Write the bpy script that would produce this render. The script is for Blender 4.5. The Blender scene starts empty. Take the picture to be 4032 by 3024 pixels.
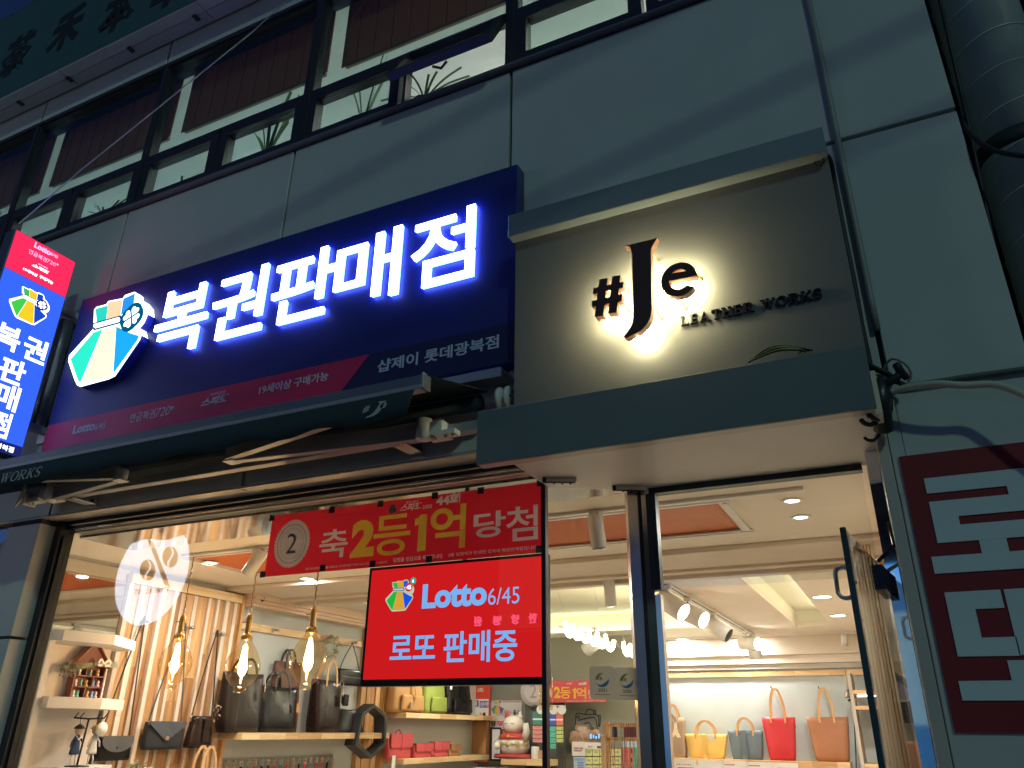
import bpy, bmesh, math, random
from mathutils import Vector, Matrix
random.seed(7)
scene = bpy.context.scene
COL = scene.collection
# ------------------------------------------------------------------ camera
W_, H_ = 4032, 3024
FPX, YAW, PITCH, ROLL = 3035.84, -0.454300162, 0.419937531, 0.0119685267
D = 2.8                                   # eye to the plane of the facade, metres
EYE = Vector((0, -D, 1.6))
fw = Vector((math.sin(YAW)*math.cos(PITCH), math.cos(YAW)*math.cos(PITCH), math.sin(PITCH)))
rt0 = Vector((math.cos(YAW), -math.sin(YAW), 0)); up0 = rt0.cross(fw)
rt = math.cos(ROLL)*rt0 + math.sin(ROLL)*up0
up = -math.sin(ROLL)*rt0 + math.cos(ROLL)*up0
cam = bpy.data.cameras.new('camera'); cam.sensor_width = 36; cam.lens = FPX/W_*36; cam.clip_start = 0.05; cam.clip_end = 400
camo = bpy.data.objects.new('camera', cam); COL.objects.link(camo); scene.camera = camo
m = Matrix((rt, up, -fw)).transposed().to_4x4(); m.translation = EYE; camo.matrix_world = m
# ------------------------------------------------------------------ world, sun, exposure
SUN_DIR = Vector((-0.80, 1.0, -0.85)).normalized()      # the way the light travels
w = bpy.data.worlds.new('World'); scene.world = w; w.use_nodes = True
nt = w.node_tree; bg = nt.nodes['Background']
sky = nt.nodes.new('ShaderNodeTexSky'); sky.sky_type = 'NISHITA'; sky.sun_disc = False
sky.sun_elevation = math.asin(-SUN_DIR.z); sky.sun_rotation = math.atan2(-SUN_DIR.x, -SUN_DIR.y)
tint = nt.nodes.new('ShaderNodeVectorMath'); tint.operation = 'MULTIPLY'; tint.inputs[1].default_value = (.66,.80,1.40)   # the night sky over a city is bluer
nt.links.new(sky.outputs[0], tint.inputs[0]); nt.links.new(tint.outputs[0], bg.inputs[0]); bg.inputs[1].default_value = 0.0145; sky.ozone_density = 5; sky.dust_density = 0.2
sl = bpy.data.lights.new('sun', 'SUN'); sl.energy = 0.37; sl.angle = math.radians(2.2); sl.color = (0.58, 1.0, 0.80)
so = bpy.data.objects.new('sun', sl); COL.objects.link(so); so.rotation_euler = SUN_DIR.to_track_quat('-Z', 'Y').to_euler()
vs = scene.view_settings; vs.view_transform = 'Standard'; vs.look = 'None'; vs.exposure = 0; vs.gamma = 1
scene.cycles.use_denoising = True
scene.cycles.max_bounces = 8; scene.cycles.transparent_max_bounces = 16
scene.cycles.sample_clamp_indirect = 6
# ------------------------------------------------------------------ survey helpers: photograph pixel -> point of a known plane
def ray(q): return fw*FPX + rt*(q[0]-W_/2) - up*(q[1]-H_/2)
def onY(q, Y=0.0):
    d = ray(q); return EYE + d*((Y+D)/d.y)
def onX(q, X):
    d = ray(q); return EYE + d*(X/d.x)
def onZ(q, Z):
    d = ray(q); return EYE + d*((Z-1.6)/d.z)
def sheet(x0, y0, s): return lambda u, v: (x0+u*s, y0+v*s)
A_, B_, K_ = .6076, .4521, .3617
c1 = sheet(0,0,A_); c2 = sheet(1344,0,A_); c3 = sheet(2688,0,A_); c4 = sheet(0,900,A_); c5 = sheet(1344,900,A_); c6 = sheet(2688,900,A_)
r1 = sheet(0,1800,B_); r2 = sheet(0,2274,B_); r3 = sheet(800,1800,B_); r4 = sheet(800,2274,B_); r5 = sheet(1600,2274,B_)
r6 = sheet(2000,1800,B_); r7 = sheet(2400,2274,B_); r8 = sheet(3032,2274,B_)
n1 = sheet(1700,1200,K_); n2 = sheet(3000,1300,K_); n3 = sheet(1400,1500,K_); n5 = sheet(0,1700,K_); nj = sheet(2300,850,B_)
nr = sheet(3400,1700,.2857); nw = sheet(3520,1750,.7676); nk = sheet(2100,2650,.27125); nl = sheet(1800,2650,.22548)
# ------------------------------------------------------------------ materials
MATS = {}
def mat(name, col=(.5,.5,.5), rough=.6, metal=0, emit=None, es=1.0, var=0.06, bump=0.0, bscale=60, spec=.5, coat=0):
    if name in MATS: return MATS[name]
    M = bpy.data.materials.new(name); M.use_nodes = True; t = M.node_tree; b = t.nodes['Principled BSDF']
    b.inputs['Base Color'].default_value = (*col, 1); b.inputs['Roughness'].default_value = rough; b.inputs['Metallic'].default_value = metal
    b.inputs['Specular IOR Level'].default_value = spec
    if coat: b.inputs['Coat Weight'].default_value = coat
    if emit is not None:
        b.inputs['Emission Color'].default_value = (*emit, 1); b.inputs['Emission Strength'].default_value = es
    if var or bump:
        tc = t.nodes.new('ShaderNodeTexCoord'); nz = t.nodes.new('ShaderNodeTexNoise'); nz.inputs['Scale'].default_value = 3.1; nz.inputs['Detail'].default_value = 6
        t.links.new(tc.outputs['Object'], nz.inputs['Vector'])
        if var:
            mp = t.nodes.new('ShaderNodeMapRange'); mp.inputs[3].default_value = 1-var*2; mp.inputs[4].default_value = 1+var*2
            t.links.new(nz.outputs[0], mp.inputs[0])
            mx = t.nodes.new('ShaderNodeVectorMath'); mx.operation = 'SCALE'; mx.inputs[0].default_value = col
            t.links.new(mp.outputs[0], mx.inputs['Scale']); t.links.new(mx.outputs[0], b.inputs['Base Color'])
            m2 = t.nodes.new('ShaderNodeMapRange'); m2.inputs[3].default_value = max(.02, rough-.08); m2.inputs[4].default_value = min(1, rough+.08)
            t.links.new(nz.outputs[0], m2.inputs[0]); t.links.new(m2.outputs[0], b.inputs['Roughness'])
        if bump:
            n2_ = t.nodes.new('ShaderNodeTexNoise'); n2_.inputs['Scale'].default_value = bscale; n2_.inputs['Detail'].default_value = 3
            t.links.new(tc.outputs['Object'], n2_.inputs['Vector'])
            bp = t.nodes.new('ShaderNodeBump'); bp.inputs['Strength'].default_value = bump; bp.inputs['Distance'].default_value = .004
            t.links.new(n2_.outputs[0], bp.inputs['Height']); t.links.new(bp.outputs[0], b.inputs['Normal'])
    MATS[name] = M; return M
def glow(name, col, s):
    if name in MATS: return MATS[name]
    M = bpy.data.materials.new(name); M.use_nodes = True; t = M.node_tree
    t.nodes.remove(t.nodes['Principled BSDF']); e = t.nodes.new('ShaderNodeEmission')
    e.inputs[0].default_value = (*col, 1); e.inputs[1].default_value = s
    t.links.new(e.outputs[0], t.nodes['Material Output'].inputs[0]); MATS[name] = M; return M
def glass(name, tint=(.93,.96,.95), ior=1.5, rough=0.0, frost=0.0):
    if name in MATS: return MATS[name]
    M = bpy.data.materials.new(name); M.use_nodes = True; t = M.node_tree; t.nodes.remove(t.nodes['Principled BSDF'])
    tr = t.nodes.new('ShaderNodeBsdfTransparent'); tr.inputs[0].default_value = (*tint, 1)
    gl = t.nodes.new('ShaderNodeBsdfGlossy'); gl.inputs['Roughness'].default_value = rough
    lwn = t.nodes.new('ShaderNodeLayerWeight'); lwn.inputs[0].default_value = .5; r0 = ((ior-1)/(ior+1))**2
    pw_ = t.nodes.new('ShaderNodeMath'); pw_.operation = 'POWER'; pw_.inputs[1].default_value = 5; t.links.new(lwn.outputs['Facing'], pw_.inputs[0])
    fr = t.nodes.new('ShaderNodeMath'); fr.operation = 'MULTIPLY_ADD'; fr.inputs[1].default_value = 1-r0; fr.inputs[2].default_value = r0; t.links.new(pw_.outputs[0], fr.inputs[0])
    mx = t.nodes.new('ShaderNodeMixShader'); t.links.new(fr.outputs[0], mx.inputs[0]); t.links.new(tr.outputs[0], mx.inputs[1]); t.links.new(gl.outputs[0], mx.inputs[2])
    out = mx
    if frost:
        df = t.nodes.new('ShaderNodeBsdfDiffuse'); df.inputs[0].default_value = (.8,.82,.8,1)
        m2 = t.nodes.new('ShaderNodeMixShader'); m2.inputs[0].default_value = frost
        t.links.new(mx.outputs[0], m2.inputs[1]); t.links.new(df.outputs[0], m2.inputs[2]); out = m2
    t.links.new(out.outputs[0], t.nodes['Material Output'].inputs[0]); MATS[name] = M; return M
def sheer(name, col, f=.5):
    """thin printed film or paper: part of the light comes through it"""
    if name in MATS: return MATS[name]
    M = bpy.data.materials.new(name); M.use_nodes = True; t = M.node_tree; b = t.nodes['Principled BSDF']
    b.inputs['Base Color'].default_value = (*col,1); b.inputs['Roughness'].default_value = .55
    nz = t.nodes.new('ShaderNodeTexNoise'); nz.inputs['Scale'].default_value = 2.3; tc = t.nodes.new('ShaderNodeTexCoord'); t.links.new(tc.outputs['Object'], nz.inputs[0])
    bp = t.nodes.new('ShaderNodeBump'); bp.inputs['Strength'].default_value = .25; bp.inputs['Distance'].default_value = .01; t.links.new(nz.outputs[0], bp.inputs['Height']); t.links.new(bp.outputs[0], b.inputs['Normal'])
    tl = t.nodes.new('ShaderNodeBsdfTranslucent'); tl.inputs[0].default_value = (*col,1)
    mx = t.nodes.new('ShaderNodeMixShader'); mx.inputs[0].default_value = f
    t.links.new(b.outputs[0], mx.inputs[1]); t.links.new(tl.outputs[0], mx.inputs[2]); t.links.new(mx.outputs[0], t.nodes['Material Output'].inputs[0])
    MATS[name] = M; return M
def wood(name, lo, hi, axis=2, rough=.5):
    """each board takes its own tone between lo and hi, with grain along the axis"""
    if name in MATS: return MATS[name]
    M = bpy.data.materials.new(name); M.use_nodes = True; t = M.node_tree; b = t.nodes['Principled BSDF']
    oi = t.nodes.new('ShaderNodeObjectInfo'); tc = t.nodes.new('ShaderNodeTexCoord'); mp = t.nodes.new('ShaderNodeMapping')
    sc = [26,26,26]; sc[axis] = 1.6; mp.inputs['Scale'].default_value = sc
    ad = t.nodes.new('ShaderNodeVectorMath'); ad.operation = 'MULTIPLY_ADD'; ad.inputs[1].default_value = (1,1,1)
    cmb = t.nodes.new('ShaderNodeCombineXYZ')
    ml = t.nodes.new('ShaderNodeMath'); ml.operation = 'MULTIPLY'; ml.inputs[1].default_value = 37
    t.links.new(oi.outputs['Random'], ml.inputs[0])
    for i in range(3): t.links.new(ml.outputs[0], cmb.inputs[i])
    t.links.new(tc.outputs['Object'], mp.inputs[0]); t.links.new(mp.outputs[0], ad.inputs[0]); t.links.new(cmb.outputs[0], ad.inputs[2])
    nz = t.nodes.new('ShaderNodeTexNoise'); nz.inputs['Scale'].default_value = 1.2; nz.inputs['Detail'].default_value = 7; nz.inputs['Distortion'].default_value = .6
    t.links.new(ad.outputs[0], nz.inputs['Vector'])
    mixf = t.nodes.new('ShaderNodeMath'); mixf.operation = 'MULTIPLY_ADD'; mixf.inputs[1].default_value = .75
    t.links.new(oi.outputs['Random'], mixf.inputs[0])
    m3 = t.nodes.new('ShaderNodeMapRange'); m3.inputs[1].default_value = .3; m3.inputs[2].default_value = .75; m3.inputs[3].default_value = -.12; m3.inputs[4].default_value = .4
    t.links.new(nz.outputs[0], m3.inputs[0]); t.links.new(m3.outputs[0], mixf.inputs[2])
    rp = t.nodes.new('ShaderNodeMix'); rp.data_type = 'RGBA'; rp.inputs[6].default_value = (*hi,1); rp.inputs[7].default_value = (*lo,1)
    t.links.new(mixf.outputs[0], rp.inputs[0]); t.links.new(rp.outputs[2], b.inputs['Base Color']); b.inputs['Roughness'].default_value = rough
    bp = t.nodes.new('ShaderNodeBump'); bp.inputs['Strength'].default_value = .15; bp.inputs['Distance'].default_value = .003
    t.links.new(nz.outputs[0], bp.inputs['Height']); t.links.new(bp.outputs[0], b.inputs['Normal'])
    MATS[name] = M; return M
# ------------------------------------------------------------------ object helpers (all meshes are written in world coordinates)
def tag(o, label=None, cat=None, group=None, kind=None):
    if label: o['label'] = label
    if cat: o['category'] = cat
    if group: o['group'] = group
    if kind: o['kind'] = kind
    return o
def thing(name, label, cat, loc=(0,0,0), group=None, kind=None):
    o = bpy.data.objects.new(name, None); COL.objects.link(o); o.empty_display_size = .05
    o.location = loc
    return tag(o, label, cat, group, kind)
def world_loc(o):
    v = Vector(o.location)
    if o.parent: v = v + o.matrix_parent_inverse.translation + world_loc(o.parent)
    return v
def attach(o, parent):
    if parent is not None:
        o.parent = parent; o.matrix_parent_inverse = Matrix.Translation(-world_loc(parent))
def ob(name, verts, faces, m_, parent=None, smooth=False):
    vs_ = [Vector(v) for v in verts]
    c = Vector((0,0,0))
    for v in vs_: c += v
    c /= max(1, len(vs_))
    me = bpy.data.meshes.new(name); me.from_pydata([v-c for v in vs_], [], faces); me.update()
    if smooth:
        for p in me.polygons: p.use_smooth = True
    o = bpy.data.objects.new(name, me); COL.objects.link(o)
    if isinstance(m_, (list,tuple)):
        for k in m_: me.materials.append(k)
    else: me.materials.append(m_)
    o.location = c; attach(o, parent)
    return o
BF = [(0,3,2,1),(4,5,6,7),(0,1,5,4),(1,2,6,5),(2,3,7,6),(3,0,4,7)]
def corners(x0,x1,y0,y1,z0,z1): return [(x0,y0,z0),(x1,y0,z0),(x1,y1,z0),(x0,y1,z0),(x0,y0,z1),(x1,y0,z1),(x1,y1,z1),(x0,y1,z1)]
def bevel(o, w_, seg=2):
    bm = bmesh.new(); bm.from_mesh(o.data)
    bmesh.ops.bevel(bm, geom=bm.edges[:], offset=w_, segments=seg, affect='EDGES', profile=.6, clamp_overlap=True)
    bm.to_mesh(o.data); bm.free(); return o
def box(name, x0,x1,y0,y1,z0,z1, m_, parent=None, bv=0):
    o = ob(name, corners(min(x0,x1),max(x0,x1),min(y0,y1),max(y0,y1),min(z0,z1),max(z0,z1)), BF, m_, parent)
    if bv: bevel(o, bv, 1 if bv < .004 else 2)
    return o
def boxes(name, lst, m_, parent=None):
    V, F = [], []
    for b in lst:
        k = len(V); V += corners(*b); F += [tuple(i+k for i in f) for f in BF]
    return ob(name, V, F, m_, parent)
FRONT = (Vector((1,0,0)), Vector((0,0,1)))          # faces the street (-Y)
SIDE  = (Vector((0,1,0)), Vector((0,0,1)))          # faces +X
def plate(name, pts, d, m_, parent=None, frame=FRONT, org=(0,0,0), holes=()):
    """flat outline (u,v) in a frame, made d thick towards its front"""
    u, v = frame; n = u.cross(v); org = Vector(org)
    k = len(pts)
    a = [org+u*p[0]+v*p[1] for p in pts]
    area = sum(pts[i][0]*pts[(i+1)%k][1]-pts[(i+1)%k][0]*pts[i][1] for i in range(k))
    if area < 0: a.reverse()
    f = [p+n*d for p in a]
    faces = [tuple(range(k,2*k)), tuple(reversed(range(k)))] + [(i,(i+1)%k,k+(i+1)%k,k+i) for i in range(k)]
    return ob(name, a+f, faces, m_, parent)
def film(name, pts, m_, parent, frame=FRONT, org=(0,0,0)):
    u, v = frame; org = Vector(org); k = len(pts)
    area = sum(pts[i][0]*pts[(i+1)%k][1]-pts[(i+1)%k][0]*pts[i][1] for i in range(k))
    return ob(name, [org+u*p[0]+v*p[1] for p in (pts if area > 0 else pts[::-1])], [tuple(range(k))], m_, parent)
def prism_w(name, pts3, nrm, d, m_, parent=None):
    """outline of world points pushed d along nrm"""
    a = [Vector(p) for p in pts3]; n = Vector(nrm).normalized()
    nn = Vector((0,0,0))
    for i in range(len(a)): nn += a[i].cross(a[(i+1)%len(a)])
    if nn.dot(n) < 0: a.reverse()
    k = len(a); f = [p+n*d for p in a]
    return ob(name, a+f, [tuple(range(k,2*k)), tuple(reversed(range(k)))]+[(i,(i+1)%k,k+(i+1)%k,k+i) for i in range(k)], m_, parent)
def tube_data(path, r, n=8, caps=True):
    P = [Vector(p) for p in path]; R = r if isinstance(r,(list,tuple)) else [r]*len(P)
    V, F = [], []; prev = None
    for i, p in enumerate(P):
        t = (P[min(i+1,len(P)-1)]-P[max(i-1,0)])
        t = t.normalized() if t.length > 1e-9 else Vector((0,0,1))
        if prev is None: a = t.orthogonal().normalized()
        else:
            a = prev - t*prev.dot(t)
            a = a.normalized() if a.length > 1e-6 else t.orthogonal().normalized()
        prev = a; b = t.cross(a)
        for k in range(n):
            ang = 2*math.pi*k/n; V.append(p+(a*math.cos(ang)+b*math.sin(ang))*R[i])
    for i in range(len(P)-1):
        for k in range(n):
            F.append((i*n+k, i*n+(k+1)%n, (i+1)*n+(k+1)%n, (i+1)*n+k))
    if caps: F += [tuple(reversed(range(n))), tuple((len(P)-1)*n+k for k in range(n))]
    return V, F
def tube(name, path, r, m_, parent=None, n=8, caps=True):
    V, F = tube_data(path, r, n, caps); return ob(name, V, F, m_, parent, True)
def tubes(name, lst, m_, parent=None, n=6):
    V, F = [], []
    for path, r in lst:
        v, f = tube_data(path, r, n); k = len(V); V += v; F += [tuple(i+k for i in q) for q in f]
    return ob(name, V, F, m_, parent, True)
def curve(pts, n=8):
    """smooth run through control points"""
    P = [Vector(p) for p in pts]; out = []
    for i in range(len(P)-1):
        p0, p1, p2, p3 = P[max(i-1,0)], P[i], P[i+1], P[min(i+2,len(P)-1)]
        for k in range(n):
            t = k/n; out.append(.5*((2*p1)+(p2-p0)*t+(2*p0-5*p1+4*p2-p3)*t*t+(3*p1-p0-3*p2+p3)*t**3))
    out.append(P[-1]); return out
def lathe(name, prof, org, m_, parent=None, n=20, axis=(0,0,1), smooth=True):
    ax = Vector(axis).normalized(); a = ax.orthogonal().normalized(); b = ax.cross(a); org = Vector(org)
    V, F = [], []
    for r, z in prof:
        for k in range(n):
            t = 2*math.pi*k/n; V.append(org+ax*z+(a*math.cos(t)+b*math.sin(t))*max(r,1e-4))
    for i in range(len(prof)-1):
        for k in range(n): F.append((i*n+k, i*n+(k+1)%n, (i+1)*n+(k+1)%n, (i+1)*n+k))
    F += [tuple(reversed(range(n))), tuple((len(prof)-1)*n+k for k in range(n))]
    return ob(name, V, F, m_, parent, smooth)
def text(name, body, org, m_, parent=None, w=None, h=None, frame=FRONT, d=.002, bold=.0, shear=0, anchor='l', res=4, rot=0):
    """lettering laid on a frame; w and h fit its box; anchor l / c on org (baseline box bottom)"""
    c = bpy.data.curves.new('t','FONT'); c.body = body; c.size = 1; c.offset = bold; c.shear = shear; c.resolution_u = res; c.extrude = .5; c.fill_mode = 'BOTH'
    t = bpy.data.objects.new('t', c); me0 = t.to_mesh()
    vv = [v.co.copy() for v in me0.vertices]; ff = [tuple(p.vertices) for p in me0.polygons]
    t.to_mesh_clear(); bpy.data.objects.remove(t); bpy.data.curves.remove(c)
    if not vv: return None
    x0 = min(v.x for v in vv); x1 = max(v.x for v in vv); y0 = min(v.y for v in vv); y1 = max(v.y for v in vv)
    sx = (w/(x1-x0)) if w else None; sy = (h/(y1-y0)) if h else None
    sx = sx or sy; sy = sy or sx
    u, v_ = frame; n = u.cross(v_); org = Vector(org)
    cr, sr = math.cos(rot), math.sin(rot)
    V = []
    for p in vv:
        X = (p.x-x0)*sx - ((x1-x0)*sx/2 if anchor == 'c' else 0); Y = (p.y-y0)*sy - ((y1-y0)*sy/2 if anchor == 'c' else 0)
        V.append(org+u*(X*cr-Y*sr)+v_*(X*sr+Y*cr)+n*((p.z+.5)*d))
    return ob(name, V, ff, m_, parent)
def link_copy(o, parent=None):
    c = o.copy(); COL.objects.link(c)
    if parent is not None: c.parent = parent
    return c
def lamp(name, kind, loc, power, col, parent, size=.05, tgt=None, spot=1.2, blend=.5):
    l = bpy.data.lights.new(name, kind); l.energy = power; l.color = col
    if kind == 'AREA': l.shape = 'DISK'; l.size = size
    elif kind == 'SPOT': l.shadow_soft_size = size; l.spot_size = spot; l.spot_blend = blend
    else: l.shadow_soft_size = size
    o = bpy.data.objects.new(name, l); COL.objects.link(o); o.location = loc
    if tgt is not None: o.rotation_euler = (Vector(tgt)-Vector(loc)).to_track_quat('-Z','Y').to_euler()
    if parent is not None:
        o.parent = parent; o.matrix_parent_inverse = Matrix.Translation(-world_loc(parent))
    return o
# ------------------------------------------------------------------ palette
PANEL = mat('aluminium_panel', (.50,.52,.50), .42, var=.05, bump=.03, bscale=9)
PANELB = mat('panel_backing', (.05,.05,.055), .9)
FRAME = mat('dark_window_frame', (.035,.035,.045), .38, .3)
SOFFIT = mat('beige_soffit', (.50,.44,.37), .35, var=.05)
CHROME = mat('polished_steel', (.72,.70,.67), .10, 1, var=.02)
STEEL = mat('brushed_steel', (.55,.55,.54), .35, 1, var=.03)
BLACKM = mat('black_metal', (.015,.015,.017), .4, .2)
RUBBER = mat('black_rubber', (.012,.012,.013), .6)
WHITEM = mat('white_enamel', (.72,.70,.66), .35, var=.03)
GREYW = mat('grey_wall', (.46,.46,.43), .8, var=.03)
CREAM = mat('cream_ceiling', (.76,.68,.57), .75, var=.03)
GLASS = glass('shop_glass'); GLASSU = glass('window_glass', (.80,.88,.86), 1.55)
ACACIA_H = wood('acacia_boards', (.42,.22,.08), (.83,.60,.33), 0)
ACACIA_Y = wood('acacia_boards_deep', (.42,.22,.08), (.83,.60,.33), 1)
ACACIA_V = wood('acacia_planks', (.26,.10,.03), (.66,.38,.16), 2)
# ================================================================== SETTING
ground = box('road', -40,40,-30,-1.6,-.2,0, mat('asphalt',(.05,.05,.052),.85,bump=.3,bscale=90)); tag(ground, kind='structure')
pave = box('pavement', -40,40,-1.592,.40,-.2,.12, mat('paving',(.34,.33,.31),.8,bump=.2,bscale=40)); tag(pave, kind='structure')
alley = box('alley_ground', .56,40,.41,30,-.2,.10, mat('alley_concrete',(.08,.08,.08),.9)); tag(alley, kind='structure')
# ------------------------------------------------------------------ the shop building: metal panels, windows, fascia, pillar
bld = thing('shop_building', 'two-storey shop building clad in grey metal panels with a band of dark-framed windows', 'building', (-3,.1,0))
JX = [-8.8,-7.33,-5.835,-4.36,-2.883,-1.396,.104,.531]
JZ = [2.705,3.81,4.862]
g = .009
for i in range(len(JX)-1):
    a, b = JX[i]+g, JX[i+1]-(g if i < len(JX)-2 else 0)
    for k in range(2):
        if i == len(JX)-2 and k == 0: continue
        if a < -4.5 and k == 0 and i < 3: pass
        box('wall_panel', a,b, 0,.03, JZ[k]+(g if k else 0), JZ[k+1]-g, PANEL, bld, .003)
box('wall_panel', .113,.531, 0,.03, 2.33, 3.801, PANEL, bld, .003)         # beside the door
box('wall_panel', .072,.1125, 0,.03, 2.56, 2.70, PANEL, bld)
box('wall_panel', .072,.531, 0.0,.03, .12, 2.322, PANEL, bld, .003)
box('wall_panel', .072,.1125, 0.001,.029, 2.3225, 2.559, PANEL, bld)
box('wall_panel', .113,.531, 0,.03, 4.87, 7.4, PANEL, bld, .003)
# solid wall behind the panels
boxes('wall', [(-8.9,.528,.034,.16,2.72,4.86),(.075,.528,.034,.30,.1,2.72),(-8.9,.528,.034,.16,6.22,8.2),(.106,.528,.034,.16,4.86,6.22)], PANELB, bld)
box('side_wall', .5282,.53, .031, 9.0, .1, 8.2, mat('side_render',(.16,.16,.16),.9), bld)
# drip sill under the upper windows
box('sill', -8.8,.095, -.035,.05, 4.866,4.884, mat('sill_metal',(.20,.20,.23),.4,.4), bld, .003)
# band above the windows
for i in range(len(JX)-2): box('upper_panel', JX[i]+g,JX[i+1]-g, 0,.03, 6.215,6.62, PANEL, bld, .003)
box('head_trim', -8.8,.095, -.02,.04, 6.175,6.2125, FRAME, bld)
# windows: a tall fixed light over two small vent lights in each bay
def ring(name, x0,x1,z0,z1, wd, y0,y1, m_, parent):
    return boxes(name, [(x0,x1,y0,y1,z0,z0+wd),(x0,x1,y0,y1,z1-wd,z1),(x0,x0+wd,y0,y1,z0+wd,z1-wd),(x1-wd,x1,y0,y1,z0+wd,z1-wd)], m_, parent)
bays = [(-7.29,-5.835),(-5.795,-4.34),(-4.30,-2.865),(-2.825,-1.415),(-1.375,.085)]
for bi, (a, b) in enumerate(bays):
    wv = ring('window', a,b, 5.29,6.172, .018, -.005,.06, FRAME, bld)
    box('pane', a+.0185,b-.0185, .022,.028, 5.3085,6.153, GLASSU, wv)
    mid = (a+b)/2
    for si, (p, q) in enumerate(((a,mid-.012),(mid+.012,b))):
        if bi == 3 and si == 1:                      # this one hangs open from its top edge
            fr_ = ring('window', p,q, 4.886,5.286, .02, .0,.06, FRAME, bld)
            piv = Vector((0,.0,5.262)); ang = math.radians(27)
            def T(x, y, z):
                y2 = y*math.cos(ang) - (piv.z-z)*math.sin(ang); z2 = piv.z - (piv.z-z)*math.cos(ang) - y*math.sin(ang)
                return (x, y2+piv.y-.01, z2)
            V, F = [], []
            for bx_ in [(p+.02,q-.02,-.025,.02,4.91,4.95),(p+.02,q-.02,-.025,.02,5.215,5.262),(p+.02,p+.065,-.025,.02,4.95,5.215),(q-.065,q-.02,-.025,.02,4.95,5.215)]:
                k = len(V); V += [T(*c) for c in corners(*bx_)]; F += [tuple(i+k for i in f) for f in BF]
            sash = ob('sash', V, F, FRAME, fr_)
            ob('pane', [T(*c) for c in corners(p+.066,q-.066,-.004,.002,4.951,5.214)], BF, GLASSU, fr_)
            tube('window_latch', [T((p+q)/2-.05,.03,4.92),T((p+q)/2,.05,4.90),T((p+q)/2+.04,.03,4.92)], .008, BLACKM, fr_)
            continue
        wv = ring('window', p,q, 4.886,5.286, .066 if not(bi==4 and si==0) else .07, -.008,.06, FRAME, bld)
        box('pane', p+.067,q-.067, .022,.028, 4.953,5.218, GLASSU, wv)
for x in (-5.815,-4.32,-2.845,-1.395): box('mullion', x-.019,x+.019, -.02,.07, 4.888,6.17, FRAME, bld)
# fascia over the shop window, its soffit and the left pillar
FZ = 2.703
fx = [-4.72,-4.42,-2.90,-1.42]
for i in range(3): box('soffit_panel', fx[i]+.004,fx[i+1]-.004, .004,.15, FZ-.008,FZ, SOFFIT, bld)
box('soffit_panel', -1.424,-1.25,.004,.15,FZ-.008,FZ,SOFFIT,bld)
for z0, z1 in ((.12,2.02),(2.035,2.665)):
    box('pillar_panel', -4.72,-4.424, 0.0,.145, z0,z1, PANEL, bld, .003)
box('pillar_joint', -4.70,-4.43,.01,.14,2.667,2.694,PANELB,bld)
box('pillar_back', -4.715,-4.46,.0,.14,2.021,2.034,PANELB,bld)
# window frame of the display window
GY = .15
fr_ = boxes('shop_window_frame', [(-4.424,-4.37,.10,.19,.12,2.695),(-4.37,-1.27,.125,.19,2.672,2.694)], FRAME, bld)
box('head_strip', -4.37,-1.29,.122,.132,2.664,2.6715, CHROME, fr_)
boxes('gasket', [(-4.37,-1.29,.135,.18,2.650,2.6635),(-4.37,-4.355,.12,.18,.12,2.61)], RUBBER, fr_)
box('head_strip', -4.36,-1.30,.136,.141,2.640,2.649, CHROME, fr_)
box('display_pane', -4.355,-2.84, GY-.004,GY+.004,.35,2.649, GLASS, bld)
box('display_pane', -2.835,-1.292, GY-.004,GY+.004,.35,2.649, GLASS, bld)
box('seam_post', -1.291,-1.272,.14,.17,.12,2.58, BLACKM, bld)
box('window_plinth', -4.42,-1.25,.10,.20,.12,.35, PANEL, bld)
# angled side pane between the display window and the door post
p0, p1 = Vector((-1.268,.155,0)), Vector((-.965,.315,0)); dv = (p1-p0).normalized(); nv = Vector((dv.y,-dv.x,0))
def slab(name, a, b, z0, z1, t, m_, parent):
    d_ = (Vector(b)-Vector(a)).normalized(); n_ = Vector((d_.y,-d_.x,0))*t/2
    a = Vector(a); b = Vector(b); z = Vector((0,0,1))
    return ob(name, [a-n_+z*z0,b-n_+z*z0,b+n_+z*z0,a+n_+z*z0,a-n_+z*z1,b-n_+z*z1,b+n_+z*z1,a+n_+z*z1], BF, m_, parent)
slab('side_pane', p0, p1, .15, 2.54, .010, GLASS, bld)
# lower header box over the door: face, lip and soffit
box('door_header_face', -1.40,.05, -.25,-.235, 2.547,2.772, mat('header_paint',(.13,.165,.17),.45,var=.06), bld, .002)
box('door_header_lip', -1.395,.045, -.2345,-.19, 2.5475,2.553, SOFFIT, bld)
ob('door_soffit', [(-1.262,-.189,2.548),(.066,-.189,2.548),(.066,.34,2.548),(-.96,.34,2.548),(-1.262,.16,2.548),
                   (-1.262,-.189,2.70),(.066,-.189,2.70),(.066,.34,2.70),(-.96,.34,2.70),(-1.262,.16,2.70)],
   [(0,1,2,3,4)[::-1],(5,6,7,8,9),(0,1,6,5),(1,2,7,6),(2,3,8,7),(3,4,9,8),(4,0,5,9)], mat('door_soffit_paint',(.68,.64,.58),.45,var=.07), bld)
box('door_head_frame', -.90,-.03, .335,.385, 2.522,2.5465, BLACKM, bld)
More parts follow.
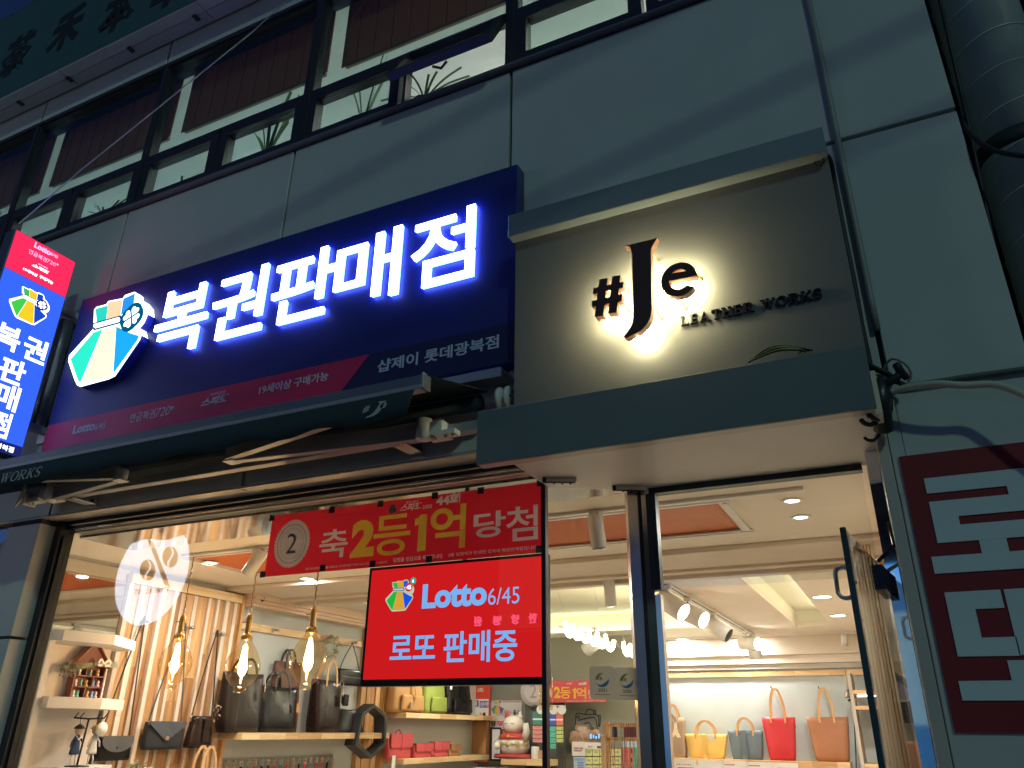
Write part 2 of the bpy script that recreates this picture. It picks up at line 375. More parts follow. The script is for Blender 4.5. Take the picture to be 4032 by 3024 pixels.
# steel door post between side pane and door: two polished faces, dark gasket between them
pst = slab('door_post', (-.965,.30,0),(-.925,.33,0), .12,2.546,.035, mat('satin_steel',(.80,.74,.68),.24,1,var=.03), bld)
slab('gasket', (-.925,.318,0),(-.916,.330,0), .12,2.545,.034, RUBBER, pst)
slab('post_face', (-.9155,.3335,0),(-.878,.345,0), .12,2.545,.037, MATS['satin_steel'], pst)
box('post_edge', -.876,-.850,.33,.37,.12,2.1,MATS['satin_steel'], pst)
box('transom_clamp', -.888,-.845,.322,.378,2.118,2.52, BLACKM, bld, .003)
box('transom_pane', -.844,-.035,.345,.355,2.122,2.52, GLASS, bld)
# right jamb in polished steel
slab('door_jamb', (-.012,.2025,0),(.0295,.1972,0), .12,2.545,.012, mat('mirror_steel',(.70,.72,.74),.04,1,var=0), bld)
box('jamb_core', -.006,.028,.214,.40,.12,2.545, BLACKM, bld)
box('jamb_cover', .031,.070,.004,.36,.12,2.545, mat('jamb_aluminium',(.56,.52,.47),.35,.2), bld, .003)
# ------------------------------------------------------------------ patch fittings under the door header
for q, lab in ((r6(470,190),'patch fitting bolted to the soffit near the window corner'),(r6(1070,260),'patch fitting bolted to the soffit on top of the door post')):
    c = onZ(q, 2.546)
    t = thing('patch_fitting', lab, 'bracket', (c.x,c.y,2.54), 'glass patch fittings')
    a = slab('plate', (c.x-.06,c.y-.028,0),(c.x+.05,c.y+.03,0),2.528,2.5465,.045,STEEL,t)
    slab('rubber_edge', (c.x-.066,c.y-.050,0),(c.x+.054,c.y+.012,0),2.524,2.5467,.006,RUBBER,t)
    for k in range(3): lathe('screw', [(.006,0),(.006,.004)], (c.x-.03+.03*k,c.y-.012+.016*k,2.525), BLACKM, t, 8)
# ------------------------------------------------------------------ glass door standing open
H0, H1 = Vector((-.012,.30,0)), Vector((-.098,-.50,0))
dr = thing('glass_door', 'frameless glass door standing open at the right of the entrance', 'door', (H0.x,H0.y,.13))
GREEN = glass('door_edge_glass', (.10,.17,.15), 1.5)
slab('pane', H0+(H1-H0)*.002, H1, .15, 2.115, .012, GLASS, dr)
slab('pane_edge', H1+(H0-H1).normalized()*.012-Vector((0,0.0125,0)), H1-Vector((.001,.0135,0)), .15, 2.116, .014, mat('glass_edge',(.02,.05,.045),.15), dr)
slab('top_patch', H0+(H1-H0)*.01, H0+(H1-H0)*.30, 2.03,2.112,.034, mat('dark_patch',(.03,.04,.06),.2,.8), dr)
hp = H1+(H0-H1).normalized()*.10
ringp = [hp+Vector((-.034,0,0))+Vector((-.021*math.cos(t), 0, 1.985+.021*math.sin(t)+(.022 if math.sin(t)>0 else -.022))) for t in [2*math.pi*k/24 for k in range(25)]]
hd = tube('door_handle', ringp, .0065, STEEL, dr, 8)
tube('handle_stem', [hp+Vector((-.02,0,1.985)), hp+Vector((.0,0,1.985))], .006, STEEL, hd)
tube('closer_arm', [Vector((.02,.30,2.36)),Vector((.028,.06,2.17)),Vector((-.03,.10,2.13))], .007, BLACKM, dr)
# ------------------------------------------------------------------ the leather-shop sign: grey board, ledge, halo-lit letters
sg = thing('leather_shop_sign', 'grey sign board with halo-lit letters #Je and small LEATHER WORKS lettering above the door', 'sign', (-.6,-.19,2.8))
BOARD = mat('sign_board_grey',(.145,.145,.145),.5,var=.05,bump=.04,bscale=30)
box('board', -1.262,.052, -.195,-.002, 2.752,3.66, BOARD, sg)
lz0 = onY(c2(1080,1515),-.25).z; lz1 = onY(c2(1085,1410),-.25).z
led = box('ledge', -1.275,.052, -.25,-.1955, 3.585,3.70, mat('ledge_paint',(.20,.24,.27),.45,var=.05), sg, .002)
COPPER = mat('copper_return',(.62,.30,.20),.35,.25); DARKF = mat('letter_face',(.085,.040,.034),.4)
LFY, LBY = -.300, -.265
def outline(q, Y): 
    return [(onY(nj(*p),Y).x, onY(nj(*p),Y).z) for p in q]
def smooth2(pts, n=5):
    P = curve([(p[0],p[1],0) for p in pts], n); return [(p.x,p.y) for p in P]
Jl = smooth2([(352,262),(395,268),(412,320),(416,420),(424,700),(428,830)],3)+smooth2([(428,845),(424,910),(400,975),(345,1052)],5)[1:]+[(368,1060)]
Jr = smooth2([(368,1058),(470,1010),(545,940),(582,860),(590,790)],5)[1:]+smooth2([(588,760),(582,420),(580,310),(592,262),(637,190)],4)
halo_pts = []
def halo_letter(name, pts, holes=None):
    o2 = outline(pts, LFY)
    L = plate(name, o2, .004, DARKF, sg, org=(0,LFY+.004,0))
    cx = sum(p[0] for p in o2)/len(o2); cz = sum(p[1] for p in o2)/len(o2)
    plate('return', o2, LBY-LFY-.004-.0005, COPPER, L, org=(0,LBY,0))
    return L, o2
Jo = halo_letter('letter', Jl+Jr)
# the letter e: bowl with a bar, drawn as one outline with its cut
ecx, ecy = 826, 552
def epol(rx, ry, a): return (ecx+rx*math.cos(math.radians(a))+.0*ry, ecy-ry*math.sin(math.radians(a))-.17*rx*math.cos(math.radians(a)))
e_pts = [epol(157,146,a) for a in range(4,326,8)] + [epol(86,88,a) for a in range(314,3,-9)]
Eo = halo_letter('letter', e_pts)
e_bar = [(735,505),(965,464),(982,518),(742,566)]
# hash sign: two slanted uprights crossed by two bars
hs = [[(132,553),(203,540),(165,866),(92,875)],[(245,525),(315,515),(282,838),(207,848)]]
hb = [[(76,628),(342,572),(336,622),(78,678)],[(65,740),(330,680),(326,738),(66,792)]]
hashes = [halo_letter('letter', hs[0])]
hh = hashes[0][0]
def more_stroke(pts, yo, par=None):
    o2 = outline(pts, LFY); par = par or hh
    plate('stroke', o2, .004, DARKF, par, org=(0,LFY+.004+yo,0)); plate('return', o2, LBY-LFY-.005, COPPER, par, org=(0,LBY+yo,0))
    return o2
more_stroke(e_bar, .0007, Eo[0])
hz = [more_stroke(hs[1],.0), more_stroke(hb[0],.0007), more_stroke(hb[1],.0007)]
# warm light modules on the backs of the letters
HALO = glow('halo_led', (1.0,.92,.50), 140)
def led_strip(pts, k):
    V = []
    for q in pts:
        p = onY(nj(*q), LFY); V.append((p.x-.012,p.x+.012,LBY+.001,LBY+.006,p.z-.012,p.z+.012))
    return boxes('light_module', V, HALO, k)
led_strip([(500,330+55*i) for i in range(12)]+[(478,960),(430,1010)], Jo[0])
led_strip([epol(134,122,a) for a in range(40,300,26)]+[(830,520),(890,508)], Eo[0])
led_strip([(165,600),(150,700),(130,820),(278,580),(262,690),(245,800),(215,715)], hh)
# stand-off pins
for a, b in (((595,335),(640,400)),((610,830),(668,892)),((980,505),(1012,552)),((838,715),(882,800)),((345,765),(400,845)),((135,870),(150,900)),((365,620),(405,672)),((715,680),(722,690))):
    e = onY(nj(*b), -.195); s = Vector((e.x, LBY, e.z))
    pn = tube('stand_off_pin', [s, e], .0035, mat('brass_pin',(.75,.45,.18),.3,.6), sg, 6)
    lathe('pin_foot', [(.010,0),(.010,.006),(.004,.008)], e, MATS['brass_pin'], pn, 10, (0,-1,0))
# LEATHER WORKS: serif capitals drawn stroke by stroke
SER = {
 'L': ([[(.10,0),(.24,0),(.24,1),(.10,1)],[(.0,0),(.10,.0),(.10,.06),(.0,.06)],[(.24,0),(.68,0),(.70,.22),(.64,.22),(.58,.09),(.24,.09)],[(0,.94),(.36,.94),(.36,1),(0,1)]],.74),
 'E': ([[(.10,0),(.24,0),(.24,1),(.10,1)],[(0,0),(.10,0),(.10,.06),(0,.06)],[(0,.94),(.10,.94),(.10,1),(0,1)],[(.24,0),(.68,0),(.70,.2),(.64,.2),(.58,.08),(.24,.08)],[(.24,.92),(.58,.92),(.62,.80),(.68,.80),(.66,1),(.24,1)],[(.24,.46),(.46,.46),(.48,.38),(.53,.38),(.53,.66),(.48,.66),(.46,.55),(.24,.55)]],.76),
 'A': ([[(.0,0),(.30,0),(.30,.06),(.17,.06),(.46,1),(.40,1),(.08,.06),(.0,.06)],[(.40,1),(.52,1),(.86,.06),(.94,.06),(.94,0),(.60,0),(.60,.06),(.70,.06)],[(.25,.30),(.64,.30),(.62,.38),(.27,.38)]],.98),
 'T': ([[(.33,.06),(.47,.06),(.47,.92),(.33,.92)],[(.22,0),(.58,0),(.58,.06),(.22,.06)],[(.02,.74),(.08,.74),(.14,.91),(.66,.91),(.72,.74),(.78,.74),(.76,1),(.04,1)]],.82),
 'H': ([[(.10,.06),(.24,.06),(.24,.94),(.10,.94)],[(.62,.06),(.76,.06),(.76,.94),(.62,.94)],[(0,0),(.34,0),(.34,.06),(0,.06)],[(.52,0),(.86,0),(.86,.06),(.52,.06)],[(0,.94),(.34,.94),(.34,1),(0,1)],[(.52,.94),(.86,.94),(.86,1),(.52,1)],[(.24,.46),(.62,.46),(.62,.55),(.24,.55)]],.92),
 'R': ([[(.10,.06),(.24,.06),(.24,.92),(.10,.92)],[(0,0),(.34,0),(.34,.06),(0,.06)],[(0,.92),(.45,.92),(.60,.84),(.64,.72),(.58,.60),(.45,.52),(.24,.50),(.24,.43),(.50,.44),(.68,.55),(.79,.72),(.72,.90),(.52,1),(0,1)],[(.36,.44),(.48,.46),(.80,.06),(.88,.06),(.88,0),(.68,0)]],.90),
 'W': ([[(.0,.94),(.34,.94),(.34,1),(0,1)],[(.10,.94),(.24,.94),(.44,.18),(.40,0),(.34,0)],[(.40,0),(.46,.16),(.62,.86),(.56,.94)],[(.52,.94),(.66,.94),(.88,.18),(.84,0),(.78,0)],[(.84,0),(.90,.2),(1.10,.94),(1.04,.94)],[(.94,.94),(1.2,.94),(1.2,1),(.94,1)],[(.44,.94),(.74,.94),(.74,1),(.44,1)]],1.22),
 'K': ([[(.10,.06),(.24,.06),(.24,.94),(.10,.94)],[(0,0),(.34,0),(.34,.06),(0,.06)],[(0,.94),(.34,.94),(.34,1),(0,1)],[(.24,.42),(.30,.50),(.66,.94),(.58,.94),(.58,1),(.84,1),(.84,.94),(.76,.94),(.38,.50),(.30,.42)],[(.34,.52),(.44,.60),(.80,.06),(.88,.06),(.88,0),(.66,0)]],.90),
 'S': ([smooth2([(.56,.74),(.52,.88),(.34,.94),(.18,.86),(.17,.74),(.30,.62),(.52,.50),(.64,.34),(.62,.14),(.46,.01),(.26,-.01),(.08,.06)],4)+smooth2([(.06,.28),(.12,.26),(.20,.10),(.34,.06),(.48,.14),(.49,.28),(.38,.38),(.14,.52),(.03,.68),(.06,.88),(.22,1.0),(.42,1.0),(.60,.94),(.62,.74)],4)],.72),
}
def serif(name, body, org, h, m_, parent, frame=FRONT, d=.012, width=None, shear=0):
    """serif capitals; every letter a mesh of its own"""
    adv = 0; lay = []
    for ch in body:
        if ch == ' ': adv += .45; continue
        if ch == 'O': lay.append((ch, adv)); adv += 1.0; continue
        lay.append((ch, adv)); adv += SER[ch][1]+.07
    s = h; sx = (width/adv) if width else h
    u, v = frame; nn = u.cross(v); org = Vector(org)
    for ch, x in lay:
        V, F = [], []
        if ch == 'O':
            N = 26; lo, li = [], []
            for k in range(N):
                t = 2*math.pi*k/N; lo.append((.46+.46*math.cos(t), .5+.52*math.sin(t))); li.append((.46+.29*math.cos(t), .5+.43*math.sin(t)))
            for dz in (0, d):
                V += [org+u*((x+p[0])*sx+shear*p[1]*s)+v*(p[1]*s)+nn*dz for p in lo+li]
            for k in range(N):
                k2 = (k+1)%N; M2 = 2*N
                F += [(M2+k,M2+k2,M2+N+k2,M2+N+k),(k,k2,M2+k2,M2+k)[::1],(N+k2,N+k,M2+N+k,M2+N+k2)]
        else:
            for si, st in enumerate(SER[ch][0]):
                ar = sum(st[i][0]*st[(i+1)%len(st)][1]-st[(i+1)%len(st)][0]*st[i][1] for i in range(len(st)))
                st = st if ar > 0 else st[::-1]
                k0 = len(V); n_ = len(st); e_ = .0004*(si+1)
                V += [org+u*((x+p[0])*sx+shear*p[1]*s)+v*(p[1]*s) for p in st]+[org+u*((x+p[0])*sx+shear*p[1]*s)+v*(p[1]*s)+nn*(d+e_) for p in st]
                F += [tuple(range(k0+n_,k0+2*n_))]+[(k0+i,k0+(i+1)%n_,k0+n_+(i+1)%n_,k0+n_+i) for i in range(n_)]
        ob(name, V, F, m_, parent)
a = onY(nj(838,945),-.215); b = onY(nj(2090,700),-.215); t_ = onY(nj(838,865),-.215)
serif('small_letter', 'LEATHER WORKS', (a.x,-.1955,a.z), t_.z-a.z, mat('small_letter_dark',(.02,.02,.024),.3,.3), sg, d=.010, width=b.x-a.x)
# ------------------------------------------------------------------ loose wires hanging out of the sign and along its edge
YEL = mat('yellow_wire',(.42,.38,.10),.5); 
ws = []
for k in range(5):
    a = onY(c6(428+3*k,868-2*k),-.255); b = onY(c6(560+12*k,775+5*k),-.27); c = onY(c6(690+16*k,766+6*k),-.26); d_ = onY(c6(840-24*k,790+5*k),-.202)
    ws.append((curve([a,b,c,d_],6), .0035))
wl = thing('wire_tuft', 'loose tuft of yellow and black wires sticking out above the door header', 'wires', onY(c6(428,868),-.24))
for k, (p, r_) in enumerate(ws): tube('wire', p, r_, YEL if k % 2 else RUBBER, wl, 5)
cb = thing('cable_run', 'black cable running down the right edge of the grey sign board', 'cable', onY(c6(1200,850),-.1))
tube('cable', curve([onY(c3(885,1020),-.19),onY(c3(930,1010),-.20),onY(c3(960,1060),-.17),onY(c3(985,1200),-.12)]+[onY(c6(1050,60),-.10),onY(c6(1105,330),-.10),onY(c6(1160,640),-.09),onY(c6(1205,850),-.08),onY(c6(1235,1000),-.08)],5), .011, RUBBER, cb)
tube('stiff_wire', curve([onY(c3(850,1045),-.2),onY(c3(880,1080),-.21),onY(c3(915,1040),-.21),onY(c3(890,1018),-.2)],4), .003, RUBBER, cb, 5)
cd = tube('conduit', [onY(c3(800,-60),-.012)]+[Vector((.104,-.012,z)) for z in (4.4,3.9,3.4,3.05,2.93)], .0135, mat('grey_conduit',(.25,.25,.24),.5), None, 10)
tag(cd, 'thin grey conduit running down the panel joint beside the grey sign', 'conduit')
# tangle of tape-bound cables at the wall corner
tg = thing('cable_tangle', 'tangle of taped black cables hanging at the corner of the door header', 'cables', onY(n2(1300,800),-.05))
def n2y(u,v,Y): return onY(n2(u,v),Y)
tube('taped_bundle', curve([n2y(1290,560,-.06),n2y(1290,680,-.09),n2y(1300,820,-.09),n2y(1310,960,-.07),n2y(1325,1085,-.04)],5), .032, mat('black_tape',(.02,.02,.022),.35,bump=.4,bscale=50), tg, 10)
for pts, r_, mm in (
  ([(1165,385,-.1),(1260,430,-.08),(1400,500,-.06),(1330,600,-.06)], .011, RUBBER), ([(1290,620,-.08),(1390,560,-.10),(1500,480,-.10),(1490,420,-.11),(1460,370,-.11)], .014, RUBBER),
  ([(1460,370,-.11),(1500,430,-.10),(1550,490,-.09),(1570,520,-.08)], .012, RUBBER), ([(1380,600,-.06),(1450,560,-.08),(1560,600,-.08)], .009, RUBBER),
  ([(1385,700,-.06),(1400,820,-.08),(1380,910,-.08),(1300,965,-.10),(1210,950,-.16),(1160,918,-.2)], .009, RUBBER), ([(1270,985,-.08),(1190,1030,-.14),(1120,1015,-.18),(1080,978,-.2)], .008, RUBBER),
  ([(1290,1060,-.05),(1270,1150,-.04),(1210,1200,-.06),(1150,1195,-.08),(1118,1170,-.09)], .006, RUBBER), ([(1330,560,-.05),(1330,420,-.06),(1400,320,-.08),(1500,330,-.09),(1590,400,-.08),(1625,490,-.07),(1590,565,-.06)], .0045, mat('tan_wire',(.30,.28,.2),.5)),
  ([(1185,490,-.1),(1250,530,-.09),(1270,640,-.09),(1340,690,-.09)], .007, YEL), ([(1220,490,-.02),(1330,490,-.02)],.006, MATS['grey_conduit'])):
    tube('loose_cable', curve([n2y(*p) for p in pts],5), r_, mm, tg, 6)
# corrugated hose leaving to the right
def ribbed(name, pts, r_, m_, parent, pitch=.010):
    P = curve(pts, 40); out = [P[0]]; R = [r_]
    acc = 0; nxt = pitch; big = True
    for i in range(1, len(P)):
        seg = (P[i]-P[i-1]).length
        while acc+seg >= nxt:
            t = (nxt-acc)/seg; out.append(P[i-1].lerp(P[i], t)); R.append(r_ if big else r_*.82); big = not big; nxt += pitch/2
        acc += seg
    return tube(name, out, R, m_, parent, 10)
hose = ribbed('corrugated_hose', [n2y(1400,680,-.08),n2y(1600,620,-.10),n2y(1900,585,-.12),n2y(2212,600,-.12),onY(c6(2000,1010),-.12),onY(c6(2150,1050),-.13),onY(c6(2300,1130),-.14),onY(c6(2500,1280),-.14)], .013, mat('cream_hose',(.52,.50,.38),.55), None, .011)
tag(hose, 'cream corrugated hose arching away from the cable tangle over the wall', 'hose')
hb_ = tube('flat_cable', curve([n2y(1540,610,-.012),n2y(1900,560,-.012),n2y(2212,510,-.012),onY(c6(2212,910),-.012),onY(c6(2500,860),-.012)],5), .010, mat('grey_green_cable',(.10,.13,.11),.6))
tag(hb_, 'straight dark cable clipped to the wall above the corrugated hose', 'cable')
# ------------------------------------------------------------------ red panel with the big lettering on the right wall
rp = thing('lottery_wall_board', 'dark red wall board with big pale block lettering at the right of the door', 'sign', (.3,-.01,1.6))
RED = mat('dark_red_board',(.21,.012,.02),.7,var=.08); PALE = mat('pale_letter',(.56,.66,.68),.7,var=.05)
ra = onY(nr(488,350),-.002); rb = onY(r8(1600,1350),-.002)
RX1 = .525
plate('board', [(ra.x,rb.z),(RX1,rb.z),(RX1,ra.z),(ra.x,ra.z)], .006, RED, rp, org=(0,-.002,0))
def L(q): p = onY(nw(*q),-.009); return (p.x,p.z)
def rect(a, b, name='letter_stroke', up_=0):
    (x0,z1), (x1,z0) = a, b
    plate(name, [(x0,z0),(x1,z0),(x1,z1),(x0,z1)], .004+up_, PALE, rp, org=(0,-.0082,0))
lx0 = L((153,176))[0]; lx1 = .475
z_a, z_b = L((153,176))[1], L((165,254))[1]; z_c, z_d = L((180,296))[1], L((330,368))[1]
x_in = L((580,220))[0]; x_l2 = L((330,368))[0]
z_e, z_f = L((338,412))[1], L((222,507))[1]
plate('letter', [(lx0,z_a),(lx1,z_a),(lx1,z_d),(x_l2,z_d),(x_l2,z_e),(lx1,z_e),(lx1,z_f),(lx0,z_f),(lx0,z_c),(x_in,z_c),(x_in,z_b),(lx0,z_b)], .004, PALE, rp, org=(0,-.0082,0))
bx0 = L((198,577))[0]-.004; z_g, z_h = L((198,577))[1], L((215,664))[1]; sx0, sx1 = L((436,494))[0], L((576,484))[0]
plate('letter', [(bx0,z_h),(lx1+.02,z_h),(lx1+.02,z_g),(sx1,z_g),(sx1,z_f-.0005),(sx0,z_f-.0005),(sx0,z_g),(bx0,z_g)], .0043, PALE, rp, org=(0,-.0082,0))
dx0 = L((258,760))[0]; dx1 = L((545,748))[0]; dz0, dz1 = L((258,760))[1], L((326,1088))[1]; di0 = L((417,845))[0]; dia, dib = L((417,845))[1], L((445,992))[1]
plate('letter', [(dx0,dz0),(dx1,dz0),(dx1,dia),(di0,dia),(di0,dib),(dx1+.012,dib),(dx1+.012,dz1-.002),(dx0,dz1)], .004, PALE, rp, org=(0,-.0082,0))
ex0 = L((562,746))[0]
plate('letter', [(ex0,dz0),(lx1,dz0),(lx1,dia),(ex0+.05,dia),(ex0+.05,dib),(lx1,dib),(lx1,dz1),(ex0,dz1)], .004, PALE, rp, org=(0,-.0082,0))
fz0, fz1, fz2 = L((580,1108))[1], L((330,1214))[1], L((348,1314))[1]; fx0, fx1 = L((330,1214))[0], L((580,1108))[0]
plate('letter', [(fx0,fz2),(lx1+.02,fz2),(lx1+.02,fz1),(fx1+.10,fz1),(fx1+.10,fz0),(fx1,fz0),(fx1,fz1),(fx0,fz1)], .004, PALE, rp, org=(0,-.0082,0))
# ------------------------------------------------------------------ duct in the alley
duct = thing('spiral_duct', 'large galvanised spiral duct standing in the dark alley beyond the wall', 'duct', (.93,.60,0))
DUCT = mat('galvanised_steel',(.66,.72,.66),.34,.12,var=.16)
da, db = onY((3815,0),.45), onY((4000,560),.45)
dcx, dcy, drad = .80, .45, .165
lathe('shell', [(drad,0),(drad,4.0),(drad+.004,4.004),(drad+.004,4.03),(drad,4.034),(drad,7.5)], (dcx,dcy,3.02), DUCT, duct, 40)
hel = []
for k in range(0, 40*34):
    t = k/40; zz = 3.05+t*.20
    if zz > 7.4: break
    hel.append(Vector((dcx+(drad+.001)*math.cos(2*math.pi*t), dcy+(drad+.001)*math.sin(2*math.pi*t), zz)))
tube('spiral_seam', hel, .0035, DUCT, duct, 4)
lathe('strap', [(drad+.006,0),(drad+.006,.075)], (dcx,dcy,3.80), mat('dark_strap',(.03,.035,.03),.5), duct, 40)
tube('elbow', curve([Vector((dcx,dcy,3.03)),Vector((dcx+.03,dcy+.02,2.95)),Vector((dcx+.25,dcy+.1,2.86))],6), drad*.99, DUCT, duct, 24)
ac = tube('alley_cable', [onY((3697,-80),.03),onY((3700,0),.03),onY((3815,500),.03),onY((3900,900),.03),onY((3920,1000),.03),onY((3980,1300),.03)], .007, RUBBER)
tag(ac, 'black cable hanging straight down the edge of the wall before the duct', 'cable')
ac2 = tube('sagging_cable', curve([onY(c3(1810,770),.05),onY(c3(1850,850),.0),onY(c3(1960,945),-.05),onY(c3(2100,995),-.08),onY(c3(2300,1010),-.1),onY(c3(2600,960),-.1)],6), .009, RUBBER)
tag(ac2, 'black cable sagging across the spiral duct to the right', 'cable')
nb = thing('neighbour_building', 'dark neighbouring building across the alley', 'building', (2.2,2,0))
box('wall', 1.18,6,.75,9,0,9, mat('dark_render',(.035,.04,.04),.9), nb)
# ------------------------------------------------------------------ green signboard of the floor above
gs = thing('green_signboard', 'dark green signboard with brushed black characters above the upper windows', 'sign', (-6,-.1,6.46))
GRN = mat('green_board',(.03,.085,.095),.75,var=.10,bump=.2,bscale=120)
gz1 = onY(c1(0,140),-.2).z
box('board', -9.5,-2.2,-.20,-.10,6.47,gz1, GRN, gs)
for x0, x1 in ((-9.5,-7.0),(-6.995,-5.42),(-5.415,-3.9),(-3.895,-2.2)):
    box('soffit_strip', x0,x1,-.198,-.11,6.458,6.469, mat('pale_soffit',(.46,.44,.45),.6), gs, .002)
    box('soffit_strip', x0,x1,-.105,-.012,6.462,6.474, MATS['pale_soffit'], gs, .002)
for x in (-6.05,-5.42,-4.7,-4.0,-3.3): box('clip', x-.018,x+.018,-.125,-.07,6.448,6.458, FRAME, gs)
CH = mat('black_character',(.008,.01,.012),.7)
for ch, q in (('茶',c1(110,350)),('禾',c1(430,185)),('本',c1(770,60)),('草',c1(1120,-110))):
    p = onY(q,-.2); text('character', ch, (p.x,-.2002,p.z), CH, gs, h=.50, w=.42, bold=.05, anchor='c', shear=.1)
# guy wire from the blade sign up to the wall
gw = tube('guy_wire', [onX((75,880),-4.54), onY((330,660),-.30), onY((1000,120),-.22), onY((1130,0),-.20), onY((1330,-190),-.16)], .0045, mat('pale_wire',(.45,.42,.45),.4,.5))
tag(gw, 'thin pale guy wire slanting up across the upper windows', 'wire')
# ------------------------------------------------------------------ lottery sign: blue box with lit channel letters
lot = thing('lottery_sign', 'long blue lottery sign box with glowing white letters and a red strip along its foot', 'sign', (-2.9,-.04,3.05))
SX0, SX1, SZ0, SZ1, SY = -4.47, -1.312, 3.055, 4.135, -.08
BLUE = mat('sign_blue',(.016,.024,.17),.45,var=.05); SRED = mat('sign_red',(.60,.02,.085),.5,var=.05); GREYT = mat('grey_print',(.55,.58,.68),.6)
box('cabinet', SX0,SX1,SY,-.002,SZ0,SZ1, BLUE, lot, .003)
zr = 3.252
plate('red_strip', [(SX0+.003,SZ0+.004),(-2.27,SZ0+.004),(-2.10,zr),(SX0+.003,zr)], .0015, SRED, lot, org=(0,SY-.0005,0))
plate('blue_strip', [(-2.265,SZ0+.004),(SX1-.004,SZ0+.004),(SX1-.004,zr),(-2.095,zr)], .0012, mat('sign_navy',(.010,.014,.075),.5), lot, org=(0,SY-.0005,0))
def fit(body, qa, qb, qt, Y, m_, parent, bold=.0, d=.0015, shear=0, name='lettering', off=.002):
    """text fitted between two baseline pixels and a cap-height pixel on the plane Y"""
    a, b, t_ = onY(qa,Y), onY(qb,Y), onY(qt,Y)
    return text(name, body, (a.x,Y-off,a.z), m_, parent, w=b.x-a.x, h=t_.z-a.z, bold=bold, d=d, shear=shear)
fit('Lotto', c4(470,1335), c4(610,1310), c4(470,1280), SY, GREYT, lot, .03)
fit('6/45', c4(612,1310), c4(680,1295), c4(612,1270), SY, GREYT, lot, 0)
fit('연금복권', c4(838,1262), c4(1003,1225), c4(838,1205), SY, GREYT, lot, .0)
fit('720', c4(1008,1225), c4(1100,1205), c4(1008,1170), SY, GREYT, lot, -.008, shear=.15)
fit('+', c4(1103,1180), c4(1130,1172), c4(1103,1152), SY, GREYT, lot, .02)
fit('즉석식복권', c4(1365,1090), c4(1460,1070), c4(1365,1070), SY, GREYT, lot, 0)
fit('스피또', c4(1300,1160), c4(1478,1120), c4(1300,1108), SY, GREYT, lot, .03, shear=.35)
fit('19세이상 구매가능', c4(1678,1078), c4(2125,985), c4(1678,1022), SY, GREYT, lot, .012)
fit('샵제이 롯데광복점', c5(232,938), c5(1022,772), c5(232,858), SY, GREYT, lot, .02)
# five channel letters; photograph boxes: left, right at mid-height, top, bottom
LETW = glow('lit_white', (.62,.76,1.0), 9.0); LETS = glow('lit_side_blue', (.035,.09,1.0), 30)
gx = [(-3.735,-3.265),(-3.225,-2.80),(-2.74,-2.36),(-2.29,-1.98),(-1.935,-1.553)]
ob_ = [c4(990,640),c4(1330,520),c4(1365,500),c4(1720,400),c4(1748,440),c4(2165,260)]
Lx = [onY(c4(990,650),-.11).x, onY(c4(1325,560),-.11).x, onY(c4(1365,510),-.11).x, onY(c4(1720,350),-.11).x, onY(c4(1748,440),-.11).x, onY(c4(2165,240),-.11).x, onY(c2(0,1600),-.11).x, onY(c2(388,1450),-.11).x, onY(c2(450,1590),-.11).x, onY(c2(858,1400),-.11).x]
Lx[6] = onY((1319,1035),-.11).x
lz = [(onY(c4(1190,775),-.11).z, onY(c4(1120,400),-.11).z),(onY(c4(1390,715),-.11).z,onY(c4(1700,228),-.11).z),(onY(c4(1800,612),-.11).z,onY(c4(2095,112),-.11).z),(onY(c5(185,452),-.11).z,onY(c2(385,1450),-.11).z),(onY(c5(530,372),-.11).z,onY(c2(855,1315),-.11).z)]
for i, ch in enumerate('복권판매점'):
    x0, x1 = Lx[2*i], Lx[2*i+1]; z0, z1 = lz[i]
    lt = text('letter', ch, (x0,SY-.001,z0), LETS, lot, w=x1-x0, h=z1-z0, bold=.004, d=.015)
    text('lit_face', ch, (x0-.001,SY-.0165,z0-.001), LETW, lt, w=x1-x0+.002, h=z1-z0+.002, bold=.008, d=.004)
# the money-bag emblem, traced on the big sign and reused at other sizes
def norm(pts, Y=-.13):
    o = onY(c4(440,1025),Y); s_ = onY(c4(880,410),Y).z-o.z
    return [((onY(c4(*p),Y).x-o.x)/s_, (onY(c4(*p),Y).z-o.z)/s_) for p in pts]
BAG_OUT = norm([(610,525),(625,508),(690,490),(702,470),(795,452),(812,430),(872,410),(888,425),(890,455),(925,468),(955,505),(958,555),(935,610),(905,645),(916,690),(905,722),(745,955),(705,975),(520,1025),(500,1015),(485,985),(442,860),(448,822),(600,655),(606,620)])
BAG_PARTS = [('stripe_green', norm([(460,848),(608,675),(665,655),(522,998),(508,985)])), ('stripe_gold', norm([(668,655),(752,635),(730,945),(695,962),(528,998)])),
  ('stripe_blue', norm([(756,635),(850,680),(902,695),(892,722),(736,940)])), ('flap_green', norm([(620,522),(698,500),(690,588),(630,606)])),
  ('flap_gold', norm([(702,480),(796,462),(780,570),(694,588)])), ('flap_blue', norm([(802,455),(876,422),(866,495),(786,560)]))]
BAG_BAND = norm([(612,622),(775,576),(782,592),(776,606),(622,648),(610,640)])
CLV = norm([(855,575)])[0]
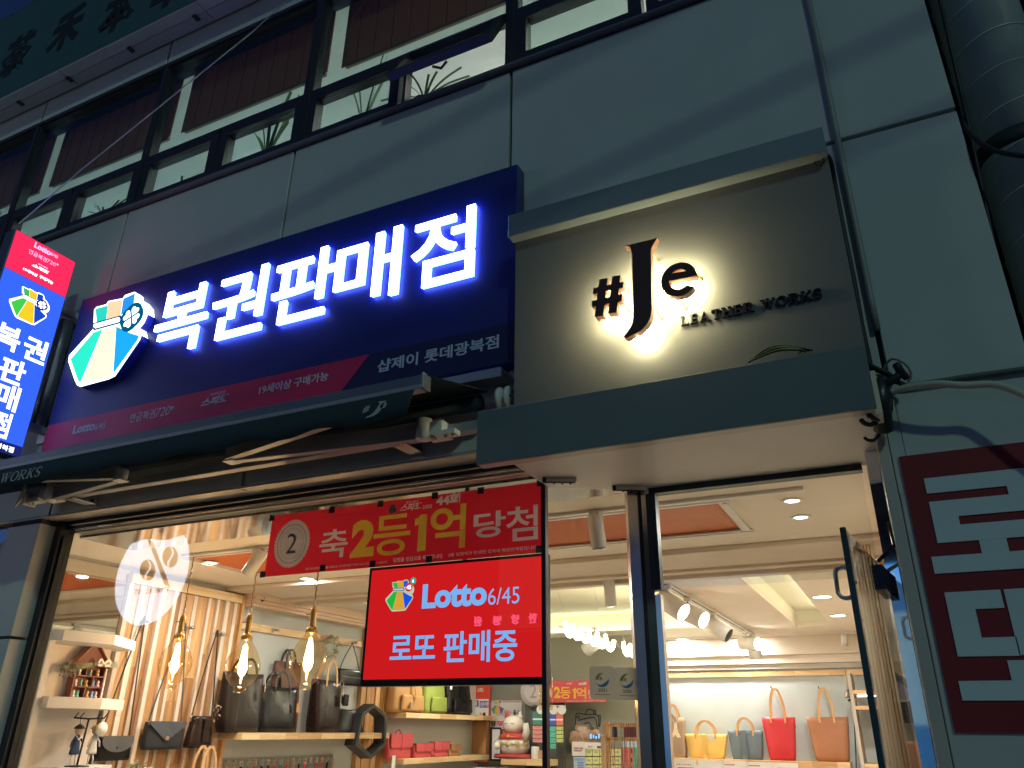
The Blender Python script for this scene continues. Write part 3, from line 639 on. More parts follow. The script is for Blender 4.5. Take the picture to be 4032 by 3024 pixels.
def emblem(org, s, parent, frame, cols, d, white, ink, name='emblem', clover=True):
    u, v = frame; n = u.cross(v); org = Vector(org)
    sc = lambda P: [(p[0]*s, p[1]*s) for p in P]
    e = plate(name, sc(BAG_OUT), d, white, parent, frame, org)
    for (nm, P), c in zip(BAG_PARTS, cols): plate(nm, sc(P), d*.05+.0006, c, e, frame, org+n*(d+.0003))
    plate('band_edge', [(p[0]*1.0, p[1]) for p in sc([(q[0]-.0,q[1]) for q in [(BAG_BAND[i][0]+(-.02,.02,.03,.02,-.02,-.03)[i], BAG_BAND[i][1]+(.02,.02,0,-.02,-.02,0)[i]) for i in range(6)]])], d*.05+.0012, ink, e, frame, org+n*(d+.0004))
    plate('band', sc(BAG_BAND), d*.05+.0018, white, e, frame, org+n*(d+.0005))
    if clover:
        c0 = Vector((CLV[0]*s, CLV[1]*s)); R = .125*s
        plate('clover_edge', [(c0.x+1.28*R*math.cos(t)*(1+.10*abs(math.cos(2*t+.3))), c0.y+1.28*R*math.sin(t)*(1+.10*abs(math.cos(2*t+.3)))) for t in [2*math.pi*k/32 for k in range(32)]], d*.05+.0014, ink, e, frame, org+n*(d+.0006))
        for k in range(4):
            t0 = math.radians(57+90*k+8); hp_ = []
            for j in range(20):
                t = 2*math.pi*j/20; hx = 16*math.sin(t)**3/17; hy = (13*math.cos(t)-5*math.cos(2*t)-2*math.cos(3*t)-math.cos(4*t))/17
                hx *= .52*R; hy = (hy+1.06)*.52*R+.07*R
                hp_.append((c0.x+hx*math.cos(t0-math.pi/2)-hy*math.sin(t0-math.pi/2), c0.y+hx*math.sin(t0-math.pi/2)+hy*math.cos(t0-math.pi/2)))
            plate('clover_leaf', hp_, d*.05+.0020, white, e, frame, org+n*(d+.0007))
    return e
ES = 1.5
lit = [glow('lit_'+k, c, ES*f) for k, c, f in (('teal',(.02,.62,.45),1.0),('gold',(1.0,.62,.40),1.3),('azure',(.01,.30,.80),1.0),('teal2',(.02,.55,.45),.9),('gold2',(1.0,.50,.30),1.0),('azure2',(.02,.25,.75),.9))]
LITW = glow('lit_white_soft', (.86,.92,1.0), 3.2)
eo = onY(c4(440,1025),-.13); es_ = onY(c4(880,410),-.13).z-eo.z
emblem((eo.x,SY-.002,eo.z), es_, lot, FRONT, lit, .048, LITW, glow('lit_deep_teal',(.0,.14,.30),.8))
plate('emblem_case', [(p[0]*es_*1.0, p[1]*es_) for p in BAG_OUT], .047, BLUE, lot, FRONT, (eo.x+.001,SY-.0015,eo.z-.003))
# ------------------------------------------------------------------ blade sign at the left
bl = thing('blade_sign', 'lit blue and red lottery blade sign sticking out from the wall at the left edge', 'sign', (-4.58,-.36,3.05))
BX = -4.54; by0, by1, bz0, bz1 = -.565, -.15, 3.03, 4.405
LB = glow('lit_panel_blue', (.030,.105,.80), 1.4); LR = glow('lit_panel_red', (.85,.02,.085), 1.4); LN = glow('lit_panel_navy', (.02,.03,.22), .7)
box('cabinet', BX-.10,BX,by0,by1,bz0,bz1, mat('blade_cabinet',(.10,.11,.16),.4,.3), bl, .003)
def bp(name, y0,y1,z0,z1,m_): return plate(name, [(y0,z0),(y1,z0),(y1,z1),(y0,z1)], .002, m_, bl, SIDE, (BX+.0005,0,0))
bp('blue_face', by0+.008,by1-.004,3.10,4.128,LB); bp('red_face', by0+.008,by1-.004,4.132,bz1-.006,LR); bp('navy_face', by0+.008,by1-.004,bz0+.004,3.096,LN)
WT = glow('lit_print', (.9,.92,1.0), 2.4); WT2 = glow('lit_print_lilac', (.62,.52,.95), 1.3)
ns = sheet(0,880,.6026)
def fitS(body, qa, qb, qt, m_, bold=0, shear=0, parent=None, name='lettering'):
    a, b, t_ = onX(qa,BX), onX(qb,BX), onX(qt,BX)
    text(name, body, (BX+.0027,a.y,(a.z+b.z)/2), m_, parent or bl, w=b.y-a.y, h=t_.z-a.z, frame=SIDE, bold=bold, shear=shear, d=.0015)
fitS('Lotto', ns(218,158), ns(325,208), ns(218,118), WT2, .04)
fitS('6/45', ns(325,208), ns(374,228), ns(332,190), WT2, .01)
fitS('연금복권', ns(182,196), ns(300,252), ns(182,164), WT2, 0); fitS('720', ns(302,254), ns(358,280), ns(304,230), WT2, -.01); fitS('+', ns(362,270), ns(380,278), ns(362,256), WT2, .02)
fitS('즉석식복권', ns(245,272), ns(308,298), ns(245,260), WT2, 0); fitS('스피또', ns(203,282), ns(315,330), ns(203,258), WT, .04, .3)
fitS('19세이상', ns(147,305), ns(240,350), ns(147,284), WT, .02); fitS('구매가능', ns(252,358), ns(342,398), ns(252,335), WT, .02)
sc_ = onX(ns(140,640),BX); e0 = onX(ns(58,650),BX); e1 = onX(ns(150,402),BX)
litB = [glow('lit2_'+k, c, 1.2) for k, c in (('green',(.05,.55,.06)),('yellow',(.95,.55,.02)),('blue',(.01,.06,.55)),('green2',(.05,.45,.08)),('yellow2',(.95,.55,.02)),('blue2',(.01,.06,.5)))]
emblem((BX+.003,onX(ns(58,600),BX).y,onX(ns(140,625),BX).z), .215, bl, SIDE, litB, .002, WT, LN)
for ch, (qa, qb, qt) in zip('복권판매점', ((ns(-45,755),ns(118,815),ns(0,610)),(ns(140,840),ns(288,905),ns(140,695)),(ns(-15,980),ns(150,1030),ns(0,830)),(ns(-40,1155),ns(105,1205),ns(-10,1010)),(ns(-60,1345),ns(45,1385),ns(-30,1195)))):
    a, b, t_ = onX(qa,BX), onX(qb,BX), onX(qt,BX)
    text('letter', ch, (BX+.0027,a.y,a.z-.03), WT, bl, w=b.y-a.y, h=.155, frame=SIDE, bold=.025, d=.0015)
text('lettering', '샵제이 롯데광복점', (BX+.0027,-.50,3.048), WT, bl, w=.30, h=.034, frame=SIDE, bold=.015, d=.0012)
for z in (4.06,3.25):
    box('bracket', BX-.07,BX-.02,by1,-.003,z-.02,z+.02, STEEL, bl)
    box('wall_plate', BX-.11,BX+.02,-.012,-.002,z-.07,z+.07, STEEL, bl)
dp = tube('vent_pipe', [Vector((-4.62,-.05,z)) for z in (3.25,3.5,3.8,4.02)], .045, mat('dark_pipe',(.16,.17,.2),.4,.5), None, 14)
tag(dp, 'dark upright pipe on the wall between the blade sign and the blue sign', 'pipe')
# ------------------------------------------------------------------ folding-arm awning
aw = thing('awning', 'half-rolled dark green folding-arm awning with white lettered valance under the blue sign', 'awning', (-3,-.2,2.75))
FAB = mat('awning_fabric',(.016,.036,.046),.85,var=.1,bump=.25,bscale=300); ALU = mat('awning_aluminium',(.34,.34,.35),.42,.25,var=.05); DALU = mat('front_rail_metal',(.20,.23,.28),.35,.5)
AX0, AX1, AY = -4.75, -1.548, -.45
box('front_rail', AX0,AX1,AY,AY+.05,2.842,2.884, DALU, aw, .004); 
box('rail_cap', AX1,AX1+.012,AY-.004,AY+.055,2.826,2.892, ALU, aw, .003)
box('rail_lip', AX0,AX1-.001,AY-.004,AY+.045,2.822,2.8415, mat('rail_lip_grey',(.36,.36,.40),.4,.3), aw, .002)
# valance with a wavy hem
N = 90; V = []; F = []
for k in range(N+1):
    x = AX0+.005+(AX1-.035-AX0)*k/N; zb = 2.716-.010*math.sin(k*.55)*(1 if k < N-3 else .4); 
    sk = 0.035*(k/N)**12
    for z, y in ((2.823,AY-.001),(2.77,AY-.004),(zb,AY-.002+.004*math.sin(k*.8))): V.append((x+(.0 if z > 2.8 else -(2.823-z)*.28*(1 if k == N else 0)),y,z))
for k in range(N):
    for j in range(2): a = k*3+j; F.append((a,a+1,a+4,a+3))
va = ob('valance', V, F, FAB, aw, True); va.modifiers.new('thick','SOLIDIFY').thickness = .0015
VT = mat('valance_print',(.42,.46,.46),.8)
q = [onY(n3(70,365),AY), onY(n3(360,240),AY)]
text('lettering', '#', (onY(n3(75,365),AY-.006).x,AY-.0075,onY(n3(75,362),AY).z), VT, aw, w=.036, h=.030, bold=.03, d=.0006, shear=.3)
def vp(u,v): p = onY(n3(u,v),AY-.008); return (p.x,p.z)
plate('lettering', [vp(*p) for p in smooth2([(245,225),(335,215),(318,238),(285,300),(235,355),(180,385),(100,405)],4)+smooth2([(120,390),(170,365),(215,320),(255,262),(262,240)],4)], .0006, VT, aw, org=(0,AY-.0075,0))
text('lettering', 'e', (onY(n3(275,312),AY).x,AY-.0075,onY(n3(275,312),AY).z), VT, aw, w=.032, h=.024, bold=.03, d=.0006, shear=.3)
a = onY(n5(-330,690),AY-.008); b = onY(n5(445,440),AY-.008)
serif('lettering', 'LEATHER WORKS', (b.x-.78,AY-.0075,2.742), .052, VT, aw, d=.0006, width=.78, shear=.25)
# fabric from the rail up to the roller, roller, hood
ob('canopy', [(AX0,AY+.02,2.885),(AX1+.012,AY+.02,2.885),(-1.43,-.10,2.925),(AX0,-.10,2.925),(AX0,AY+.02,2.888),(AX1+.012,AY+.02,2.888),(-1.43,-.10,2.928),(AX0,-.10,2.928)], BF, FAB, aw)
lathe('roller', [(.036,0),(.036,3.28)], (AX0,-.095,2.885), FAB, aw, 20, (1,0,0))
box('hood', AX0,-1.345,-.155,-.006,2.990,3.006, DALU, aw, .003)
ob('hood_front', corners(AX0,-1.345,-.158,-.150,2.962,3.000), BF, mat('hood_edge',(.42,.43,.47),.35,.5), aw)
for x in (-1.375,-1.335): lathe('roller_end', [(.030,0),(.050,.004),(.052,.014),(.046,.020)], (x,-.11,2.875), WHITEM, aw, 18, (1,0,0))
for k in range(4): lathe('screw', [(.006,0),(.005,.004)], (-1.314,-.11+.02*math.cos(k*1.57),2.875+.025*math.sin(k*1.57)), RUBBER, aw, 8, (1,0,0))
# square torsion bar on wall brackets, arms with shoulders and elbows
box('torsion_bar', -4.36,-1.40,-.155,-.105,2.738,2.782, ALU, aw, .003)
box('bar_cap', -4.375,-4.358,-.17,-.09,2.728,2.80, WHITEM, aw, .003)
for x in (-3.99,-1.835):
    bk = box('wall_bracket', x-.035,x+.035,-.155,-.003,2.722,2.732, STEEL, aw, .002)
    box('bracket_foot', x-.03,x+.035,-.012,-.002,2.708,2.775, STEEL, bk, .002); lathe('bolt', [(.012,0),(.010,.008)], (x,-.012,2.745), BLACKM, bk, 10, (0,-1,0))
def arm(sx, ex, sgn):
    s = Vector((sx,-.17,2.755)); e = Vector((ex,-.30,2.745)); f_ = Vector((ex+sgn*.80,AY+.03,2.80))
    sh = box('shoulder', sx-.05,sx+.05,-.20,-.10,2.728,2.79, WHITEM, aw, .006)
    lathe('pivot', [(.034,0),(.034,.09)], (sx-sgn*.045,-.19,2.715), WHITEM, sh, 16)
    ob('shoulder_plate', corners(sx+sgn*.02,sx+sgn*.12,-.215,-.165,2.715,2.735), BF, WHITEM, sh)
    for k in (0,1): lathe('bolt', [(.008,0),(.008,.012)], (sx+sgn*(.07+.035*k),-.20,2.704), STEEL, sh, 8)
    def beam(name, a, b, h=.036, wd=.018):
        d_ = (b-a).normalized(); n_ = Vector((d_.y,-d_.x,0)).normalized()*wd; z = Vector((0,0,h))
        return ob(name, [a-n_-z,b-n_-z,b+n_-z,a+n_-z,a-n_+z,b-n_+z,b+n_+z,a+n_+z], BF, ALU, aw)
    beam('upper_arm', s, e); 
    el = lathe('elbow', [(.022,0),(.030,.004),(.030,.058),(.022,.062)], e-Vector((0,0,.034)), WHITEM, aw, 16)
    ob('elbow_cap', corners(e.x-.03,e.x+.03,e.y-.03,e.y+.03,e.z-.036,e.z-.028), BF, WHITEM, el)
    beam('forearm', e+Vector((0,-.025,.004)), f_)
arm(-1.645, -2.66, 1); arm(-4.14, -3.40, -1)
gl_ = tube('crank_hook', curve([Vector((-4.44,-.13,2.86)),Vector((-4.45,-.14,2.78)),Vector((-4.47,-.14,2.745)),Vector((-4.46,-.15,2.73)),Vector((-4.44,-.15,2.75)),Vector((-4.42,-.13,2.80))],5), .008, WHITEM, aw, 8)
# ================================================================== INSIDE THE SHOP
CZ, LXW, BYW, PYW = 2.65, -5.0, 7.5, 6.6
def st(o): return tag(o, kind='structure')
fl = st(box('floor', -5.2,.07,.41,9,0,.119, mat('shop_floor',(.62,.56,.48),.4)))
ceil = thing('ceiling', None, None, (-2.5,3,CZ), kind='structure')
boxes('ceiling_board', [(-5.0,.0,.62,1.02,CZ,CZ+.05),(-5.0,.0,1.70,2.82,CZ,CZ+.05),(-.70,.0,1.02,1.70,CZ,CZ+.05),(-5.0,-4.35,1.02,1.70,CZ,CZ+.05),
   (-1.62,-1.02,2.82,7.5,CZ,CZ+.05),(-.67,.0,2.82,7.5,CZ,CZ+.05),(-1.02,-.67,2.82,3.15,CZ,CZ+.05),(-1.02,-.67,6.47,7.5,CZ,CZ+.05),
   (-5.0,-4.45,2.82,7.5,CZ,CZ+.05),(-4.45,-1.62,7.0,7.5,CZ,CZ+.05)], CREAM, ceil)
box('mirror_strip', -4.36,-.0,.22,.60,2.616,2.64, CHROME, ceil)
box('head_beam', -5.0,.0,.19,.61,2.641,2.75, CREAM, ceil)
for k, (y0, y1, dz) in enumerate(((1.00,1.025,.014),(1.026,1.05,.008),(1.68,1.705,.008),(1.706,1.73,.014))): box('moulding', -4.36,-.66,y0,y1,CZ-dz,CZ-.001, WHITEM, ceil)
for x0, x1, dz in ((-.72,-.70,.008),(-.699,-.675,.014),(-4.385,-4.36,.014)): box('moulding', x0,x1,1.051,1.679,CZ-dz,CZ-.001, WHITEM, ceil)
# orange ribbed ceiling panel
V, F = [], []; x = -4.34; k = 0
while x < -.74:
    V += [(x,1.05,CZ+.012),(x+.009,1.05,CZ+.002),(x+.018,1.05,CZ+.012),(x,1.68,CZ+.012),(x+.009,1.68,CZ+.002),(x+.018,1.68,CZ+.012)]; b_ = 6*k; F += [(b_,b_+1,b_+4,b_+3),(b_+1,b_+2,b_+5,b_+4)]; x += .018; k += 1
op = ob('ribbed_panel', V, F, mat('orange_panel',(.62,.17,.045),.35,var=.04), ceil); op['kind'] = 'stuff'
box('panel_backing', -4.36,-.72,1.04,1.69,CZ+.02,CZ+.05, MATS['orange_panel'], ceil)
# beam and cove
box('beam', -5.0,.0,2.06,2.56,CZ-.035,CZ-.001, mat('beam_paint',(.62,.52,.42),.7), ceil, .004)
for k, (y0,y1,dz) in enumerate(((2.561,2.64,.055),(2.641,2.74,.04),(2.741,2.83,.07))): box('moulding', -5.0,.0,y0,y1,CZ-dz,CZ-.001, MATS['beam_paint'], ceil, .004)
COVE = mat('cove_paint',(.78,.76,.62),.8,var=.02)
boxes('cove', [(-4.9,-1.3,2.70,7.2,2.98,3.02),(-1.34,-1.30,2.70,7.2,2.701,2.98),(-4.9,-4.86,2.7,7.2,2.701,2.98),(-4.86,-1.34,7.16,7.2,2.701,2.98),(-4.86,-1.34,2.70,2.74,2.701,2.98)], COVE, ceil)
LEDW = glow('cove_led', (1.0,.93,.66), 22)
for b_ in ((-1.44,-1.40,2.9,6.9,2.706,2.716),(-4.70,-4.66,2.9,6.9,2.706,2.716),(-4.5,-1.6,2.76,2.79,2.706,2.716),(-4.5,-1.6,7.08,7.11,2.706,2.716)): box('led_strip', *b_, LEDW, ceil)
for b_ in ((-1.66,-1.621,2.82,7.0,CZ-.012,CZ+.10),(-4.45,-4.41,2.82,7.0,CZ-.012,CZ+.10),(-4.41,-1.66,2.831,2.87,CZ-.012,CZ+.10),(-4.41,-1.66,6.96,7.0,CZ-.012,CZ+.10)): box('cove_lip', *b_, WHITEM, ceil, .004)
# long light slot
boxes('slot', [(-1.02,-.67,3.15,6.47,CZ+.17,CZ+.19),(-1.04,-1.02,3.15,6.47,CZ+.051,CZ+.19),(-.67,-.65,3.15,6.47,CZ+.051,CZ+.19),(-1.04,-.65,6.47,6.49,CZ+.051,CZ+.19)], COVE, ceil)
box('led_strip', -.69,-.672,3.2,6.2,CZ+.06,CZ+.09, glow('slot_led',(1.0,.92,.66),9), ceil)
bx_ = box('air_vent', -.40,-.24,5.95,6.15,CZ-.004,CZ-.0005, WHITEM, ceil)
for k in range(4): box('slat', -.39,-.25,5.975+.045*k,5.995+.045*k,CZ-.012,CZ-.0045, mat('vent_dark',(.12,.10,.08),.6), bx_)
# walls
lw = thing('left_wall', None, None, (LXW,3,0), kind='structure')
box('wall_surface', LXW-.08,LXW,.2,6.6,.12,CZ, GREYW, lw)
mr = box('wall_mirror', LXW+.001,LXW+.012,.22,1.105,.6,2.62, mat('mirror_silver',(.62,.60,.56),.02,1,var=0), lw)
pw = st(box('back_partition', -5.0,-2.95,PYW,PYW+.08,.12,CZ, mat('olive_grey_wall',(.23,.225,.19),.8)))
pr_ = st(box('partition_return', -2.951,-2.90,PYW,BYW,.12,CZ, mat('dark_return',(.10,.10,.095),.8)))
bw = thing('back_wall', None, None, (-1.5,BYW,0), kind='structure')
box('wall_surface', -2.95,.0,BYW,BYW+.1,.12,2.7, mat('sage_wall',(.48,.53,.52),.85), bw)
box('bulkhead', -5.0,.0,BYW-.10,BYW-.002,2.44,CZ, CREAM, bw, .006); box('bulkhead', -4.98,.0,BYW-.07,BYW-.003,2.345,2.438, CREAM, bw, .006); box('bulkhead', -4.98,.0,BYW-.045,BYW-.004,2.285,2.342, mat('cove_grey',(.50,.46,.40),.7), bw, .004)
rw = st(box('right_wall', -.002,.06,.42,BYW,.12,CZ, mat('warm_wall',(.58,.49,.38),.7)))
# ------------------------------------------------------------------ boards made of short acacia blocks
def blocks_y(parent, y0, y1, x0, x1, z0, z1, m_, lmin=.16, lmax=.42, name='plank'):
    y = y0
    while y < y1-.01:
        l = min(random.uniform(lmin,lmax), y1-y)
        if y1-y-l < .06: l = y1-y
        box(name, x0,x1,y+.0006,y+l-.0006,z0,z1, m_, parent, .0015); y += l
def blocks_x(parent, x0, x1, y0, y1, z0, z1, m_, lmin=.2, lmax=.5, name='plank'):
    x = x0
    while x < x1-.01:
        l = min(random.uniform(lmin,lmax), x1-x)
        if x1-x-l < .06: l = x1-x
        box(name, x+.0006,x+l-.0006,y0,y1,z0,z1, m_, parent, .0015); x += l
# plank wall on the left: planks of uneven thickness
sw = thing('plank_wall', 'wall of upright acacia planks in light and dark tones behind the hanging bags', 'plank wall', (LXW,1.65,.12))
PALEW = wood('whitewashed_planks',(.52,.36,.25),(.84,.72,.60),2); npl = 0
y = 1.112
while y < 2.215:
    wd = random.choice((.05,.065,.085,.10)) if npl%2 else random.choice((.028,.036,.044)); dp_ = random.choice((.020,.028)) if npl%2 else random.choice((.036,.05)); z = .6-random.random()*.4
    while z < 2.53:
        l = random.uniform(.35,.95); z1 = min(z+l, 2.53)
        if 2.53-z1 < .1: z1 = 2.53
        box('plank', LXW+.001,LXW+.001+dp_,y+.001,min(y+wd,2.22)-.001,z+.0006,z1-.0006, ACACIA_V if npl%2 else PALEW, sw, .0015); z = z1
    y += wd; npl += 1
blocks_y(sw, 1.112, 2.22, LXW+.001, LXW+.05, 2.533, 2.60, ACACIA_Y, .4, .7)
box('end_trim', LXW+.001,LXW+.055,2.222,2.25,.6,2.60, ACACIA_V, sw)
# roller blind cassette / valance in front of the grey wall
vb = thing('window_bulkhead', 'peach stepped bulkhead running above the grey bag wall', 'bulkhead', (-4.9,3,2.55))
va_, vb_ = onX(r4(245,60),-4.9), onX(r4(1430,70),-4.9)
for k, (dx, z0, z1) in enumerate(((.0,2.575,2.649),(.02,2.545,2.574),(.035,2.52,2.544))): box('bulkhead_step', LXW+.001,LXW+.16-dx,2.255,4.0,z0,z1, mat('peach_paint',(.70,.50,.36),.6), vb, .004)
# hook rail
hr = thing('hook_rail', 'acacia hook rail with steel pegs high on the grey wall', 'rail', (LXW,3.1,2.34))
blocks_y(hr, 2.255, 3.98, LXW+.001, LXW+.024, 2.335, 2.395, ACACIA_Y)
def peg(parent, y, z, l=.075, x=LXW+.02):
    p = lathe('peg', [(.020,0),(.020,.006),(.011,.008),(.011,l-.012),(.014,l-.010),(.014,l)], (x,y,z), STEEL, parent, 12, (1,0,0)); return p
for q in (r4(625,458),r4(1310,580)): p = onX(q,LXW+.05); peg(hr, p.y, 2.365)
for q in (r2(1265,385),r2(1640,440),r2(1905,495)): p = onX(q,LXW+.06); peg(sw, p.y, p.z, .085, LXW+.03)
def shelf_y(name, label, y0, y1, z, dpt, th=.05):
    s = thing(name, label, 'shelf', (LXW,(y0+y1)/2,z), 'acacia wall shelves')
    blocks_y(s, y0, y1, LXW+.001, LXW+dpt, z-th, z, ACACIA_Y); return s
Z1 = 1.545
s1 = shelf_y('wall_shelf', 'long acacia shelf carrying the three tall dark totes', 2.2, 4.22, Z1, .27)
s2 = shelf_y('wall_shelf', 'upper acacia shelf carrying the brown, green and black backpacks', 4.50, 6.55, 1.735, .27)
s3 = shelf_y('wall_shelf', 'low acacia shelf carrying the small red bags', 4.50, 6.50, 1.305, .27)
po = thing('acacia_post', 'wide acacia post between the two shelf bays on the left wall', 'post', (LXW,4.25,.12))
for k in range(6): box('plank', LXW+.001,LXW+.05+.01*(k%2),4.0+.078*k+.001,4.0+.078*(k+1)-.001,.6,2.60, ACACIA_V, po, .0015)
po2 = box('acacia_upright', LXW+.001,LXW+.20,6.43,6.49,1.31,1.68, ACACIA_V); tag(po2, 'short acacia upright between the backpack shelf and the red bag shelf', 'post')
# ------------------------------------------------------------------ leather bags
def leather(name, c, rough=.38): return mat(name, c, rough, var=.14, bump=.55, bscale=17, spec=.32)
BLK = leather('black_leather',(.006,.005,.006),.24); DBR = leather('dark_brown_leather',(.020,.010,.008),.26); GRL = leather('slate_leather',(.022,.024,.029),.38)
REDL = leather('red_leather',(.55,.035,.045),.35); TANL = leather('tan_leather',(.62,.36,.15),.4); BRWN = leather('chestnut_leather',(.38,.16,.08),.42); YELL = leather('mustard_leather',(.74,.48,.13),.42)
GRNL = leather('green_leather',(.22,.26,.05),.38); CAML = leather('camel_leather',(.46,.24,.09),.45); PNKR = leather('rose_red_leather',(.52,.08,.085),.45); TAUP = leather('taupe_leather',(.34,.24,.16),.45); BLUG = leather('blue_grey_leather',(.13,.17,.20),.42); NAT = leather('natural_strap',(.66,.38,.17),.45)
FR, SD = (Vector((1,0,0)), Vector((0,-1,0))), (Vector((0,1,0)), Vector((1,0,0)))
def body(name, base, u, n, wb, wt, h, db, dt, m_, parent, lean=0, ex=5, sag=.0, open_top=True, rings=9):
    base = Vector(base); z = Vector((0,0,1)); V, F = [], []; N = 28
    prof = [(i/(rings-1)) for i in range(rings)]
    for i, t in enumerate(prof):
        hw = (wb+(wt-wb)*t)/2*(1-.04*(1-min(1,t*8))); hd = (db+(dt-db)*t**1.1)/2*(1-.08*(1-min(1,t*8)))
        for k in range(N):
            a = 2*math.pi*k/N; c, s_ = math.cos(a), math.sin(a)
            x = hw*math.copysign(abs(c)**(2/ex), c); y = hd*math.copysign(abs(s_)**(2/ex), s_)
            y *= 1+.10*math.sin(math.pi*t)*(1-(x/hw)**2)
            wv = sag*math.sin(3.1*x/hw+2*t)*t
            V.append(base+u*x+n*(y+lean*t*h+wv)+z*(t*h-(sag*1.5*(1-(x/hw)**2) if i == rings-1 else 0)))
    for i in range(rings-1):
        for k in range(N): F.append((i*N+k,i*N+(k+1)%N,(i+1)*N+(k+1)%N,(i+1)*N+k))
    F.append(tuple(reversed(range(N))))
    if open_top:
        k0 = len(V)
        for k in range(N):
            p = V[(rings-1)*N+k]; c0 = base+n*(lean*h); q = Vector((c0.x,c0.y,p.z)); V.append(p+(q-p)*.04)
        for k in range(N): V.append(V[k0+k]-z*h*.25)
        for k in range(N):
            F.append(((rings-1)*N+k,(rings-1)*N+(k+1)%N,k0+(k+1)%N,k0+k)); F.append((k0+k,k0+(k+1)%N,k0+N+(k+1)%N,k0+N+k))
        F.append(tuple(k0+N+k for k in range(N)))
    else: F.append(tuple((rings-1)*N+k for k in range(N)))
    return ob(name, V, F, m_, parent, True)
def strap(name, pts, m_, parent, wd=.018, th=.005, wdir=None):
    P = curve(pts, 7); V, F = [], []
    for i, p in enumerate(P):
        t = (P[min(i+1,len(P)-1)]-P[max(i-1,0)]).normalized(); a = Vector(wdir) if wdir is not None else Vector((0,0,1))
        a = (a-t*a.dot(t)); a = a.normalized() if a.length > 1e-5 else t.orthogonal().normalized(); b = t.cross(a)
        V += [p+a*wd/2+b*th/2, p-a*wd/2+b*th/2, p-a*wd/2-b*th/2, p+a*wd/2-b*th/2]
    for i in range(len(P)-1):
        for k in range(4): F.append((4*i+k,4*i+(k+1)%4,4*i+4+(k+1)%4,4*i+4+k))
    F += [(3,2,1,0), tuple(4*(len(P)-1)+k for k in range(4))]
    return ob(name, V, F, m_, parent, False)
def handles(parent, base, u, n, hw, z0, hh, off, m_, wd=.02, drop=.06):
    base = Vector(base); z = Vector((0,0,1))
    for s_ in (1,-1):
        o = base+n*off*s_
        strap('handle', [o-u*hw-z*drop+n*s_*.006, o-u*hw*1.0+z*.0+n*s_*.006, o-u*hw*.8+z*hh*.6, o-u*hw*.3+z*hh*.97, o+z*hh, o+u*hw*.3+z*hh*.97, o+u*hw*.8+z*hh*.6, o+u*hw*1.0+n*s_*.006, o+u*hw-z*drop+n*s_*.006], m_, parent, wd, .006, u)
def tote(name, label, base, u, n, wb, wt, h, db, dt, m_, hm, hh, hwf=.45, group=None, off=None, cat='bag', **kw):
    t = thing(name, label, cat, base, group); body('body', base, u, n, wb, wt, h, db, dt, m_, t, **kw)
    if hh: handles(t, Vector(base)+Vector((0,0,h))+n*kw.get('lean',0)*h, u, n, wt/2*hwf, 0, hh, (dt/2 if off is None else off), hm)
    return t
def rX(qa, qb, X): a, b = onX(qa,X), onX(qb,X); return min(a.y,b.y), max(a.y,b.y), min(a.z,b.z), max(a.z,b.z)
def rY(qa, qb, Y): a, b = onY(qa,Y), onY(qb,Y); return min(a.x,b.x), max(a.x,b.x), min(a.z,b.z), max(a.z,b.z)
# three tall totes on the long shelf
for (qa, qb, lab, m_, hh, nm, wfac) in ((r4(285,815),r4(525,1310),'tall charcoal leather tote nearest the plank wall on the long shelf',leather('charcoal_leather',(.022,.015,.013),.30),.10,'leather_tote',1),
     (r4(565,935),r4(835,1330),'glossy black leather tote in the middle of the long shelf',BLK,.11,'leather_tote',1),
     (r4(1050,880),r4(1215,1335),'tall brown-black leather tote with tan straps and tassels on the long shelf',DBR,.16,'leather_tote',1)):
    y0,y1,z0,z1 = rX(qa,qb,LXW+.24)
    t = tote(nm, lab, (LXW+.145,(y0+y1)/2,Z1+.001), *SD, y1-y0-.01,y1-y0+.01,z1-Z1,.17,.10, m_, NAT if 'tan straps' in lab else m_, hh, .4, 'leather totes on the long shelf', sag=.008)
    pz = Vector((LXW+.245,y1-.06,z1-.02))
    tg_ = strap('tag_cord', [pz, pz+Vector((.01,.0,-.06)), pz+Vector((.012,.0,-.12))], NAT, t, .005, .003, (0,1,0)); box('leather_tag', pz.x+.006,pz.x+.012,pz.y-.02,pz.y+.02,pz.z-.18,pz.z-.11, CAML if 'glossy' in lab else DBR, t, .002)
    if 'tassels' in lab: box('coin_purse', pz.x,pz.x+.03,pz.y-.0,pz.y+.07,pz.z-.20,pz.z-.10, BLK, t, .012)
y0,y1,z0,z1 = rX(r4(1215,1140),r4(1440,1370),LXW+.24)
t = thing('soft_bag', 'slate leather bag slumped on its side at the end of the long shelf', 'bag', (LXW+.14,(y0+y1)/2,Z1+.002))
body('body', (LXW+.14,(y0+y1)/2,Z1+.002), *SD, y1-y0,(y1-y0)*.62,z1-Z1,.18,.10, GRL, t, ex=3.2, sag=.01, open_top=False)
strap('seam', [Vector((LXW+.239,(y0+y1)/2+.02,z1-.01)),Vector((LXW+.243,(y0+y1)/2+.05,Z1+.1)),Vector((LXW+.236,(y0+y1)/2+.09,Z1+.02))], BLK, t, .006, .003, (0,1,0))
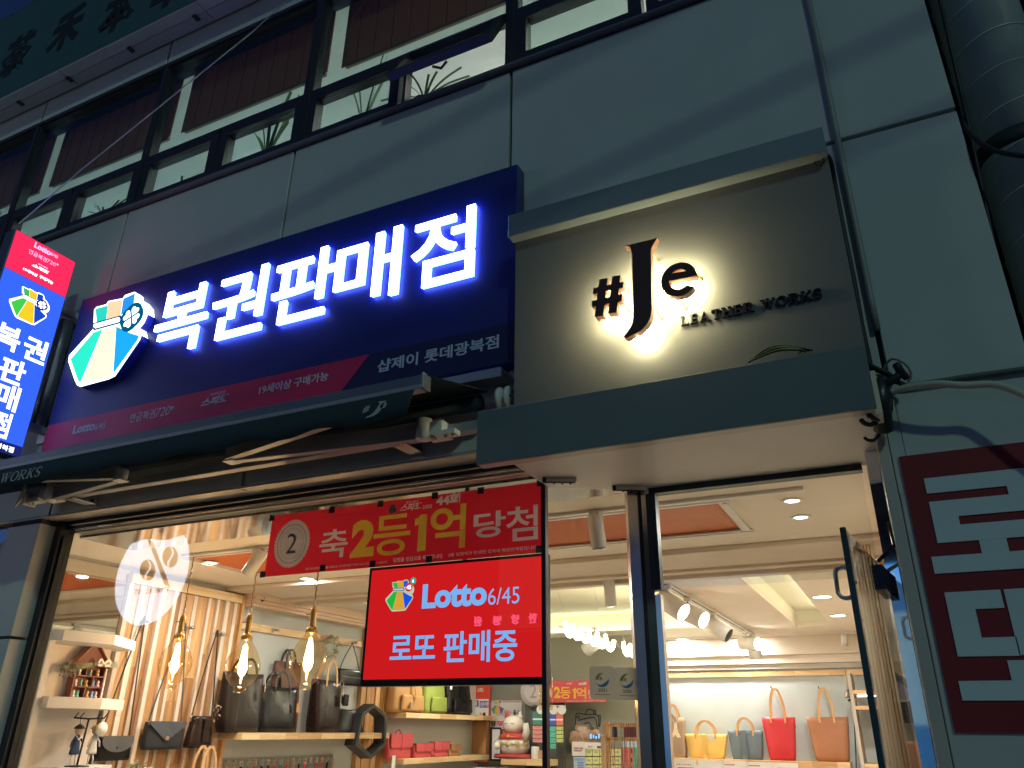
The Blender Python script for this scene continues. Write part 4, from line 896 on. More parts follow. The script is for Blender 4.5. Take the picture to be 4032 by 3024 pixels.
# bags hanging on pegs
def hang(name, label, qa, qb, X, m_, peg_q, strap_m, dpt=.07, flap=None, group='bags hanging on the plank wall', ex=5, **kw):
    y0,y1,z0,z1 = rX(qa,qb,X); t = thing(name, label, 'bag', (X-dpt/2,(y0+y1)/2,z0), group)
    body('body', (X-dpt/2,(y0+y1)/2,z0), *SD, y1-y0,(y1-y0)*kw.get('taper',.96),z1-z0,dpt,dpt*.8, m_, t, ex=ex, open_top=False)
    p = onX(peg_q,LXW+.075)
    for yy, k in ((y0+.02,-1),(y1-.02,1)):
        strap('strap', [Vector((X-dpt/2,yy,z1-.03)),Vector((X-dpt/2-.01,yy+(p.y-yy)*.35,z1+(p.z-z1)*.4)),Vector((LXW+.075,p.y+.008*k,p.z+.004)),Vector((LXW+.075,p.y,p.z+.014))], strap_m, t, .010, .004, (0,1,0))
        tube('strap_ring', [Vector((X-dpt/2,yy,z1-.04)),Vector((X-dpt/2,yy,z1+.005))], .006, mat('antique_brass',(.5,.36,.16),.3,.9), t, 6)
    return t, (y0,y1,z0,z1)
XH = LXW+.13
t, (y0,y1,z0,z1) = hang('crossbody_bag', 'black crossbody bag with a rounded grey flap hanging nearest the window', r2(880,1385),r2(1140,1590),XH,BLK,r2(1250,385),RUBBER)
fl_ = [(y0+.02,z1+.004)]+[( (y0+y1)/2+(y1-y0)/2*.92*math.cos(math.pi+math.pi*k/14), z1-.02-(z1-z0)*.52*math.sin(math.pi*k/14)) for k in range(15)]+[(y1-.02,z1+.004)]
plate('flap', fl_, .006, leather('grey_flap',(.10,.10,.10),.4), t, SIDE, (XH+.004,0,0)); lathe('snap',[(.008,0),(.006,.004)],(XH+.010,(y0+y1)/2,z1-(z1-z0)*.45),BLACKM,t,10,(1,0,0))
t, (y0,y1,z0,z1) = hang('envelope_bag', 'slate grey envelope bag with a pointed flap hanging on the plank wall', r2(1300,1255),r2(1590,1495),XH,GRL,r2(1610,440),mat('purple_strap',(.08,.055,.09),.6))
plate('flap', [(y0+.003,z1+.004),(y1-.003,z1+.004),(y1-.012,z1-.02),((y0+y1)/2+.02,z0+(z1-z0)*.36),((y0+y1)/2-.02,z0+(z1-z0)*.36),(y0+.012,z1-.02)], .006, leather('slate_flap',(.075,.08,.095),.38), t, SIDE, (XH+.004,0,0))
box('clasp', XH+.010,XH+.016,(y0+y1)/2-.016,(y0+y1)/2+.016,z0+(z1-z0)*.34,z0+(z1-z0)*.48, MATS['antique_brass'], t, .002)
t, (y0,y1,z0,z1) = hang('drawstring_bag', 'dark brown drawstring backpack hanging at the end of the plank wall', r2(1690,1205),r2(1865,1480),XH+.02,DBR,r2(1890,495),RUBBER,.10, taper=.7, ex=3)
box('pocket', XH+.018,XH+.032,(y0+y1)/2-.02,(y0+y1)/2+.05,z0+.04,z0+.20, DBR, t, .01)
t, (y0,y1,z0,z1) = hang('shoulder_bag', 'small black shoulder bag hanging from the hook rail', r4(1200,790),r4(1390,950),LXW+.13,BLK,r4(1300,585),RUBBER, group=None, ex=4)
strap('zip_line', [Vector((LXW+.134,y0+.03,z1-.07)),Vector((LXW+.136,(y0+y1)/2,z1-.072)),Vector((LXW+.134,y1-.03,z1-.07))], mat('zip_grey',(.25,.25,.25),.4), t, .004,.002)
y0,y1,z0,z1 = rX(r4(650,620),r4(830,960),LXW+.06)
t = tote('brown_tote', 'brown leather tote propped against the grey wall behind the black totes', (LXW+.055,(y0+y1)/2,Z1+.001), *SD, y1-y0+.06,y1-y0,z1-Z1-.10,.06,.05, leather('mahogany_leather',(.12,.05,.032),.4), DBR, .10, .35)
# wreath of dried flowers
p = onX(r4(1100,600),LXW+.06)
wr = thing('dried_wreath', 'small dried flower wreath hanging on the hook rail', 'wreath', (p.x,p.y,p.z))
def sprig(parent, name, c, R, n_, cols, sz, seed, arc=(0,2*math.pi), thick=.03):
    rnd = random.Random(seed); V, F = [], []; MI = []
    for k in range(n_):
        a = rnd.uniform(*arc); rr = R+rnd.gauss(0,thick*.4)
        o = Vector(c)+Vector((rnd.uniform(-.01,.05), rr*math.cos(a), rr*math.sin(a)))
        d1 = Vector((rnd.uniform(-1,1),rnd.uniform(-1,1),rnd.uniform(-1,1))).normalized()*sz*rnd.uniform(.5,1.3); d2 = d1.orthogonal().normalized()*sz*.4
        k0 = len(V); V += [o-d1*.5,o+d2*.5,o+d1*.5,o-d2*.5]; F.append((k0,k0+1,k0+2,k0+3))
    o = ob(name, V, F, cols, parent)
    for i, p_ in enumerate(o.data.polygons): p_.material_index = rnd.randrange(len(cols))
    return o
SPR = [mat('dried_green',(.22,.26,.13),.8),mat('dried_sage',(.30,.32,.22),.8),mat('dried_mauve',(.28,.14,.14),.8),mat('dried_straw',(.50,.44,.26),.8)]
sprig(wr, 'leaves', (p.x,p.y,p.z), .09, 260, SPR, .03, 3)
# hexagonal black frame at the end of the long shelf
hx = thing('hexagon_frame', 'deep black hexagonal frame standing out around the end of the long shelf', 'frame', (LXW+.25,4.2,1.31))
H6 = [onX(r4(*q),LXW+.30) for q in ((1490,1100),(1600,1205),(1592,1460),(1465,1580),(1328,1462),(1385,1185))]; c6_ = sum(H6, Vector())/6
V, F = [], []
for dx in (0,-.13):
    V += [p+Vector((dx,0,0)) for p in H6]+[c6_+(p-c6_)*.86+Vector((dx,0,0)) for p in H6]
for k in range(6):
    k2 = (k+1)%6; F += [(k,k2,6+k2,6+k),(12+k2,12+k,18+k,18+k2),(k2,k,12+k,12+k2),(6+k,6+k2,18+k2,18+k)]
ob('hexagon_box', V, F, mat('black_stain',(.025,.026,.026),.5), hx)
# pegboard with key rings
pb = thing('key_ring_board', 'grey perforated board with rows of brass key rings under the long shelf', 'board', (LXW+.02,3,1.1))
ya, yb = onX(r4(155,1570),LXW+.03).y, onX(r4(1140,1570),LXW+.03).y
box('perforated_sheet', LXW+.001,LXW+.016,ya,yb,.95,1.36, mat('pegboard_grey',(.22,.21,.20),.6), pb)
bm_list = []
for i in range(44):
    for j in range(3): bm_list.append((LXW+.0165,LXW+.0175,ya+.02+i*(yb-ya-.04)/43-.003,ya+.02+i*(yb-ya-.04)/43+.003,1.345-.035*j-.003,1.345-.035*j+.003))
h_ = boxes('holes', bm_list, RUBBER, pb); h_['kind'] = 'stuff'
BRS = mat('bright_brass',(.78,.60,.28),.25,1)
for k in range(18):
    yy = ya+.06+k*(yb-ya-.1)/17; col_ = [BRS,BRS,STEEL][k%3]
    tube('hook', [Vector((LXW+.016,yy,1.335)),Vector((LXW+.05,yy,1.335)),Vector((LXW+.052,yy,1.345))], .003, STEEL, pb, 5)
    tube('key_ring', [Vector((LXW+.046,yy+.016*math.cos(a),1.315+.018*math.sin(a))) for a in [2*math.pi*j/14 for j in range(15)]], .003, col_, pb, 5)
    box('key_fob', LXW+.04,LXW+.05,yy-.010,yy+.010,1.22,1.298, random.choice([BLK,CAML,REDL,BLUG,DBR]), pb, .003)
ob_h = tote('tan_handbag', 'tan handbag with tall rolled handles at the foot of the plank wall', (LXW+.30,onX(r2(1780,1650),LXW+.3).y,1.08), *SD, .30,.27,.20,.12,.08, NAT, NAT, .17, .5)
# cctv and cable on the grey wall
p = onX(r4(505,175),LXW+.12)
cc = thing('security_camera', 'white dome-ended security camera under the peach bulkhead', 'camera', (LXW,p.y,p.z+.05))
dirc = Vector((.75,-.45,-.48)).normalized()
lathe('body', [(.020,-.06),(.030,-.05),(.032,.02),(.028,.03)], p, WHITEM, cc, 18, dirc); lathe('lens', [(.026,.031),(.024,.036),(.002,.038)], p, BLACKM, cc, 16, dirc)
tube('bracket', [p-dirc*.04,p+Vector((-.03,0,.05)),Vector((LXW+.0,p.y,p.z+.06))], .010, WHITEM, cc)
wc = tube('white_cable', curve([onX(r4(395,170),LXW+.01),onX(r4(400,240),LXW+.012),onX(r4(385,320),LXW+.012),onX(r4(340,360),LXW+.012),onX(r4(250,410),LXW+.03)],6), .004, WHITEM)
tag(wc, 'white cable drooping across the grey wall below the camera', 'cable')
fr2 = thing('mini_frame', 'tiny wooden frame with dried sprigs at the left end of the long shelf', 'frame', onX(r4(155,1320),LXW+.1))
p = onX(r4(150,1325),LXW+.12); boxes('frame', [(p.x-.03,p.x-.01,p.y-.04,p.y+.03,Z1,Z1+.012),(p.x-.03,p.x-.01,p.y-.04,p.y-.03,Z1+.012,Z1+.13),(p.x-.03,p.x-.01,p.y+.02,p.y+.03,Z1+.012,Z1+.13),(p.x-.03,p.x-.01,p.y-.04,p.y+.03,Z1+.13,Z1+.14)], mat('walnut',(.16,.07,.035),.5), fr2)
sprig(fr2, 'sprigs', (p.x-.02,p.y-.03,Z1+.15), .04, 50, [SPR[3],SPR[2]], .03, 5)
# backpacks on the upper shelf
Z2 = 1.736
def backpack(label, qa, qb, m_, seed, flap=True):
    y0,y1,z0,z1 = rX(qa,qb,LXW+.22); h = .36
    t = thing('backpack', label, 'bag', (LXW+.13,(y0+y1)/2,Z2), 'backpacks on the upper shelf')
    body('body', (LXW+.13,(y0+y1)/2,Z2), *SD, y1-y0,(y1-y0)*.86,h,.17,.12, m_, t, ex=3.6, sag=.008, open_top=False)
    body('front_pocket', (LXW+.222,(y0+y1)/2,Z2+.02), *SD, (y1-y0)*.72,(y1-y0)*.66,h*.42,.05,.04, m_, t, ex=3.5, open_top=False)
    if flap: strap('strap', [Vector((LXW+.20,(y0+y1)/2,Z2+h)),Vector((LXW+.26,(y0+y1)/2,Z2+h*.6)),Vector((LXW+.262,(y0+y1)/2,Z2+h*.35))], m_, t, .025, .005, (0,1,0))
    handles(t, (LXW+.12,(y0+y1)/2,Z2+h-.005), *SD, .05, 0, .05, .0, m_, .016, .0)
    return t, (y0,y1)
t, _ = backpack('camel leather backpack with a padlock fob on the upper shelf', r4(1690,950),r4(1950,1165), CAML, 1)
box('fob', LXW+.262,LXW+.275,_[0]+.19,_[0]+.235,Z2+.04,Z2+.10, TAUP, t, .004)
t, _ = backpack('olive green leather backpack with a white tag on the upper shelf', r4(1965,950),r4(2140,1185), GRNL, 2, False)
box('white_tag', LXW+.25,LXW+.256,_[1]-.05,_[1]-.01,Z2+.26,Z2+.33, WHITEM, t)
t, _ = backpack('black leather backpack with a flap at the far end of the upper shelf', r5(385,950),r5(600,1195), BLK, 3)
# satchels on the lower shelf
Z3 = 1.306
def satchel(label, qa, qb, m_, strap_loop=True, buckle=True):
    y0,y1,z0,z1 = rX(qa,qb,LXW+.22); h = max(.12, z1-Z3)
    t = thing('satchel', label, 'bag', (LXW+.14,(y0+y1)/2,Z3), 'small bags on the low shelf')
    X = LXW+.20
    body('body', (LXW+.15,(y0+y1)/2,Z3), *SD, y1-y0,(y1-y0)*.9,h*.97,.10,.07, m_, t, ex=4.5, open_top=False)
    mid = (y0+y1)/2; w2 = (y1-y0)/2*.93
    plate('flap', [(mid-w2,Z3+h),(mid-w2,Z3+h*.52),(mid-w2*.85,Z3+h*.44),(mid+w2*.85,Z3+h*.44),(mid+w2,Z3+h*.52),(mid+w2,Z3+h)], .006, m_, t, SIDE, (X+.002,0,0))
    plate('flap_top', [(mid-w2,0),(mid+w2,0),(mid+w2,-.07),(mid-w2,-.07)], .006, m_, t, (Vector((0,1,0)),Vector((1,0,0))*1.0), (X+.007,0,Z3+h+.005))
    if buckle: strap('tongue', [Vector((X+.010,mid,Z3+h)),Vector((X+.012,mid,Z3+h*.6)),Vector((X+.012,mid,Z3+h*.32))], m_, t, .018, .004, (0,1,0))
    if strap_loop: strap('shoulder_strap', [Vector((LXW+.17,y0+.01,Z3+h*.85)),Vector((LXW+.20,y0-.03,Z3+h*.9)),Vector((LXW+.22,y0-.04,Z3+h*.4)),Vector((LXW+.24,y0+.0,Z3+.01)),Vector((LXW+.25,y0+.08,Z3+.006))], m_, t, .010, .004, (0,1,0))
    return t, (y0,y1,h)
t, yy = satchel('tall rose-red satchel with a top handle on the low shelf', r4(1645,1365),r4(1835,1590), PNKR)
handles(t, (LXW+.15,(yy[0]+yy[1])/2,Z3+yy[2]), *SD, .05, 0, .04, .0, PNKR, .014, .0)
tgp = onX(r4(1660,1570),LXW+.275); box('price_tag', tgp.x,tgp.x+.002,tgp.y-.03,tgp.y+.03,tgp.z-.12,tgp.z+.02, WHITEM, t)
satchel('small rose-red satchel with a knotted tongue, middle of the low shelf', r5(95,1450),r5(245,1590), PNKR)
satchel('rose-red satchel with a plain flap beside the tan pouch', r5(252,1432),r5(388,1590), PNKR)
satchel('small tan pouch at the far end of the low shelf', r5(398,1488),r5(485,1590), leather('tan_pouch',(.34,.17,.07),.45), False)
# ------------------------------------------------------------------ white corner shelves by the window
cs = thing('corner_shelf_unit', 'white corner shelf unit with thick boards by the left end of the window', 'shelf unit', (-4.75,.75,.35))
SHW = mat('shelf_white',(.74,.68,.63),.5,var=.03)
box('back_panel', -4.86,-4.84,.42,.98,.35,2.12, SHW, cs)
box('side_post', -4.66,-4.605,.36,.398,.35,2.054, SHW, cs)
for k, (za, zb) in enumerate(((2.055,2.115),(1.68,1.742),(1.295,1.355))):
    ob('board', [(-4.995,.40,za),(-4.55,.40,za),(-4.50,.72,za),(-4.74,1.08,za),(-4.995,1.08,za),(-4.995,.40,zb),(-4.55,.40,zb),(-4.50,.72,zb),(-4.74,1.08,zb),(-4.995,1.08,zb)],
       [(4,3,2,1,0),(5,6,7,8,9),(0,1,6,5),(1,2,7,6),(2,3,8,7),(3,4,9,8),(4,0,5,9)], SHW, cs)
# miniature house cabinet
hc = onX(r2(800,1060),-4.70)
hz0 = 1.743; hy0, hy1 = onX(r2(660,1050),-4.70).y, onX(r2(930,1050),-4.70).y; hx_ = -4.76
hn = thing('miniature_house', 'reddish wooden house-shaped miniature cabinet on the middle white shelf', 'cabinet', (hx_,(hy0+hy1)/2,hz0))
MAH = mat('mahogany_wood',(.20,.062,.045),.5)
hw_ = hy1-hy0; hh_ = .20
boxes('case', [(hx_-.05,hx_,hy0,hy0+.008,hz0,hz0+hh_),(hx_-.05,hx_,hy1-.008,hy1,hz0,hz0+hh_),(hx_-.05,hx_-.045,hy0+.008,hy1-.008,hz0,hz0+hh_)]+[(hx_-.044,hx_,hy0+.008,hy1-.008,hz0+z,hz0+z+.007) for z in (0,.065,.13,.193)]+[(hx_-.044,hx_,hy0+hw_*f,hy0+hw_*f+.006,hz0+z0+.007,hz0+z0+.064) for f, z0 in ((.42,0),(.62,.065),(.35,.13))], MAH, hn)
plate('gable', [(hy0-.01,hz0+hh_),(hy1+.01,hz0+hh_),((hy0+hy1)/2,hz0+hh_+.13)], .03, MAH, hn, SIDE, (hx_-.04,0,0))
for s_ in (-1,1): prism_w('roof_board', [(hx_-.055,(hy0+hy1)/2,hz0+hh_+.145),(hx_+.01,(hy0+hy1)/2,hz0+hh_+.145),(hx_+.01,(hy0+hy1)/2+s_*(hw_/2+.03),hz0+hh_-.012),(hx_-.055,(hy0+hy1)/2+s_*(hw_/2+.03),hz0+hh_-.012)], (0,0,1), .010, mat('cedar',(.34,.15,.08),.6), hn)
mini = [mat('mini_'+k,c,.4) for k, c in (('white',(.8,.78,.72)),('teal',(.15,.42,.36)),('gold',(.6,.44,.12)),('blue',(.15,.3,.6)),('pink',(.75,.5,.5)))]
for i, (f, z) in enumerate(((.15,.007),(.28,.007),(.6,.007),(.75,.007),(.88,.007),(.15,.072),(.32,.072),(.5,.072),(.72,.072),(.88,.072),(.2,.137),(.55,.137),(.8,.137))):
    lathe('miniature', [(.012,0),(.013,.008),(.006,.016),(.010,.026),(.008,.038),(.001,.042)], (hx_-.02,hy0+hw_*f,hz0+z), mini[i%5], hn, 10)
br = thing('dried_broom', 'bundle of dried stalks with a white bow tied across the miniature house', 'dried flowers', (hx_+.02,hy0,hz0+hh_))
rnd = random.Random(4)
tubes('stalks', [([Vector((hx_+.012+rnd.uniform(0,.02),hy0-.10+rnd.uniform(-.03,.03),hz0+hh_-.03+rnd.uniform(-.035,.035))),Vector((hx_+.02,hy0+hw_*.62+rnd.uniform(-.02,.02),hz0+hh_+.01+rnd.uniform(-.008,.008))),Vector((hx_+.015,hy1+.06+rnd.uniform(-.04,.02),hz0+hh_+.012+rnd.uniform(-.02,.02)))],.0018) for _ in range(46)], SPR[1], br, 4)
sprig(br, 'heads', (hx_+.012,hy0-.07,hz0+hh_-.03), .035, 160, SPR, .022, 9)
for s_ in (-1,1): strap('bow', [Vector((hx_+.045,hy0+hw_*.72,hz0+hh_+.01)),Vector((hx_+.05,hy0+hw_*.72+.03*s_,hz0+hh_+.035)),Vector((hx_+.05,hy0+hw_*.72+.045*s_,hz0+hh_+.005)),Vector((hx_+.045,hy0+hw_*.72+.01*s_,hz0+hh_+.002))], WHITEM, br, .014, .002)
# ornament stand with two dangling dolls
osd = thing('ornament_stand', 'dark metal ornament tree on the lowest white shelf', 'stand', (-4.68,onX(r2(690,1600),-4.68).y,1.356))
oy = onX(r2(720,1400),-4.68).y
tube('stem', [Vector((-4.68,oy,1.358)),Vector((-4.68,oy+.015,1.62))], .006, BLACKM, osd); lathe('foot', [(.07,0),(.068,.006),(.01,.010)], (-4.68,oy,1.356), BLACKM, osd, 20)
tube('branch', [Vector((-4.68,oy-.09,1.63)),Vector((-4.68,oy+.015,1.625)),Vector((-4.68,oy+.12,1.63))], .005, BLACKM, osd)
for s_ in (-.09,-.05,.07,.12): tube('twig', [Vector((-4.68,oy+s_,1.628)),Vector((-4.675,oy+s_+.02,1.66))], .004, BLACKM, osd, 5)
for k, (dy, cap, clothes, lab) in enumerate(((-.045,(.02,.02,.03),(.03,.05,.12),'doll ornament in navy with a black cap dangling from the ornament tree'),(.075,(.70,.58,.30),(.62,.60,.62),'doll ornament in stripes with a straw hat dangling from the ornament tree'))):
    dl = thing('doll_ornament', lab, 'doll', (-4.67,oy+dy,1.45), 'dangling doll ornaments')
    c = Vector((-4.67,oy+dy,1.56))
    lathe('head', [(.002,-.026),(.018,-.018),(.024,0),(.020,.014),(.004,.024)], c, mat('doll_skin',(.66,.46,.36),.6), dl, 14)
    lathe('hat', [(.034,.008),(.030,.012),(.024,.022),(.006,.034)], c, mat('doll_hat%d'%k,cap,.7), dl, 14)
    body('dress', (c.x,c.y,c.z-.135), *SD, .07,.025,.11,.03,.02, mat('doll_dress%d'%k,clothes,.8), dl, ex=2.5)
    for s_ in (-1,1):
        tube('arm', [c+Vector((0,s_*.012,-.035)),c+Vector((.008,s_*.035,-.065)),c+Vector((.008,s_*.042,-.095))], [.006,.0055,.004], MATS['doll_dress%d'%k], dl, 6)
        tube('leg', [c+Vector((0,s_*.012,-.13)),c+Vector((.004,s_*.016,-.165)),c+Vector((.004,s_*.017,-.195))], [.006,.005,.004], WHITEM, dl, 6)
    tube('collar', [c+Vector((.014,-.02,-.03)),c+Vector((.017,0,-.055)),c+Vector((.014,.02,-.03))], .004, WHITEM, dl, 5)
    tube('hanger', [c+Vector((0,0,.03)),Vector((-4.68,oy+dy,1.628))], .0015, BLACKM, dl, 4)
p = onX(r2(885,1320),-4.64); rd = lathe('round_card', [(.042,0),(.042,.002)], (p.x,p.y,p.z), WHITEM, None, 28, (1,0,0)); tag(rd, 'round white paper card hanging beside the striped doll', 'card')
# flowers at the very bottom
p = onX(r2(1180,1650),-4.55); fb = thing('flower_posy', 'posy of green sprigs and pale flowers at the bottom of the plank wall', 'flowers', (p.x,p.y,p.z-.1))
sprig(fb, 'leaves', (p.x,p.y-.02,p.z-.05), .05, 220, [SPR[0],SPR[0],SPR[1]], .035, 12, thick=.06)
for k in range(4): lathe('blossom', [(.004,-.01),(.018,0),(.016,.012),(.004,.018)], (p.x+.03,p.y+.03+.02*k,p.z-.03+.01*(k%2)), mini[4 if k%2 else 0], fb, 10)
# ------------------------------------------------------------------ pendant bulbs
AMB = glass('amber_glass', (.98,.87,.69), 1.9); BRASS = mat('pendant_brass',(.70,.45,.16),.3,.9); FILA = glow('filament', (1.0,.50,.15), 40)
CORD = mat('gold_cord',(.36,.24,.09),.7)
def pendant(label, q_top_bulb, q_bot_bulb, Y, top):
    a = onY(q_top_bulb,Y); b = onY(q_bot_bulb,Y); x = (a.x+b.x)/2
    h = a.z-b.z; R = h*.345
    t = thing('pendant_lamp', label, 'lamp', (x,Y,b.z), 'filament pendant lamps in the window')
    prof = [(.055*h/.3*.62,0),(.034,.012),(.036,.03),(R*.55,h*.14),(R*.85,h*.27),(R,h*.45),(R*.96,h*.58),(R*.78,h*.74),(R*.5,h*.88),(R*.30,h*.97),(R*.26,h)]
    lathe('bulb_glass', prof, (x,Y,b.z), AMB, t, 28)
    # spiral filament with a bright core
    tube('filament', [Vector((x+.006*math.cos(k*1.1)*math.sin(math.pi*k/44),Y+.006*math.sin(k*1.1)*math.sin(math.pi*k/44),b.z+h*.16+h*.68*k/44)) for k in range(45)], [.0018+.0042*math.sin(math.pi*k/44) for k in range(45)], FILA, t, 8)
    lathe('socket_ring', [(R*.28,0),(R*.30,.012),(R*.26,.030),(R*.18,.036)], (x,Y,b.z+h*.99), BRASS, t, 20)
    for k in range(14):
        a_ = 2*math.pi*k/14; box('rib', x+R*.29*math.cos(a_)-.003,x+R*.29*math.cos(a_)+.003,Y+R*.29*math.sin(a_)-.003,Y+R*.29*math.sin(a_)+.003,b.z+h*.99,b.z+h*.99+.02, BRASS, t)
    lathe('socket', [(.018,0),(.0195,.01),(.018,.02),(.018,.07),(.0195,.075),(.0195,.095),(.012,.115),(.006,.125)], (x,Y,b.z+h*.99+.034), BRASS, t, 18)
    tube('switch_key', [Vector((x,Y,b.z+h+.105)),Vector((x-.040,Y-.01,b.z+h+.105)),Vector((x-.046,Y-.01,b.z+h+.105))], .005, BRASS, t, 6)
    z0 = b.z+h*.99+.16; cp = [Vector((x+.0022*math.cos(k*.9),Y+.0022*math.sin(k*.9),z0+(top-z0)*k/60)) for k in range(61)]
    lathe('cord_grip', [(.008,0),(.007,.035),(.003,.05)], (x,Y,b.z+h+.15), WHITEM, t, 10)
    tube('cord', cp, .004, CORD, t, 6)
    lamp('bulb_light','POINT',(x,Y,b.z+h*.5),11.0,(1,.66,.36),t,.03)
    return t
pendant('filament pendant lamp hanging in front of the plank wall', r2(1555,530),r2(1490,970),1.0,2.64)
pendant('filament pendant lamp hanging in front of the charcoal tote', r4(385,540),r4(305,1000),1.0,2.64)
pendant('filament pendant lamp hanging beside the red screen', r4(945,480),r4(885,975),1.0,2.64)
# short tubular bulb behind the screen corner
p0_ = onY(nl(1545,250),.62); tb = thing('tube_bulb', 'small tubular filament bulb glowing below the corner of the red screen', 'lamp', (p0_.x,.62,p0_.z-.1))
lathe('glass_tube', [(.030,-.075),(.032,-.06),(.032,.06),(.02,.075)], p0_-Vector((0,0,.02)), AMB, tb, 20); tube('filament', [p0_+Vector((0,0,-.07)),p0_+Vector((0,0,.04))], .007, FILA, tb, 8)
lathe('socket', [(.022,0),(.022,.06)], p0_+Vector((0,0,.055)), BRASS, tb, 16); tube('cord', [p0_+Vector((0,0,.115)),Vector((p0_.x,.62,2.64))], .003, CORD, tb, 6)
# ------------------------------------------------------------------ spotlights
SPOTF = glow('spot_face', (1.0,.93,.80), 22)
def spot(label, top, d, length=.17, R=.038, on=True, group='track spotlights', stem=.06, power=0):
    t = thing('track_spot', label, 'spotlight', top, group); top = Vector(top); d = Vector(d).normalized()
    box('adapter', top.x-.03,top.x+.03,top.y-.03,top.y+.03,top.z-.03,top.z, WHITEM, t, .003)
    piv = top-Vector((0,0,.03+stem)); tube('stem', [top-Vector((0,0,.03)),piv], .010, WHITEM, t, 8)
    o = piv-d*length*.35
    lathe('housing', [(.004,0),(R*.8,.002),(R,.012),(R,length)], o, WHITEM, t, 22, d)
    lathe('lamp_face' if on else 'dark_face', [(R*.88,length+.0006),(R*.86,length+.0015),(.001,length+.0018)], o, SPOTF if on else BLACKM, t, 20, d)
    if power: lamp('spot_light','SPOT',o+d*(length+.01),power,(1,.95,.86),t,.03,o+d*2,1.3,.7)
    return t
trk = thing('light_track', 'white light track crossing the ceiling behind the shop window', 'track', (-2.3,.95,2.65)); box('rail', -4.3,-.3,.93,.965,2.632,2.649, WHITEM, trk, .002)
spot('white spotlight hanging straight down behind the door glass', (-1.335,.95,2.632), (.10,.05,-1), .18, .040, False, stem=.04)
p = onZ(r3(470,800),2.63); spot('white spotlight tilted over the left pendant lamps', (p.x,.95,2.632), (-.45,-.1,-.75), .18,.042, False, stem=.03)
p = onZ(r6(880,1050),2.62); spot('lit white spotlight hanging before the bright cove', (p.x,p.y,2.62), (-.05,.3,-1), .22,.042, True, stem=.03)
trk2 = thing('light_track', 'long white light track running to the back beside the bright cove', 'track', (-1.56,5,2.65)); box('rail', -1.60,-1.56,2.9,7.0,2.628,2.6485, WHITEM, trk2, .002); box('groove', -1.59,-1.575,2.92,6.98,2.6265,2.6278, BLACKM, trk2)
for k, (q, d_, on, lab) in enumerate(((r7(415,70),(.80,-.25,-.55),True,'big white track spot nearest the door on the long track'),(r7(665,170),(.82,-.28,-.42),True,'second big white track spot on the long track, lit'),(r7(915,300),(.78,-.10,-.52),False,'third track spot on the long track, dark face'),(r7(1165,465),(.80,-.45,-.12),True,'last lit track spot at the far end of the long track'))):
    p = onZ(q,2.63); yy = min(max(p.y,2.98),6.9); spot(lab, (-1.58,yy,2.628), d_, .24,.075, on, 'big spots on the long track', .10, 7 if on else 0)
p = onZ(r7(1200,560),2.6); spot('drooping track spot behind the last one of the long track', (-1.58,6.95,2.628), (.1,.1,-1), .17,.075, False, 'big spots on the long track', .12)
p = onZ(r5(1350,490),2.62); spot('big white spot turned away beside the glowing wave lamp', (-3.05,5.6,2.64), (-.75,.2,-.5), .22,.075, False, 'big spots on the long track', .14)
trk3 = thing('light_track', 'short white track with a small spot above the right end of the tote shelf', 'track', (-.3,6.3,2.65)); p = onZ(r8(590,480),2.64); box('rail', p.x,-.03,p.y-.02,p.y+.02,2.625,2.6495, WHITEM, trk3, .002)
spot('small white spot on the short track above the bell', (p.x+.06,p.y,2.625), (-.1,.3,-1), .12,.036, False, stem=.02)
# ------------------------------------------------------------------ recessed downlights
DLF = glow('downlight_face', (1.0,.95,.86), 12)
def downlight(label, x, y, R=.055, power=18, face=DLF):
    t = thing('downlight', label, 'downlight', (x,y,CZ), 'recessed downlights')
    lathe('trim', [(R+.018,-.001),(R+.016,-.006),(R,-.008),(R,-.0005)], (x,y,CZ), WHITEM, t, 26); lathe('diffuser', [(R-.001,-.004),(.001,-.0045)], (x,y,CZ), face, t, 26)
    if power: lamp('down_light','AREA',(x,y,CZ-.012),power*1.05,(1,.955,.88),t,R*1.8,(x,y,0))
for q, lab, R, pw_ in ((d_q, l_, r_, p_) for d_q, l_, r_, p_ in (((3119,1969),'small downlight nearest the door header',.036,9),((3153,2034),'small downlight behind the one nearest the door header',.036,9),(r8(452,165),'large round downlight beside the light slot',.075,26),(r8(592,328),'round downlight next to the air vent',.072,22),(r1(1840,915),'small downlight over the pendant lamps',.04,14),
     (r6(1528,1590),'flat downlight at the back of the long track',.075,20),(r6(2110,1585),'flat downlight at the far end of the shop',.07,16),(r6(1018,1605),'flat downlight behind the wave lamp',.07,16),(r4(1418,162),'tiny bright downlight at the edge of the red screen',.03,6))):
    p = onZ(q,CZ)
    if p.y > 7.3: p.y = 7.3
    downlight(lab, p.x, p.y, R, pw_)
downlight('downlight over the backpack shelf', -4.3, 5.0, .055, 26); downlight('downlight over the long shelf of totes', -4.1, 2.0, .05, 22)
